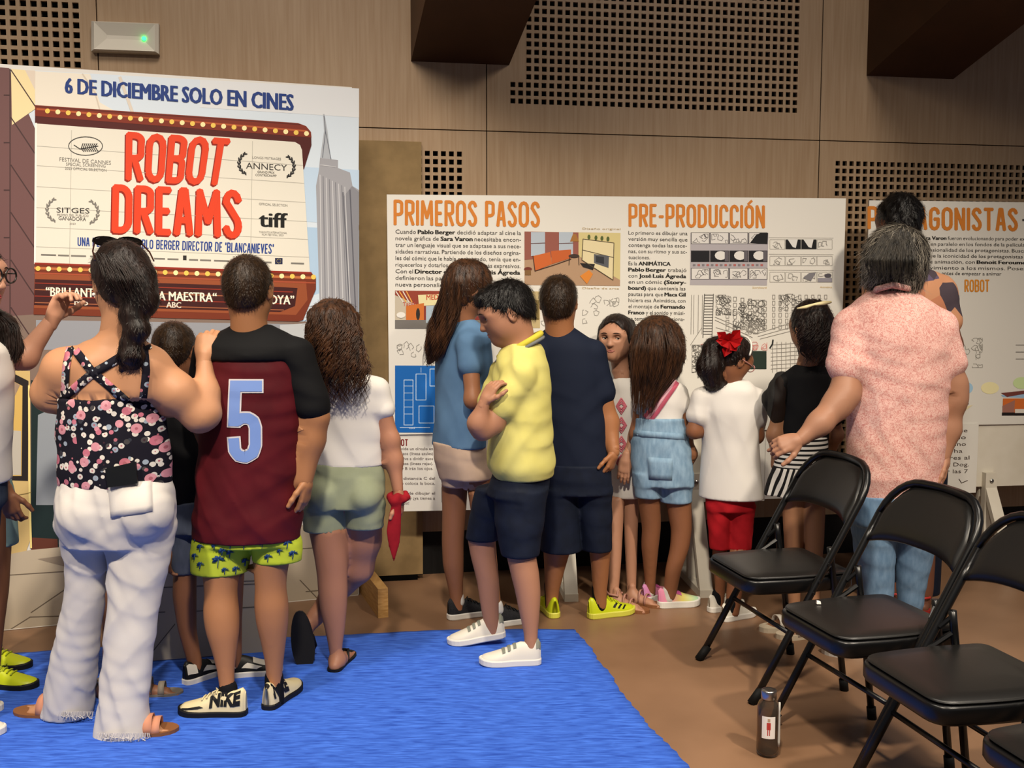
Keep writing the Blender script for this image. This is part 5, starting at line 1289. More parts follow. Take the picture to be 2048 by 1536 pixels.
H_DK = hairm('hair_dark', '#0d0807', '#22140e'); H_BR = hairm('hair_brown', '#1a0f09', '#4a2d18'); H_BK = hairm('hair_black', '#080707', '#151110'); H_SH = hairm('hair_short_brown', '#1b110b', '#32210f'); H_GR = hairm('hair_grey', '#12100e', '#3a352e')

def person_floral():
    p = Person('woman in floral strappy top and white flared jeans, hand on boy in maroon jersey', 3.20, 230, '#b0805f')
    p.body(p.rows([(1065, 135, 335), (1010, 130, 335), (960, 130, 332), (880, 134, 322), (800, 132, 312), (745, 128, 312), (715, 150, 300), (690, 185, 280)], 5, .60))
    p.arm([(228, 714, 0, 38), (128, 738, 0, 36), (103, 786, .03, 33), (150, 770, .22, 24)], .05)
    p.arm([(235, 714, 0, 38), (300, 734, 0, 37), (352, 786, 0, 38), (398, 834, .02, 28), (412, 826, .04, 26), (414, 785, .07, 22), (408, 724, .10, 16)], .035)
    p.body(p.chain([(172, 1040, 0, 36), (168, 1180, .02, 26), (128, 1430, .06, 16)]), p.chain([(286, 1040, 0, 38), (268, 1190, -.02, 26), (240, 1464, -.07, 16)]))
    for s_ in (-1, 1): p.body(cone(p.pt(235 + s_ * 45, 735, -.05), p.pt(235 + s_ * 40, 780, -.06), .05, .045), k=.06)     # shoulder blades
    p.head(243, 563, .226, 32, -4, 0, neck=(236, 700, .01, 40), face=False)
    p.hand(408, 722, .10, (.05, .35, 1), (0, 1, -.3), .165, thumb=-1, curl=48)
    for (u, v, deg) in ((126, 1436, 78), (240, 1472, -80)):
        a = G(u, v); p.foot(a, deg, .21, .2); sandal(p, a, deg, .235, mat('tan_sole', '#7c4f2e', .6), mat('peach_suede', '#c08468', .85), ((.47, 1.9), (.60, 2.0), (.72, 1.5)) if deg < 0 else ((.5, 1.6),), .018, heelstrap=False)
    p.finish()
    jn = cloth('white_denim', '#c9c5c0', var='#c2bdb8', rough=.85, scale=8)
    top = p.wear('strappy_top', m_floral, [p.rows([(792, 119, 322), (830, 117, 328), (880, 116, 337), (930, 118, 342), (966, 120, 342)], 5, .66)], .01, [(.004, 14, 26, 2.0)], .0075)
    j = p.wear('jeans', jn, [p.rows([(950, 123, 338), (975, 116, 346), (1010, 111, 352), (1050, 114, 350), (1085, 128, 340)], 5, .66), ellip(p.pt(172, 1028, -.055), (.088, .085, .095)), ellip(p.pt(286, 1024, -.055), (.092, .085, .095)),
        p.rows([(1050, 118, 218), (1110, 126, 215), (1165, 132, 212), (1215, 124, 208), (1280, 108, 202), (1350, 94, 194), (1429, 81, 187)], 0, .85, Y2=(1050, 0, 1429, .045)),
        p.rows([(1050, 212, 350), (1110, 212, 342), (1170, 214, 330), (1230, 212, 318), (1300, 205, 308), (1390, 196, 300), (1472, 186, 302)], 0, .75, Y2=(1050, 0, 1472, -.09))], .02, [(.0046, 26, 30, 4.2, .6), (.0012, 44, 70, 1.2, .4)], .0065)
    rd = random.Random(4); fr = MB()
    for (u0, u1, v, dy) in ((82, 186, 1429, .045), (188, 301, 1472, -.09)):
        for k in range(34):
            u = u0 + (u1 - u0) * k / 33; bl = -.062 * (1 - ((u - (u0 + u1) / 2) / (u1 - u0) * 2) ** 2) ** .5; fr.tube([p.pt(u, v - 6, dy + bl - .012), p.pt(u + rd.uniform(-4, 4), v + rd.uniform(1, 6), dy + bl - .014), p.pt(u + rd.uniform(-7, 7), v + rd.uniform(4, 13), dy + bl - .012)], .0017, 4)
    o = fr.build('frayed_hem', jn, p.root); o['kind'] = 'stuff'
    p.tuck(top, j)
    d = Drape(p.bodyo, .004)
    for path, w in (([(142, 690), (134, 735), (129, 800)], 15), ([(146, 694), (185, 744), (255, 802)], 17), ([(300, 690), (240, 716), (185, 747), (126, 798)], 17), ([(288, 696), (292, 740), (285, 802)], 15)):
        d.strip(path, w); d.build('strap', m_floral, p.root); d.mb = MB()
    d = Drape(j, .003); d.quad([(216, 968), (302, 962), (305, 1022), (222, 1036)], 6, 5).build('back_pocket', jn, j)
    p.cap_hair(H_DK, None, -.16, .55, 1.18, locks=[[(268, 560, -.05, 46), (280, 600, -.07, 38)], [(278, 600, -.08, 30), (268, 628, -.09, 27)], [(264, 632, -.09, 27), (276, 656, -.10, 25)], [(274, 660, -.10, 25), (262, 684, -.10, 22)], [(260, 690, -.10, 20), (262, 712, -.10, 26), (248, 738, -.09, 10)], [(262, 712, -.10, 22), (278, 736, -.09, 8)]], k=.012, amp=.003, fr=(60, 40))
    p.strands(H_DK, [[(215, 505, -.10, 30), (250, 560, -.12, 40), (278, 610, -.12, 24)], [(262, 690, -.115, 20), (258, 716, -.12, 24), (262, 742, -.10, 22)]], 170, .0016, 4, 7, 5)
    sg = empty('sunglasses', p.hq(0, .1, .58)); tag(sg, 'dark sunglasses pushed up on the floral woman\'s hair', 'sunglasses')
    for s in (-1, 1):
        c = p.hq(s * .16, .12, .560); ax = p.hr_; uy = (p.hf * .8 + p.hu * .6).normalized(); MB().poly([c + (ax * .036 * cos(a) + uy * .026 * sin(a)) for a in [2 * pi * k / 16 for k in range(16)]]).tube([c + (ax * .037 * cos(a) + uy * .027 * sin(a)) for a in [2 * pi * k / 16 for k in range(16)]], .003, 5, True).build('lens', mat('dark_lens', '#0a0808', .1, .6), sg)
        MB().tube([p.hq(s * .31, .08, .53), p.hq(s * .37, -.10, .40), p.hq(s * .38, -.28, .26)], .0025, 6).build('temple', mat('tortoise', '#2a130c', .25, .6), sg)
    MB().tube([p.hq(-.05, .12, .57), p.hq(.05, .12, .57)], .003, 6).build('bridge', mat('tortoise', '#2a130c'), sg)
    ph_ = empty('phone', p.pt(245, 960, -.14)); tag(ph_, 'black phone sticking out of the white jeans back pocket', 'phone')
    dn = Drape(top, .004); f_ = [drape_point(dn.t, u, v, .010) for u, v in ((214, 936), (272, 922))]; d2 = Drape(j, .005); f2 = [drape_point(d2.t, u, v, .010) for u, v in ((277, 968), (219, 974))]
    a, b, c, e = f_[0], f_[1], f2[0], f2[1]; nn = Vector((0, -1, 0.05)) * .009
    MB().hexa([e, c, c + nn, e + nn, a, b, b + nn, a + nn]).build('phone_body', mat('phone_black', '#17191a', .35, .4), ph_)
    bl = p.ball('earring', p.hq(-.37, -.03, -.18), .006, mat('pearl', '#d8d2c8', .2)); return p
person_floral()

def person_jersey():
    p = Person('boy in maroon football jersey with number 5 and yellow palm-tree shorts', 3.37, 497, '#9a6a48')
    p.body(p.rows([(1080, 410, 590), (1000, 405, 595), (850, 415, 605), (760, 418, 605), (705, 428, 595), (680, 455, 560)], 0, .6))
    aR = p.arm([(505, 692, 0, 34), (590, 712, 0, 30), (632, 834, 0, 23), (624, 880, 0, 23), (611, 962, -.02, 15)], .04); aL = p.arm([(495, 692, 0, 34), (424, 712, 0, 30), (398, 830, .08, 23), (430, 930, .16, 16)], .04)
    p.body(p.rows([(1060, 395, 492), (1120, 400, 486), (1160, 407, 477), (1185, 409, 474), (1225, 406, 479), (1260, 411, 479), (1300, 424, 474), (1340, 434, 469), (1375, 439, 469), (1412, 438, 476)], 0, 1.0, Y2=(1100, 0, 1412, -.105)),
           p.rows([(1060, 500, 592), (1110, 505, 582), (1150, 508, 574), (1175, 510, 572), (1210, 508, 578), (1245, 512, 577), (1285, 522, 572), (1325, 530, 567), (1360, 533, 564), (1392, 531, 567)], 0, 1.0, Y2=(1060, 0, 1390, -.03)), k=.012)
    p.head(497, 579, .212, -3, 0, 0, neck=(500, 672, 0, 39), face=False); p.hand(612, 958, -.02, (-.1, 0, -1), (-1, .3, 0), .15, thumb=-1, curl=22); p.finish()
    mar_ = cloth('maroon_mesh', '#54141b', var='#470f16', rough=.55, scale=10)
    jr = p.wear('jersey', mar_, [p.rows([(650, 468, 538), (668, 436, 570), (690, 418, 594), (740, 406, 606), (800, 402, 608), (900, 396, 606), (1000, 387, 603), (1045, 381, 609), (1074, 383, 605)], 0, .64)], .02, [(.0055, 11, 26, 1.4, .6, 1.0, .60), (.002, 22, 50, 3)], .0065)
    yk = p.wear('jersey_yoke', m_blk, [p.rows([(649, 466, 540), (668, 434, 572), (690, 413, 600), (708, 404, 608), (719, 404, 604)], 0, .645, grow=.003), p.sleeve(aR, 1, .80, 7, 7), p.sleeve(aL, 1, .75, 7, 5)], .02, [(.003, 20, 40, 5)], .0075); p.tuck(jr, yk)
    d = Drape(jr, .003); n5 = [[(462, 762), (522, 762), (522, 786), (480, 786), (480, 830), (462, 830)], [(480, 818), (508, 818), (508, 836), (480, 836)]]
    def five(dd, g):
        w = 21 + 2 * g; dd.strip([(462 - g, 772), (524 + g, 772)], 22 + 2 * g); dd.strip([(472, 762 - g), (470, 800), (468, 852 + g)], w)
        bowl = [(474, 843), (484, 836), (497, 836), (507, 842), (511, 855), (511, 890), (506, 906), (492, 914), (478, 911), (470, 900), (468, 876 - g)]
        dd.strip(bowl, w, 4)
    five(d, 3); d.build('number_outline', mat('number_white', '#c9c4c6', .5), jr, thick=0); d = Drape(jr, .0045); five(d, 0); d.build('number', mat('number_blue', '#6f8cc8', .5), jr, 'pale blue number five', thick=0)
    ys = cloth('lime_yellow', '#b7c63a', var='#aebf30', rough=.7, scale=6)
    sh = p.wear('shorts', ys, [p.rows([(1050, 392, 598), (1085, 386, 602)], 0, .60), p.rows([(1072, 388, 502), (1100, 380, 503), (1141, 381, 498)], 0, .85), p.rows([(1072, 496, 598), (1095, 500, 605), (1120, 503, 606)], 0, .85)], .014, [(.005, 18, 34, 2.2)], .0075)
    d = Drape(sh, .003); rd = random.Random(2)
    for (u, v, s) in ((392, 1070, 9), (402, 1092, 8), (432, 1072, 9), (430, 1090, 7), (445, 1100, 9), (462, 1088, 7), (437, 1117, 14), (460, 1104, 9), (490, 1120, 9), (489, 1084, 11), (472, 1136, 9), (402, 1127, 8), (391, 1110, 7), (450, 1138, 8), (537, 1112, 9), (575, 1084, 10), (586, 1105, 10), (525, 1086, 8), (560, 1100, 7)):
        for a in (200, 240, 285, 325, 355, 160):
            ar = R(a); tx_, ty_ = u + s * cos(ar), v + s * .75 * sin(ar) + s * .25; nx_, ny_ = -sin(ar) * s * .2, cos(ar) * s * .2; d.poly([(u, v), ((u + tx_) / 2 + nx_, (v + ty_) / 2 + ny_ - 1), (tx_, ty_), ((u + tx_) / 2 - nx_, (v + ty_) / 2 - ny_ + 1)])
        d.poly([(u - .8, v), (u + .8, v), (u - 1, v + s * 1.3), (u - 2.4, v + s * 1.3)])
    o = d.build('palm_print', mat('palm_blue', '#163f72', .7), sh); o and o.__setitem__('kind', 'stuff')
    p.tuck(sh); p.cap_hair(H_SH, None, -.10, .50, 1.075, amp=.0018, fr=(160, 120), low=-.36, fuzz=(6000, .012, .0012, .4))
    sock(p, m_bsock, [(456, 1376, -.09, 19), (459, 1415, -.105, 20)]); sock(p, m_bsock, [(548, 1354, -.02, 19), (549, 1400, -.03, 20)])
    a = G(461, 1432); s = Shoe(p, a, 86, .228, hgt=.082).build(m_shoe_c, m_black_sole); s.text('NIKE', .50, .06, 163, 118, m_blkp, .06); s.patch(.58, .92, 160, 148, m_blkp, 'swoosh', .06); s.laces(mat('cream_lace', '#c9bd96', .7))
    s = Shoe(p, G(549, 1412), -14, .228, hgt=.082).build(m_shoe_c, m_black_sole); s.text('NIKE', .05, .46, 16, 66, m_blkp, .06); s.patch(0.0, .03, 60, 120, m_blkp, 'heel_tab')
    return p
person_jersey()

def person_smallboy():
    p = Person('small boy in black T-shirt and blue-grey shorts half hidden by the maroon jersey', 3.58, 395, '#7d5238')
    p.body(p.rows([(1060, 330, 440), (960, 325, 425), (850, 318, 415), (800, 325, 405), (780, 340, 392)], 0, .62)); aL = p.arm([(362, 800, 0, 24), (328, 806, 0, 18), (318, 900, .02, 15), (334, 1005, -.02, 12), (338, 1100, -.04, 11)]); aR = p.arm([(362, 800, 0, 24), (400, 806, 0, 18), (418, 900, .05, 15), (410, 990, .12, 12)])
    p.body(p.rows([(1060, 340, 400), (1140, 347, 393), (1190, 345, 393), (1260, 356, 393), (1340, 379, 407), (1366, 382, 408)], 0, 1.0, Y2=(1060, 0, 1366, -.025)), p.rows([(1060, 425, 490), (1140, 438, 489), (1240, 445, 484), (1346, 456, 484)], 0, 1.0, Y2=(1060, 0, 1346, .02)), k=.012)
    p.head(350, 702, .196, -5, -12, 0, neck=(356, 778, 0, 24), face=False); p.hand(338, 1098, -.04, (0, 0, -1), (1, 0, 0), .12, 1, 30); p.finish()
    ts = p.wear('t_shirt', m_blk, [p.rows([(772, 338, 392), (790, 322, 406), (850, 313, 417), (960, 316, 424), (1012, 320, 428)], 0, .66), p.sleeve(aL, 1, .7, 4, 4), p.sleeve(aR, 1, .7, 4, 4)], .02, [(.004, 16, 30, 2)]); p.tuck(ts)
    p.wear('shorts', denim('greyblue_denim', '#4a5162', '#424958'), [p.rows([(1000, 322, 430), (1062, 326, 462)], 0, .7), p.rows([(1060, 330, 405), (1142, 338, 401)], 0, 1), p.rows([(1060, 405, 482), (1142, 420, 494)], 0, 1)], .014, [(.003, 16, 30, 3)])
    p.cap_hair(H_SH, None, -.16, .52, 1.06, amp=.0016, fr=(160, 120), low=-.36, fuzz=(5000, .009, .0011, .4))
    for (u, v, deg) in ((392, 1364, -35), (476, 1354, -74)):
        s = Shoe(p, G(u, v), deg, .208, hgt=.072).build(m_blkp, m_white_sole); s.patch(.5, .72, 45, 135, m_shoe_w, 'toe_panel'); s.patch(.02, .2, 15, 55, m_shoe_w, 'heel_panel'); s.patch(.3, .55, 14, 34, m_shoe_w, 'side_panel', .1); s.patch(.3, .55, 166, 146, m_shoe_w, 'side_panel', .1)
    return p
person_smallboy()

def person_curly():
    p = Person('girl with long curly hair, white T-shirt, sage shorts and red bandana on wrist', 3.71, 690, '#a07058')
    p.body(p.rows([(1010, 620, 760), (925, 632, 760), (850, 638, 755), (790, 640, 765), (765, 655, 748), (745, 672, 720)], 0, .6)); aR = p.arm([(702, 764, 0, 22), (754, 779, 0, 19), (782, 880, 0, 16), (788, 920, 0, 16), (796, 982, -.02, 11)]); aL = p.arm([(690, 764, 0, 22), (645, 779, 0, 19), (625, 880, .04, 16), (640, 975, .1, 12)])
    p.body(p.rows([(1000, 612, 694), (1055, 616, 695), (1110, 628, 697), (1150, 634, 695), (1185, 636, 696), (1220, 640, 694), (1260, 650, 690), (1300, 658, 684), (1325, 660, 684), (1340, 658, 688)], 0, 1.0, Y2=(1000, 0, 1340, -.03)), k=.012)
    p.body(p.chain([(727, 1010, .03, 42), (724, 1080, .06, 38), (716, 1135, .08, 31), (665, 1190, .14, 25), (630, 1235, .10, 16), (614, 1258, .075, 13)]), k=.02); p.body(p.chain([(608, 1250, .07, 13), (612, 1295, .055, 17), (614, 1322, .05, 12)]), k=.015)
    p.head(664, 664, .205, 3, 0, 0, neck=(693, 755, 0, 27), face=False); p.hand(797, 990, -.02, (.08, 0, -1), (-1, .2, 0), .13, thumb=-1, curl=20)
    a = G(674, 1338); p.foot(a, -8, .2); sandal(p, a, -8, .215, m_black_sole, m_black_sole, (), .016, thong=True, heelstrap=False); p.finish()
    c = p.pt(605, 1279, .012); ax = (p.pt(611, 1332, .012) - p.pt(600, 1238, .03)).normalized(); sd = Vector((1, .15, 0)).normalized(); sd = (sd - ax * sd.dot(ax)).normalized(); nn = ax.cross(sd); out = []
    for k in range(24):
        w = 2 * pi * k / 24; out.append(c + ax * (.108 * cos(w)) + sd * ((.042 + .006 * cos(w)) * math.copysign(abs(sin(w)) ** .8, sin(w))))
    b = MB(); b.add([q + nn * .008 for q in out] + [q - nn * .008 for q in out], [tuple(range(24)), tuple(range(47, 23, -1))] + [(k, k + 24, (k + 1) % 24 + 24, (k + 1) % 24) for k in range(24)]); so = b.build('sandal', m_black_sole, p.root)
    st = MB().tube([p.pt(626, 1270, .02), p.pt(632, 1290, .07), p.pt(618, 1318, .10)], .005, 6).build('strap', m_black_sole, None, True); sub_child(st, so)
    ts = p.wear('t_shirt', W_TEE, [p.rows([(746, 670, 722), (757, 645, 752), (778, 636, 768), (820, 631, 766), (880, 627, 765), (928, 622, 769)], 0, .64), p.sleeve(aR, 1, .38, 4, 4), p.sleeve(aL, 1, .38, 4, 4)], .02, [(.0035, 14, 30, 2.3)])
    sh = p.wear('shorts', cloth('sage_linen', '#939a80', var='#8a9177', scale=14), [p.rows([(922, 625, 766), (960, 613, 771), (1010, 607, 772)], 0, .66), ellip(p.pt(652, 990, -.045), (.062, .07, .075)), ellip(p.pt(728, 990, -.045), (.062, .07, .075)), p.rows([(1000, 606, 692), (1057, 605, 692)], 0, 1), p.rows([(1000, 688, 771), (1053, 692, 769)], 0, 1)], .014, [(.0045, 16, 34, 1.1)]); p.tuck(ts, sh)
    p.cap_hair(H_BR, [(598, 652, 684), (604, 634, 702), (615, 622, 712), (640, 613, 722), (690, 612, 728), (740, 630, 742), (785, 650, 732), (812, 672, 708)], -.30, .45, 1.10, k=.03, amp=.006, fr=(70, 55), rho=.55)
    p.strands(H_BR, [[(664, 620, -.08, 45), (666, 680, -.11, 54), (682, 740, -.11, 54), (690, 815, -.09, 38)]], 420, .0020, 9, 24, 7, spread=.5)
    k_ = MB().tube([p.hq(x, -.46 + .12 * x * x * 4, .12) for x in (-.2, -.1, 0, .1, .2)], [.006, .010, .013, .010, .006], 8).build('hair_clip', m_blkp, p.root, True)
    red = cloth('red_cotton', '#8c1420', var='#7a0f1a'); wc = p.pt(797, 994, -.02)
    kn = [cone(wc + Vector((.030 * cos(a), .030 * sin(a), .006 * sin(3 * a))), wc + Vector((.030 * cos(a + .8), .030 * sin(a + .8), .006 * sin(3 * a + 2))), .013, .012) for a in [2 * pi * k / 8 for k in range(8)]]
    p.wear('bandana', red, kn + [ellip(wc + Vector((-.012, -.036, -.006)), (.022, .016, .018)), p.rows([(1004, 784, 804, -.055, .5), (1030, 776, 804, -.055, .42), (1062, 771, 803, -.055, .34), (1090, 776, 799, -.055, .34), (1110, 782, 793, -.055, .45), (1122, 786, 789, -.055, .8)], 15, .4)], .010, [(.0018, 60, 14, 2)], .0042)
    return p
person_curly()

def person_blue():
    p = Person('dark-haired girl in blue T-shirt and beige shorts beside the boy in yellow polo', 4.22, 930, '#8f6044')
    p.body(p.rows([(950, 872, 978), (885, 872, 965), (800, 876, 972), (740, 876, 976), (680, 885, 972), (655, 902, 955)], -50, .62)); aR = p.arm([(925, 672, 0, 20), (938, 688, -.11, 19), (946, 800, -.17, 16), (990, 818, -.10, 12)])
    p.body(p.rows([(940, 882, 938), (1030, 884, 932), (1080, 883, 928), (1130, 885, 928), (1190, 899, 926), (1232, 903, 930)], 0, 1, Y2=(940, .03, 1232, .05)), p.rows([(940, 928, 986), (1040, 944, 990), (1100, 950, 993), (1180, 966, 1000), (1244, 978, 1006)], 0, 1, Y2=(940, -.03, 1244, -.055)), k=.012)
    p.head(938, 578, .205, -62, -4, 0, neck=(925, 655, 0, 24), face=False); p.finish()
    ts = p.wear('t_shirt', cloth('blue_cotton', '#5a7b9c', var='#537394', scale=10), [p.rows([(640, 902, 952), (655, 887, 973), (682, 873, 985), (740, 867, 986), (800, 869, 981), (850, 865, 976), (890, 862, 973)], -50, .66), p.sleeve(aR, 1, .38, 5, 3)], .02, [(.0035, 16, 28, 1.7)])
    sh = p.wear('shorts', cloth('beige_cotton', '#c6ad9a', var='#bba28e', scale=12), [p.rows([(882, 864, 971), (920, 866, 979), (955, 876, 986)], -50, .75), p.rows([(940, 878, 938), (972, 884, 942)], 0, 1), p.rows([(940, 922, 988), (977, 926, 985)], 0, 1)], .014, [(.004, 18, 36, 3.3)]); p.tuck(ts, sh)
    p.cap_hair(H_BR, [(520, 915, 955), (530, 900, 972), (560, 886, 984), (600, 880, 968), (640, 878, 920)], -.25, .3, 1.12, locks=[[(892, 625, -.04, 26), (880, 660, -.05, 24), (870, 695, -.05, 18), (860, 722, -.05, 8)]], k=.03, amp=.004)
    p.strands(H_BR, [[(905, 560, -.10, 20), (892, 630, -.09, 24), (872, 690, -.08, 20), (862, 735, -.06, 14)]], 220, .0016, 5, 9, 9)
    for (u, v, deg) in ((918, 1236, -62), (996, 1252, -60)):
        s = Shoe(p, G(u, v), deg, .215, hgt=.075).build(mat('black_knit', '#101012', .7, .3, var='#26262a', scale=300), m_white_sole); s.laces(m_blkp)
        sock(p, m_wsock, [(u - 2, v - 42, G(u, v).y - p.Y, 12), (u, v - 32, G(u, v).y - p.Y, 12)])
    return p
person_blue()

def person_polo():
    p = Person('boy in yellow polo shirt with folded arms walking across the blue mat', 3.85, 1030, '#a3745a')
    p.body(p.rows([(1000, 985, 1085), (900, 985, 1095), (800, 988, 1092), (740, 992, 1088), (705, 1008, 1075)], 82, .72)); aN = p.arm([(1042, 724, -.03, 28), (1040, 748, -.12, 23), (985, 846, -.15, 21), (964, 860, -.17, 19), (955, 846, -.19, 18), (968, 806, -.20, 12)]); aF = p.arm([(1030, 724, .03, 28), (1008, 748, .12, 22), (962, 855, .12, 18), (985, 825, -.02, 13)])
    p.body(p.rows([(1000, 1000, 1085), (1060, 1004, 1078), (1110, 1012, 1072), (1145, 1020, 1079), (1185, 1030, 1082), (1225, 1038, 1080), (1265, 1047, 1076), (1312, 1050, 1075)], 0, 1, Y2=(1000, -.06, 1310, -.14)), p.rows([(1000, 950, 1030), (1060, 932, 992), (1110, 940, 992), (1160, 953, 999), (1220, 962, 998), (1272, 972, 1000)], 0, 1, Y2=(1000, .07, 1272, .085)), k=.012)
    p.head(1012, 626, .228, 97, -20, 0, neck=(1043, 712, 0, 32), face=True, lips='#a0625a'); p.hand(968, 806, -.20, (.45, .15, .9), (.7, .7, -.2), .13, -1, 28); p.finish()
    yp = cloth('yellow_pique', '#d0c878', var='#c9c06c', scale=10)
    sh = p.wear('polo_shirt', yp, [p.rows([(688, 1012, 1082), (700, 1000, 1090), (725, 988, 1098), (780, 979, 1104), (850, 975, 1106), (900, 972, 1110), (932, 974, 1113), (950, 986, 1109)], 82, .76), p.sleeve(aN, 1, .62, 8, 4), p.sleeve(aF, 1, .5, 7, 4)], .018, [(.005, 20, 30, 2.9), (.002, 36, 50, .7)])
    nc = p.pt(1040, 706, 0.0)
    def ring(r, dz, t): return [nc + Vector((r * 1.02 * cos(a), r * sin(a), dz + t * cos(a))) for a in [2 * pi * k / 20 for k in range(20)]]
    MB().tube(ring(.076, .030, .044), .012, 8, True).build('collar', cloth('yellow_collar', '#c2b43e'), p.root, True)
    MB().tube(ring(.086, .014, .046), .007, 6, True).build('collar_trim', cloth('grey_trim', '#6a6c6c'), p.root, True)
    so_ = p.wear('shorts', m_navy2, [p.rows([(938, 988, 1104), (985, 970, 1098)], 82, .76), p.rows([(975, 985, 1098), (1040, 988, 1090), (1108, 1000, 1079)], 0, 1, Y2=(975, -.05, 1108, -.09)), p.rows([(975, 950, 1050), (1030, 938, 1018), (1078, 930, 1000)], 0, 1, Y2=(975, .04, 1078, .07))], .02, [(.0045, 18, 32, 1.9)]); p.tuck(sh, so_)
    p.cap_hair(H_BK, None, .02, .62, 1.12, amp=.0045, fr=(60, 50), low=-.26, fuzz=(3500, .026, .0018, .3), front=.30, extra=[ellip(p.hq(0, .26, .36), (.26 * p.hh, .16 * p.hh, .13 * p.hh), p.hA)])
    for (u, v, deg, pt_, lf) in ((1052, 1332, 93, 0, 0.008), (984, 1290, 96, 7, 0.012)):
        s = Shoe(p, G(u, v), deg, .228, hgt=.078, pitch=pt_, lift=lf).build(m_shoe_w, m_white_sole)
        for t in (.42, .51, .60): s.patch(t, t + .05, 35, 135, mat('grey_velcro', '#75786c', .8), 'strap', -.02, .003)
        s.patch(.0, .08, 30, 150, mat('grey_velcro', '#75786c', .8), 'heel_tab')
    return p
person_polo()

def person_navy():
    p = Person('boy in plain navy T-shirt and shorts with neon football shoes, seen from behind', 4.25, 1150, '#94623f')
    p.body(p.rows([(980, 1095, 1215), (930, 1098, 1210), (800, 1088, 1200), (720, 1085, 1195), (690, 1090, 1180), (672, 1100, 1150)], -8, .62)); aR = p.arm([(1130, 690, 0, 23), (1186, 706, 0, 20), (1220, 845, 0, 17), (1228, 905, -.05, 12)]); aL = p.arm([(1120, 690, 0, 23), (1086, 706, 0, 20), (1070, 820, .04, 16), (1090, 890, .1, 12)])
    p.body(p.rows([(980, 1088, 1152), (1100, 1086, 1142), (1135, 1088, 1131), (1185, 1090, 1118), (1215, 1090, 1117)], 0, 1, Y2=(980, 0, 1215, .06)), p.rows([(980, 1160, 1222), (1100, 1178, 1222), (1135, 1182, 1219), (1185, 1185, 1214), (1215, 1186, 1214)], 0, 1, Y2=(980, 0, 1215, .033)), k=.012)
    p.head(1117, 604, .210, -8, 0, 0, neck=(1120, 668, 0, 31), face=False); p.hand(1228, 903, -.05, (-.25, -.1, -1), (-.8, .5, 0), .14, -1, 35); p.finish()
    ts = p.wear('t_shirt', m_navy, [p.rows([(655, 1094, 1148), (668, 1077, 1170), (692, 1070, 1193), (740, 1070, 1204), (800, 1075, 1208), (880, 1080, 1215), (936, 1085, 1221)], -8, .64), p.sleeve(aR, 1, .58, 5, 3), p.sleeve(aL, 1, .6, 5, 3)], .02, [(.003, 16, 28, 2.1)])
    so_ = p.wear('shorts', m_navy2, [p.rows([(926, 1086, 1222), (985, 1083, 1225)], -8, .7), p.rows([(975, 1083, 1158), (1099, 1080, 1164)], 0, 1), p.rows([(975, 1150, 1225), (1099, 1165, 1225)], 0, 1)], .014, [(.0035, 16, 30, .9)]); p.tuck(ts, so_)
    p.cap_hair(H_SH, None, -.12, .50, 1.08, amp=.0018, fr=(110, 90), low=-.34, fuzz=(6000, .016, .0013, .35))
    for (u, v, deg) in ((1104, 1230, 12), (1199, 1234, -66)):
        dy = G(u, v).y - p.Y; sock(p, m_bsock, [(u - 1, v - 62, dy, 15), (u, v - 20, dy, 14)]); s = Shoe(p, G(u, v), deg, .225, hgt=.075).build(m_neon, mat('sole_yellow', '#c9c84a', .5))
        for k in range(3): s.patch(.46 + .09 * k, .50 + .09 * k, 20, 60, m_blkp, 'stripe', .09)
        s.laces(m_neon)
    return p
person_navy()

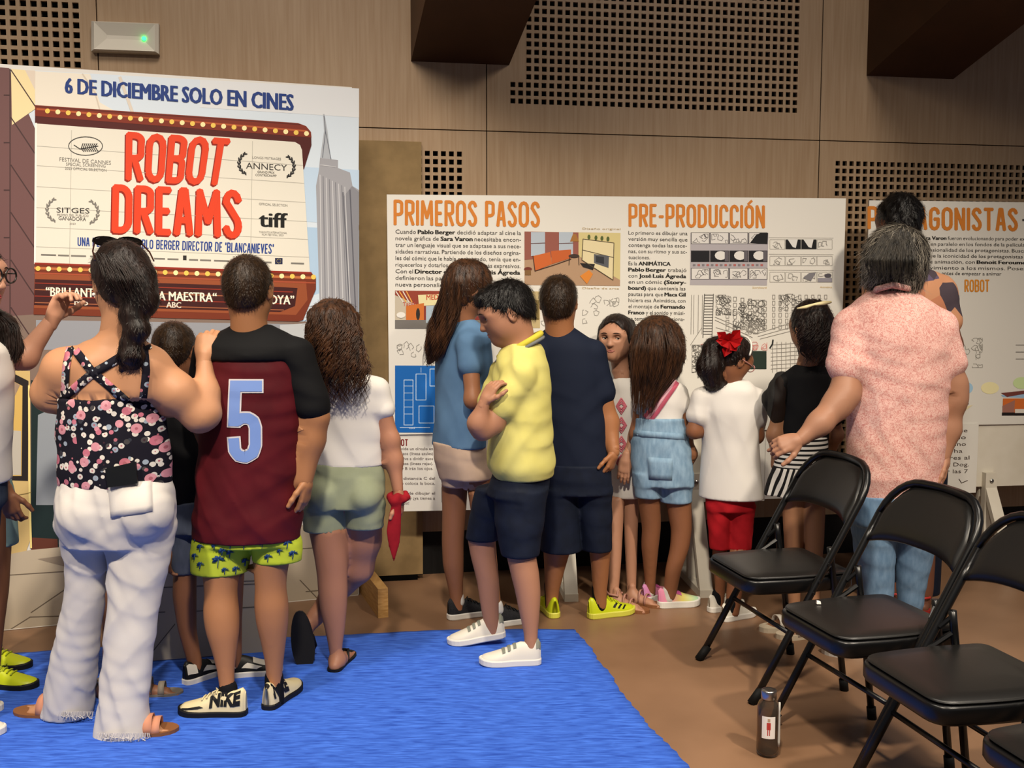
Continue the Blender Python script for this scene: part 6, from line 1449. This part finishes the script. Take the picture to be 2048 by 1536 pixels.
def person_embroidered():
    p = Person('girl turned towards the camera in white top with pink embroidery', 4.55, 1240, '#a87b62')
    p.body(p.rows([(960, 1214, 1280), (860, 1213, 1275), (800, 1212, 1277), (770, 1222, 1272), (752, 1232, 1258)], 152, .6)); aR = p.arm([(1242, 774, 0, 17), (1270, 784, -.01, 13), (1270, 870, -.06, 11), (1252, 912, -.11, 8)], .02)
    p.body(p.rows([(950, 1214, 1252), (1060, 1214, 1246), (1120, 1217, 1243), (1205, 1216, 1236)], 0, 1, Y2=(950, 0, 1205, -.14)), p.rows([(950, 1246, 1282), (1060, 1248, 1276), (1200, 1254, 1272)], 0, 1, Y2=(950, .02, 1200, -.06)), k=.012)
    p.head(1232, 677, .200, 157, 0, 0, neck=(1244, 752, .01, 17), face=True, lips='#9c5f55', wide=.92, eye_turn=-14); p.hand(1252, 914, -.11, (-.15, -.1, -1), (.2, 1, 0), .13, 1, 12)
    b_ = G(1264, 1206); p.foot(b_, -118, .18); sandal(p, b_, -118, .195, mat('tan_sole', '#7c4f2e'), mat('rose_strap', '#a8796a', .6), ((.45, .6), (.6, .6)), .014, heelstrap=False); a = G(1232, 1216); p.foot(a, -118, .19); sandal(p, a, -118, .205, mat('tan_sole', '#7c4f2e'), mat('rose_strap', '#a8796a', .6), ((.3, .6), (.45, .6), (.6, .6)), .014); p.finish()
    t = p.wear('embroidered_top', W_TEE, [p.rows([(756, 1230, 1266), (768, 1216, 1280), (800, 1208, 1284), (860, 1207, 1282), (920, 1207, 1284), (966, 1208, 1286)], 152, .64), p.sleeve(aR, 1, .2, 3, 2)], .015, [(.003, 18, 30, 1.5)], .007)
    d = Drape(t, .0025)
    for cy in (812, 850, 888, 925):
        for k in range(3): d.strip([(1243, cy - 16 + 5 * k), (1253 - k * 2, cy), (1243, cy + 16 - 5 * k), (1233 + k * 2, cy), (1243, cy - 16 + 5 * k)], 2.2, 3)
    o = d.build('embroidery', mat('pink_thread', '#c96a78', .8), t); o and o.__setitem__('kind', 'stuff')
    so_ = p.wear('shorts', W_TEE, [p.rows([(955, 1212, 1284), (992, 1212, 1284)], 152, .75)], .01, [(.003, 20, 30, 2)]); p.tuck(t, so_)
    p.cap_hair(H_DK, [(640, 1222, 1268, .05, .7), (670, 1214, 1280, .05, .6), (710, 1228, 1284, .05, .6), (760, 1240, 1284, .04, .6), (830, 1252, 1276, .03, .6)], -.42, 1.0, 1.15, k=.02, amp=.002, fr=(110, 30), low=-.55, facecut=(.46, -.06, .285, .42, .455), fuzz=(1800, .03, .0012, .05), locks=[[(1207, 660, -.0, 9), (1200, 690, -.01, 8), (1199, 720, -.01, 6), (1203, 750, -.01, 3)], [(1262, 668, .03, 10), (1272, 690, .02, 12), (1274, 730, .0, 14), (1268, 790, -.01, 9)]])
    return p
person_embroidered()

def person_overalls():
    p = Person('long-haired girl in light denim overall shorts with pink strap and rainbow trainers', 4.41, 1325, '#84573c')
    p.body(p.rows([(960, 1272, 1376), (880, 1276, 1368), (820, 1280, 1362), (785, 1283, 1362), (765, 1295, 1350)], -15, .62)); aR = p.arm([(1325, 776, 0, 18), (1356, 787, 0, 14), (1370, 868, -.01, 12), (1382, 908, 0, 11), (1374, 938, .04, 9)]); aL = p.arm([(1315, 776, 0, 18), (1286, 787, 0, 14), (1272, 868, .02, 12), (1280, 920, .08, 10)])
    p.body(p.rows([(950, 1270, 1324), (1000, 1275, 1322), (1055, 1284, 1322), (1090, 1282, 1318), (1150, 1288, 1312), (1190, 1290, 1311)], 0, 1, Y2=(950, 0, 1190, .09)), p.rows([(950, 1322, 1384), (1000, 1330, 1383), (1060, 1342, 1384), (1095, 1340, 1379), (1140, 1330, 1363), (1198, 1326, 1351)], 0, 1, Y2=(950, 0, 1198, .012)), k=.012)
    p.head(1312, 686, .200, -12, 0, 0, neck=(1318, 760, 0, 18), face=False); p.finish()
    t = p.wear('t_shirt', W_TEE, [p.rows([(757, 1296, 1346), (770, 1278, 1368), (800, 1271, 1371), (850, 1272, 1366)], -15, .64), p.sleeve(aR, 1, .25, 4, 4), p.sleeve(aL, 1, .25, 4, 4)], .018, [(.003, 18, 30, .6)], .007)
    dn = denim('light_denim', '#87a2b8', '#6d8aa2'); ov = p.wear('overall_shorts', dn, [p.rows([(835, 1268, 1369), (880, 1262, 1379), (930, 1262, 1385), (970, 1266, 1386)], -15, .72), p.rows([(945, 1264, 1326), (994, 1270, 1326)], 0, 1), p.rows([(945, 1318, 1387), (1002, 1320, 1385)], 0, 1)], .014, [(.003, 16, 40, 2.7)], .007)
    p.tuck(t, ov); d = Drape(t, .003); d.quad([(1276, 806), (1306, 820), (1310, 846), (1270, 846)], 4, 4).build('bib_back', dn, ov); d = Drape(ov, .003); d.quad([(1296, 914), (1345, 917), (1344, 960), (1298, 958)], 5, 4).build('back_pocket', dn, ov); Drape(ov, .003).strip([(1268, 866), (1372, 874)], 12).build('waistband', dn, ov)
    Drape(t, .006).strip([(1352, 757), (1330, 790), (1310, 820), (1295, 838)], 21).build('strap', mat('pink_webbing', '#c0566c', .7), ov, 'pink striped overall strap'); Drape(t, .0085).strip([(1352, 757), (1330, 790), (1310, 820), (1295, 838)], 6).build('strap_stripe', mat('pink_pale', '#d8a2ac', .7), ov)
    p.cap_hair(H_BR, [(631, 1302, 1332), (637, 1288, 1346), (650, 1272, 1360), (672, 1263, 1370), (710, 1259, 1373), (750, 1260, 1362), (785, 1263, 1328), (834, 1272, 1300)], -.30, .45, 1.08, k=.03, amp=.0025, fr=(130, 22), rho=.6)
    p.strands(H_BR, [[(1312, 650, -.08, 36), (1316, 700, -.10, 52), (1308, 750, -.09, 46), (1290, 800, -.08, 26), (1286, 838, -.08, 18)]], 300, .0014, 3, 5, 11)
    for (u, v, deg) in ((1298, 1203, -45), (1336, 1214, -78)):
        s = Shoe(p, G(u, v), deg, .195, hgt=.068, sole=.027).build(m_rain, m_white_sole); s.patch(.40, .52, 40, 140, mat('pink_strap_shoe', '#b8508c', .6), 'strap'); sock(p, m_wsock, [(u, v - 32, G(u, v).y - p.Y, 12), (u, v - 18, G(u, v).y - p.Y, 13)])
    return p
person_overalls()

def person_bow():
    p = Person('little girl with big red hair bow, glasses, long white T-shirt and red leggings', 4.33, 1460, '#7f5238')
    p.body(p.rows([(1000, 1415, 1508), (900, 1412, 1505), (820, 1405, 1510), (790, 1410, 1505), (768, 1432, 1490)], -20, .62)); aL = p.arm([(1455, 785, 0, 19), (1404, 796, 0, 15), (1388, 862, 0, 14), (1412, 850, .15, 10)]); aR = p.arm([(1465, 785, 0, 19), (1512, 796, 0, 15), (1513, 872, 0, 13), (1526, 838, .14, 9)])
    p.body(p.rows([(1000, 1420, 1456), (1085, 1426, 1454), (1105, 1424, 1455), (1180, 1430, 1450), (1215, 1428, 1448)], 0, 1, Y2=(1000, 0, 1215, .035)), p.rows([(1000, 1464, 1502), (1085, 1462, 1494), (1105, 1459, 1496), (1190, 1452, 1484), (1230, 1450, 1478)], 0, 1, Y2=(1000, 0, 1230, -.085)), k=.012)
    p.head(1464, 718, .195, -55, -28, 8, neck=(1462, 776, 0, 20), face=True); p.finish()
    ts = p.wear('t_shirt', W_TEE, [p.rows([(760, 1434, 1496), (776, 1405, 1514), (820, 1396, 1520), (880, 1403, 1515), (940, 1402, 1518), (994, 1399, 1525)], -20, .66), p.sleeve(aL, 1, .5, 5, 5), p.sleeve(aR, 1, .5, 5, 5)], .02, [(.0045, 20, 14, 2.2)], .007)
    lg = p.wear('leggings', cloth('red_jersey', '#a3161f', var='#96121b'), [p.rows([(985, 1410, 1511), (1020, 1412, 1510)], 0, .7), p.rows([(1010, 1412, 1462), (1096, 1419, 1461)], 0, 1), p.rows([(1010, 1458, 1511), (1096, 1454, 1503)], 0, 1)], .012, [(.002, 30, 90, 1)], .0065); p.tuck(ts, lg)
    p.cap_hair(H_DK, None, -.12, .38, 1.10, locks=[[(1432, 700, -.03, 28), (1420, 735, -.04, 26), (1428, 762, -.04, 18), (1450, 768, -.03, 9)]], k=.025, amp=.003, fr=(90, 30), low=-.30, front=.2)
    MB().tube([p.hq(.40 * cos(a), .03 - .0 * a, .14 + .43 * sin(a)) for a in [R(5 + 175 * k / 18) for k in range(19)]], .0045, 6).build('headband', mat('white_band', '#d8d4cc', .4), p.root, True)
    bc = p.pt(1458, 682, -.10); rb = mat('red_ribbon', '#c01418', .45, .4); b = MB(); rd = random.Random(6)
    for k in range(9):
        a = 2 * pi * k / 9 + .3; dr = Vector((cos(a), -.35 + .3 * sin(3 * a), sin(a) * .75)).normalized(); sd = dr.cross(Vector((0, -1, .2))).normalized(); l = .058 + .012 * sin(k * 2.3)
        b.add([bc, bc + dr * l * .6 + sd * .022 + Vector((0, -.016, 0)), bc + dr * l, bc + dr * l * .6 - sd * .022 + Vector((0, -.012, 0)), bc + dr * l * .55 + Vector((0, .012, 0))], [(0, 1, 2, 3), (0, 4, 2, 1), (0, 3, 2, 4)])
    b.build('hair_bow', rb, p.root)['kind'] = 'stuff'
    gl = MB()
    for s in (-1, 1): gl.tube([p.hq(s * (.16 + .11 * cos(a)), .47, .03 + .085 * sin(a)) for a in [2 * pi * k / 14 for k in range(14)]], .0022, 5, True).tube([p.hq(s * .27, .46, .05), p.hq(s * .36, .2, .04), p.hq(s * .375, -.06, .03)], .002, 5)
    o = gl.build('glasses', mat('rose_frame', '#b07a74', .3), p.root, True); o['kind'] = 'stuff'
    for (u, v, deg) in ((1434, 1222, -62), (1460, 1240, -58)):
        dy = G(u, v).y - p.Y; sock(p, m_bsock, [(u + 2, v - 34, dy, 12), (u, v - 18, dy, 12)]); Shoe(p, G(u, v), deg, .19, hgt=.062).build(m_shoe_w, m_white_sole).laces(m_shoe_w)
    return p
person_bow()

def person_striped():
    p = Person('girl in black top with sheer sleeves and black-and-white striped skirt', 4.20, 1605, '#8d6448')
    p.body(p.rows([(980, 1560, 1650), (880, 1568, 1650), (800, 1570, 1655), (762, 1575, 1655), (740, 1590, 1642)], 8, .62)); aL = p.arm([(1605, 758, 0, 19), (1568, 768, 0, 15), (1548, 870, 0, 13), (1556, 930, .06, 11), (1575, 900, .14, 9)]); aR = p.arm([(1615, 758, 0, 19), (1658, 768, 0, 15), (1672, 870, .02, 13), (1655, 920, .12, 10)])
    p.body(p.rows([(970, 1562, 1612), (1080, 1568, 1607), (1150, 1572, 1602), (1258, 1582, 1602)], 0, 1, Y2=(970, 0, 1258, -.06)), p.rows([(970, 1606, 1652), (1080, 1610, 1648), (1150, 1612, 1642), (1270, 1616, 1638)], 0, 1, Y2=(970, 0, 1270, -.155)), k=.012)
    p.head(1622, 655, .200, 22, -3, 0, neck=(1612, 735, 0, 20), face=False)
    for (u, v, deg) in ((1590, 1256, 105), (1628, 1272, 100)):
        a = G(u, v); p.foot(a, deg, .2); sandal(p, a, deg, .215, mat('sole_cream', '#c2b49c', .6), mat('white_strap', '#d0c9bc', .5), ((.36, 1.2), (.6, 1.4)), .02)
    p.finish()
    bt_ = p.wear('black_top', m_blk, [p.rows([(730, 1588, 1648), (748, 1566, 1664), (800, 1562, 1664), (884, 1562, 1657)], 8, .66), p.sleeve(aL, 0, .9, 3), p.sleeve(aR, 0, .9, 3)], .02, [(.003, 16, 28, 2)]); p.tuck(bt_)
    sl_ = mat('sheer_black', '#0c0b0c', .7, .2, alpha=.82)
    p.wear('sheer_sleeve', sl_, [p.chain([(1566, 764, 0, 22), (1550, 800, 0, 26), (1556, 836, .0, 17)])], .01, [(.004, 40, 60, 1)], .006); p.wear('sheer_sleeve', sl_, [p.chain([(1660, 764, 0, 22), (1672, 800, 0, 24), (1670, 836, .0, 17)])], .01, [(.004, 40, 60, 1)], .006)
    p.wear('skirt_yoke', m_str1, [p.rows([(872, 1560, 1656), (900, 1553, 1657), (937, 1545, 1657)], 8, .75)], .01, None, .007, 'black and white horizontally striped skirt yoke'); p.wear('skirt_flounce', m_str2, [p.rows([(933, 1545, 1657), (960, 1537, 1656), (987, 1529, 1654)], 8, .8)], .01, [(.008, 34, 3, 1, .1)], .007, 'slant-striped flounce')
    p.cap_hair(H_DK, [(600, 1612, 1640), (610, 1596, 1652), (630, 1586, 1663), (680, 1590, 1664), (720, 1602, 1660), (738, 1614, 1646)], -.28, .4, 1.09, k=.025, amp=.006, fr=(80, 80), rho=.7)
    p.strands(H_DK, [[(1625, 630, -.09, 32), (1630, 680, -.10, 32), (1630, 735, -.08, 18)]], 220, .0018, 6, 22, 13)
    MB().tube([p.pt(u, v, -.11) for u, v in ((1594, 617), (1612, 614), (1628, 609), (1636, 608), (1650, 606), (1663, 604))], [.003, .007, .005, .007, .009, .004], 8).build('hair_ribbon', mat('cream_ribbon', '#cfc193', .6), p.root, True); return p
person_striped()

def person_grey():
    p = Person('grey-haired woman in pink patterned shirt and jeans reaching out her arm', 3.84, 1790, '#9b7058')
    p.body(p.chain([(1745, 1040, 0, 32), (1754, 1170, .01, 20), (1748, 1240, .01, 16), (1742, 1308, -.02, 14)]), p.chain([(1832, 1040, 0, 32), (1822, 1170, .03, 18), (1819, 1240, .05, 14), (1818, 1290, .08, 13)])); p.body(p.rows([(1040, 1708, 1872), (960, 1706, 1874), (800, 1704, 1886), (700, 1700, 1890), (650, 1698, 1884), (620, 1730, 1850), (600, 1752, 1820)], 10, .68)); aL = p.arm([(1770, 628, 0, 32), (1706, 654, 0, 31), (1688, 790, -.08, 26), (1672, 812, -.09, 25), (1640, 846, -.12, 22), (1600, 880, -.14, 15)], .04); aR = p.arm([(1800, 628, 0, 32), (1876, 655, 0, 30), (1908, 770, 0, 23), (1908, 800, 0, 22), (1900, 860, 0, 18), (1888, 915, -.02, 12)], .04)
    p.head(1790, 521, .226, 62, -4, 0, neck=(1785, 600, 0, 34), face=True, lips='#8f5a50'); p.hand(1602, 879, -.14, (-1, -.15, -.25), (.1, .9, -.5), .16, 1, 42); p.hand(1888, 915, -.02, (-.05, 0, -1), (-1, .2, 0), .15, -1, 25)
    for (u, v, deg) in ((1742, 1312, 78), (1818, 1292, 70)):
        a = G(u, v); p.foot(a, deg, .22); sandal(p, a, deg, .24, m_white_sole, mat('white_strap', '#d0c9bc'), ((.36, 1.4), (.6, 1.6)), .026)
    p.finish()
    sh = p.wear('shirt', m_pink, [p.rows([(574, 1752, 1818), (592, 1716, 1850), (622, 1692, 1884), (660, 1684, 1898), (720, 1690, 1904), (800, 1692, 1899), (900, 1690, 1892), (960, 1694, 1887), (995, 1702, 1882)], 10, .72), p.sleeve(aL, 1, .55, 7, 8), p.sleeve(aR, 1, .62, 6, 5)], .025, [(.0042, 12, 24, 2.6, .65), (.002, 24, 54, 1.1)])
    MB().tube([p.pt(u, v, d) for u, v, d in ((1745, 590, .02), (1755, 578, -.07), (1785, 570, -.095), (1815, 576, -.07), (1824, 590, .02))], .012, 8).build('collar', m_pink, p.root, True)
    je = p.wear('jeans', denim('mid_denim', '#7390ad', '#5f7d9b'), [p.rows([(985, 1700, 1882), (1045, 1698, 1882)], 10, .75), p.rows([(1035, 1700, 1792), (1100, 1708, 1790), (1170, 1720, 1788), (1230, 1726, 1784), (1290, 1726, 1776)], 0, 1, Y2=(1035, 0, 1290, .02)), p.rows([(1035, 1782, 1882), (1110, 1790, 1866), (1180, 1794, 1850), (1240, 1796, 1842), (1272, 1798, 1838)], 0, 1, Y2=(1035, 0, 1272, .06))], .016, [(.003, 18, 46, 3.1)]); p.tuck(sh, je)
    hr_ = p.cap_hair(H_GR, [(450, 1775, 1810), (460, 1752, 1828), (480, 1738, 1842), (520, 1724, 1852), (560, 1724, 1850), (582, 1738, 1838), (596, 1752, 1815)], -.02, .45, 1.12, k=.03, amp=.004, fr=(90, 30), rho=.75, low=-.5)
    p.strands(H_GR, [[(1795, 462, -.10, 24), (1782, 520, -.135, 52), (1790, 568, -.12, 48)]], 260, .0014, 3, 4, 17); p.fuzz(hr_, hairm('hair_silver', '#8f887c', '#6a645a'), 2600, .055, .0016, .06, 31); return p
person_grey()

def person_tall():
    p = Person('tall person with short black hair and patchwork-print shirt behind the pink-shirted woman', 4.45, 1815, '#6b4330')
    p.body(p.rows([(1000, 1752, 1890), (860, 1750, 1890), (700, 1748, 1895), (600, 1748, 1892), (565, 1765, 1870), (540, 1780, 1835)], 0, .6)); aR = p.arm([(1830, 564, 0, 26), (1884, 580, 0, 22), (1905, 690, 0, 18), (1898, 800, -.02, 14)]); aL = p.arm([(1800, 564, 0, 26), (1754, 580, 0, 22), (1738, 690, 0, 18), (1750, 790, .05, 14)])
    p.body(p.rows([(1000, 1758, 1814), (1180, 1764, 1804), (1216, 1768, 1796)], 0, 1, Y2=(1000, 0, 1216, -.028)), p.rows([(1000, 1812, 1876), (1180, 1820, 1866), (1222, 1824, 1858)], 0, 1, Y2=(1000, 0, 1222, -.085)), k=.012); p.head(1797, 443, .224, 15, -8, 0, neck=(1800, 530, 0, 26), face=False)
    for (u, v, deg) in ((1782, 1214, 12), (1842, 1222, -12)):
        a = G(u, v); p.foot(a, deg, .24); sandal(p, a, deg, .26, mat('red_sole', '#8c1f1a', .6), mat('red_strap', '#b02a24', .5), ((.36, 1.6), (.6, 1.8)), .02)
    p.finish()
    sh = p.wear('shirt', m_patch, [p.rows([(530, 1775, 1832), (545, 1752, 1880), (580, 1738, 1902), (650, 1736, 1906), (800, 1740, 1902), (872, 1745, 1898)], 0, .64), p.sleeve(aR, 1, .55, 5, 4), p.sleeve(aL, 1, .55, 5, 4)], .02, [(.004, 16, 26, 3)]); p.tuck(sh)
    p.wear('shorts', m_navy2, [p.rows([(862, 1746, 1898), (990, 1748, 1892)], 0, .7), p.rows([(980, 1748, 1820), (1184, 1754, 1812)], 0, 1), p.rows([(980, 1808, 1892), (1184, 1812, 1878)], 0, 1)], .014, [(.003, 16, 26, 1)])
    p.cap_hair(H_BK, None, -.10, .42, 1.13, amp=.005, fr=(50, 50), low=-.36, fuzz=(4000, .024, .0018, .35)); return p
person_tall()

def person_glasses():
    p = Person('long-haired woman with dark glasses at the photocall, hand raised', 3.15, -40, '#b5856c')
    p.body(p.rows([(1000, -125, 0), (860, -120, 0), (760, -125, 5), (715, -110, 0), (690, -80, -10)], -95, .66)); aF = p.arm([(-50, 712, .02, 32), (-45, 725, .13, 28), (50, 714, .24, 23), (104, 640, .26, 14)]); aN = p.arm([(-50, 712, -.02, 32), (-50, 725, -.14, 28), (-60, 860, -.16, 24), (-20, 960, -.16, 17)])
    p.body(p.rows([(990, -125, -10), (1200, -115, -25), (1440, -110, -60)], 0, .9, Y2=(990, 0, 1440, 0)), k=.012); p.head(-58, 552, .226, -97, -3, 0, neck=(-60, 680, 0, 40), face=True, lips='#a5484a'); p.hand(104, 641, .26, (.42, .05, .9), (.75, -.4, -.3), .16, 1, 38); p.finish()
    ts = p.wear('t_shirt', W_TEE, [p.rows([(678, -95, -20), (700, -125, 5), (760, -135, 14), (860, -132, 10), (965, -135, 8)], -95, .7), p.sleeve(aN, 1, .5, 5, 4), p.sleeve(aF, 1, .4, 5, 4)], .02, [(.004, 14, 28, 1)]); p.tuck(ts)
    p.wear('trousers', denim('dark_denim', '#2c3648', '#252e3e'), [p.rows([(950, -140, 4), (1010, -138, 4)], -95, .8), p.rows([(1000, -138, 2), (1200, -125, -20), (1440, -118, -50)], 0, .9)], .02, [(.004, 16, 30, 2)])
    p.cap_hair(H_DK, [(530, -132, -62, -.01), (580, -140, -72, -.01), (640, -138, -70, -.02), (700, -132, -72, -.03), (760, -122, -84, -.04)], -.02, .72, 1.10, k=.03, amp=.003, fr=(90, 20), rho=1.1, low=-.6, locks=[[(-72, 590, .10, 18), (-30, 625, .115, 20), (4, 655, .11, 26), (18, 695, .10, 24), (16, 728, .09, 9)]], fuzz=(3000, .03, .0016, .1))
    p.strands(H_DK, [[(-30, 612, .08, 14), (6, 650, .08, 28), (18, 700, .075, 26), (16, 735, .07, 18)]], 120, .0016, 4, 7, 21)
    for s in (-1, 1):
        g_ = MB().tube([p.hq(s * (.16 + .12 * cos(a)), .475, .03 + .10 * sin(a)) for a in [2 * pi * k / 16 for k in range(16)]], .003, 5, True).tube([p.hq(s * .28, .46, .06), p.hq(s * .36, .2, .05), p.hq(s * .375, -.06, .03)], .0025, 5).build('glasses_rim', mat('dark_frame', '#1c1512', .3, .5), p.root, True); g_['kind'] = 'stuff'
    for v in (1470, 1425): Shoe(p, G(-100, v), -90, .23, hgt=.075).build(m_shoe_w, m_white_sole).laces(m_shoe_w)
    return p
person_glasses()

def person_edgekid():
    p = Person('child in pale teal shorts and neon striped football shoes beside the photocall', 3.55, -30, '#7a5038')
    p.body(p.rows([(1000, -85, 15), (880, -85, 5), (800, -80, -5), (770, -65, -20)], -90, .68)); aN = p.arm([(-40, 795, -.02, 21), (-38, 808, -.11, 17), (-14, 905, -.14, 15), (14, 985, -.14, 11)]); p.body(p.rows([(990, -75, 18), (1090, -60, 20), (1180, -50, 16), (1260, -45, 6), (1352, -32, -2)], 0, 1, Y2=(990, -.02, 1352, -.05)), p.rows([(990, -75, 10), (1180, -62, 6), (1318, -36, -8)], 0, 1, Y2=(990, .08, 1318, .14)), k=.012)
    p.head(-48, 718, .2, -92, 0, 0, neck=(-46, 785, 0, 24), face=True); p.hand(14, 984, -.14, (.2, 0, -1), (0, 1, 0), .14, 1, 28); p.finish()
    t = p.wear('printed_t_shirt', W_TEE, [p.rows([(775, -70, -18), (795, -88, 0), (860, -90, 8), (968, -90, 14)], -90, .7), p.sleeve(aN, 1, .6, 4, 4)], .02, [(.004, 16, 30, 2)]); p.tuck(t)
    d = Drape(t, .003); d.poly([(-12, 860), (4, 858), (5, 866), (-4, 870)]).poly([(-14, 876), (4, 880), (2, 888), (-12, 884)]); o = d.build('green_print', mat('print_green', '#2f5a3a', .7), t); o and o.__setitem__('kind', 'stuff')
    p.wear('shorts', cloth('pale_teal', '#7d9a9c', var='#74918f'), [p.rows([(958, -88, 16), (1005, -86, 24)], -90, .8), p.rows([(1000, -84, 28), (1088, -80, 34)], 0, .95)], .015, [(.004, 16, 34, 2)])
    p.cap_hair(H_SH, None, -.05, .5, 1.07, amp=.002, fr=(140, 100))
    for (u, v) in ((-18, 1376), (-26, 1336)):
        s = Shoe(p, G(u, v), -93, .225, hgt=.075).build(m_neon, m_black_sole)
        for k in range(3): s.patch(.50 + .10 * k, .545 + .10 * k, 160, 122, m_blkp, 'stripe', -.06)
        s.laces(mat('neon_lace', '#9aa620', .6))
    return p
person_edgekid()

def person_hidden():
    p = Person('small child in grey sandals hidden in front of the floral woman', 3.53, 232, '#7d5540')
    p.body(p.rows([(1100, 190, 275), (960, 192, 272), (860, 190, 274), (830, 205, 260)], 0, .64)); p.body(p.rows([(1090, 195, 232), (1250, 205, 230), (1385, 205, 226)], 0, 1, Y2=(1090, 0, 1385, -.13)), p.rows([(1090, 236, 275), (1250, 240, 268), (1385, 268, 290)], 0, 1, Y2=(1090, 0, 1385, -.11)), k=.012); p.body(p.chain([(235, 850, 0, 20), (196, 860, 0, 15), (190, 960, .02, 12), (200, 1030, .05, 10)]), k=.02); p.body(p.chain([(235, 850, 0, 20), (270, 860, 0, 15), (276, 960, .02, 12), (268, 1030, .05, 10)]), k=.02)
    p.head(232, 765, .19, 0, 0, 0, neck=(232, 832, 0, 20), face=False)
    for (u, v, deg) in ((212, 1398, 40), (282, 1394, -80)):
        a = G(u, v); p.foot(a, deg, .17); sandal(p, a, deg, .185, mat('grey_sole', '#6a645c', .7), mat('grey_strap', '#736b60', .7), ((.4, 1.5), (.62, 1.6)), .015)
    p.finish(); p.wear('t_shirt', m_navy, [p.rows([(828, 204, 262), (850, 186, 280), (960, 184, 282), (1040, 186, 280)], 0, .66)], .02); p.wear('shorts', m_navy2, [p.rows([(1030, 186, 280), (1150, 186, 284)], 0, .7)], .02); p.cap_hair(H_DK, None, -.1, .5, 1.07); return p
person_hidden()
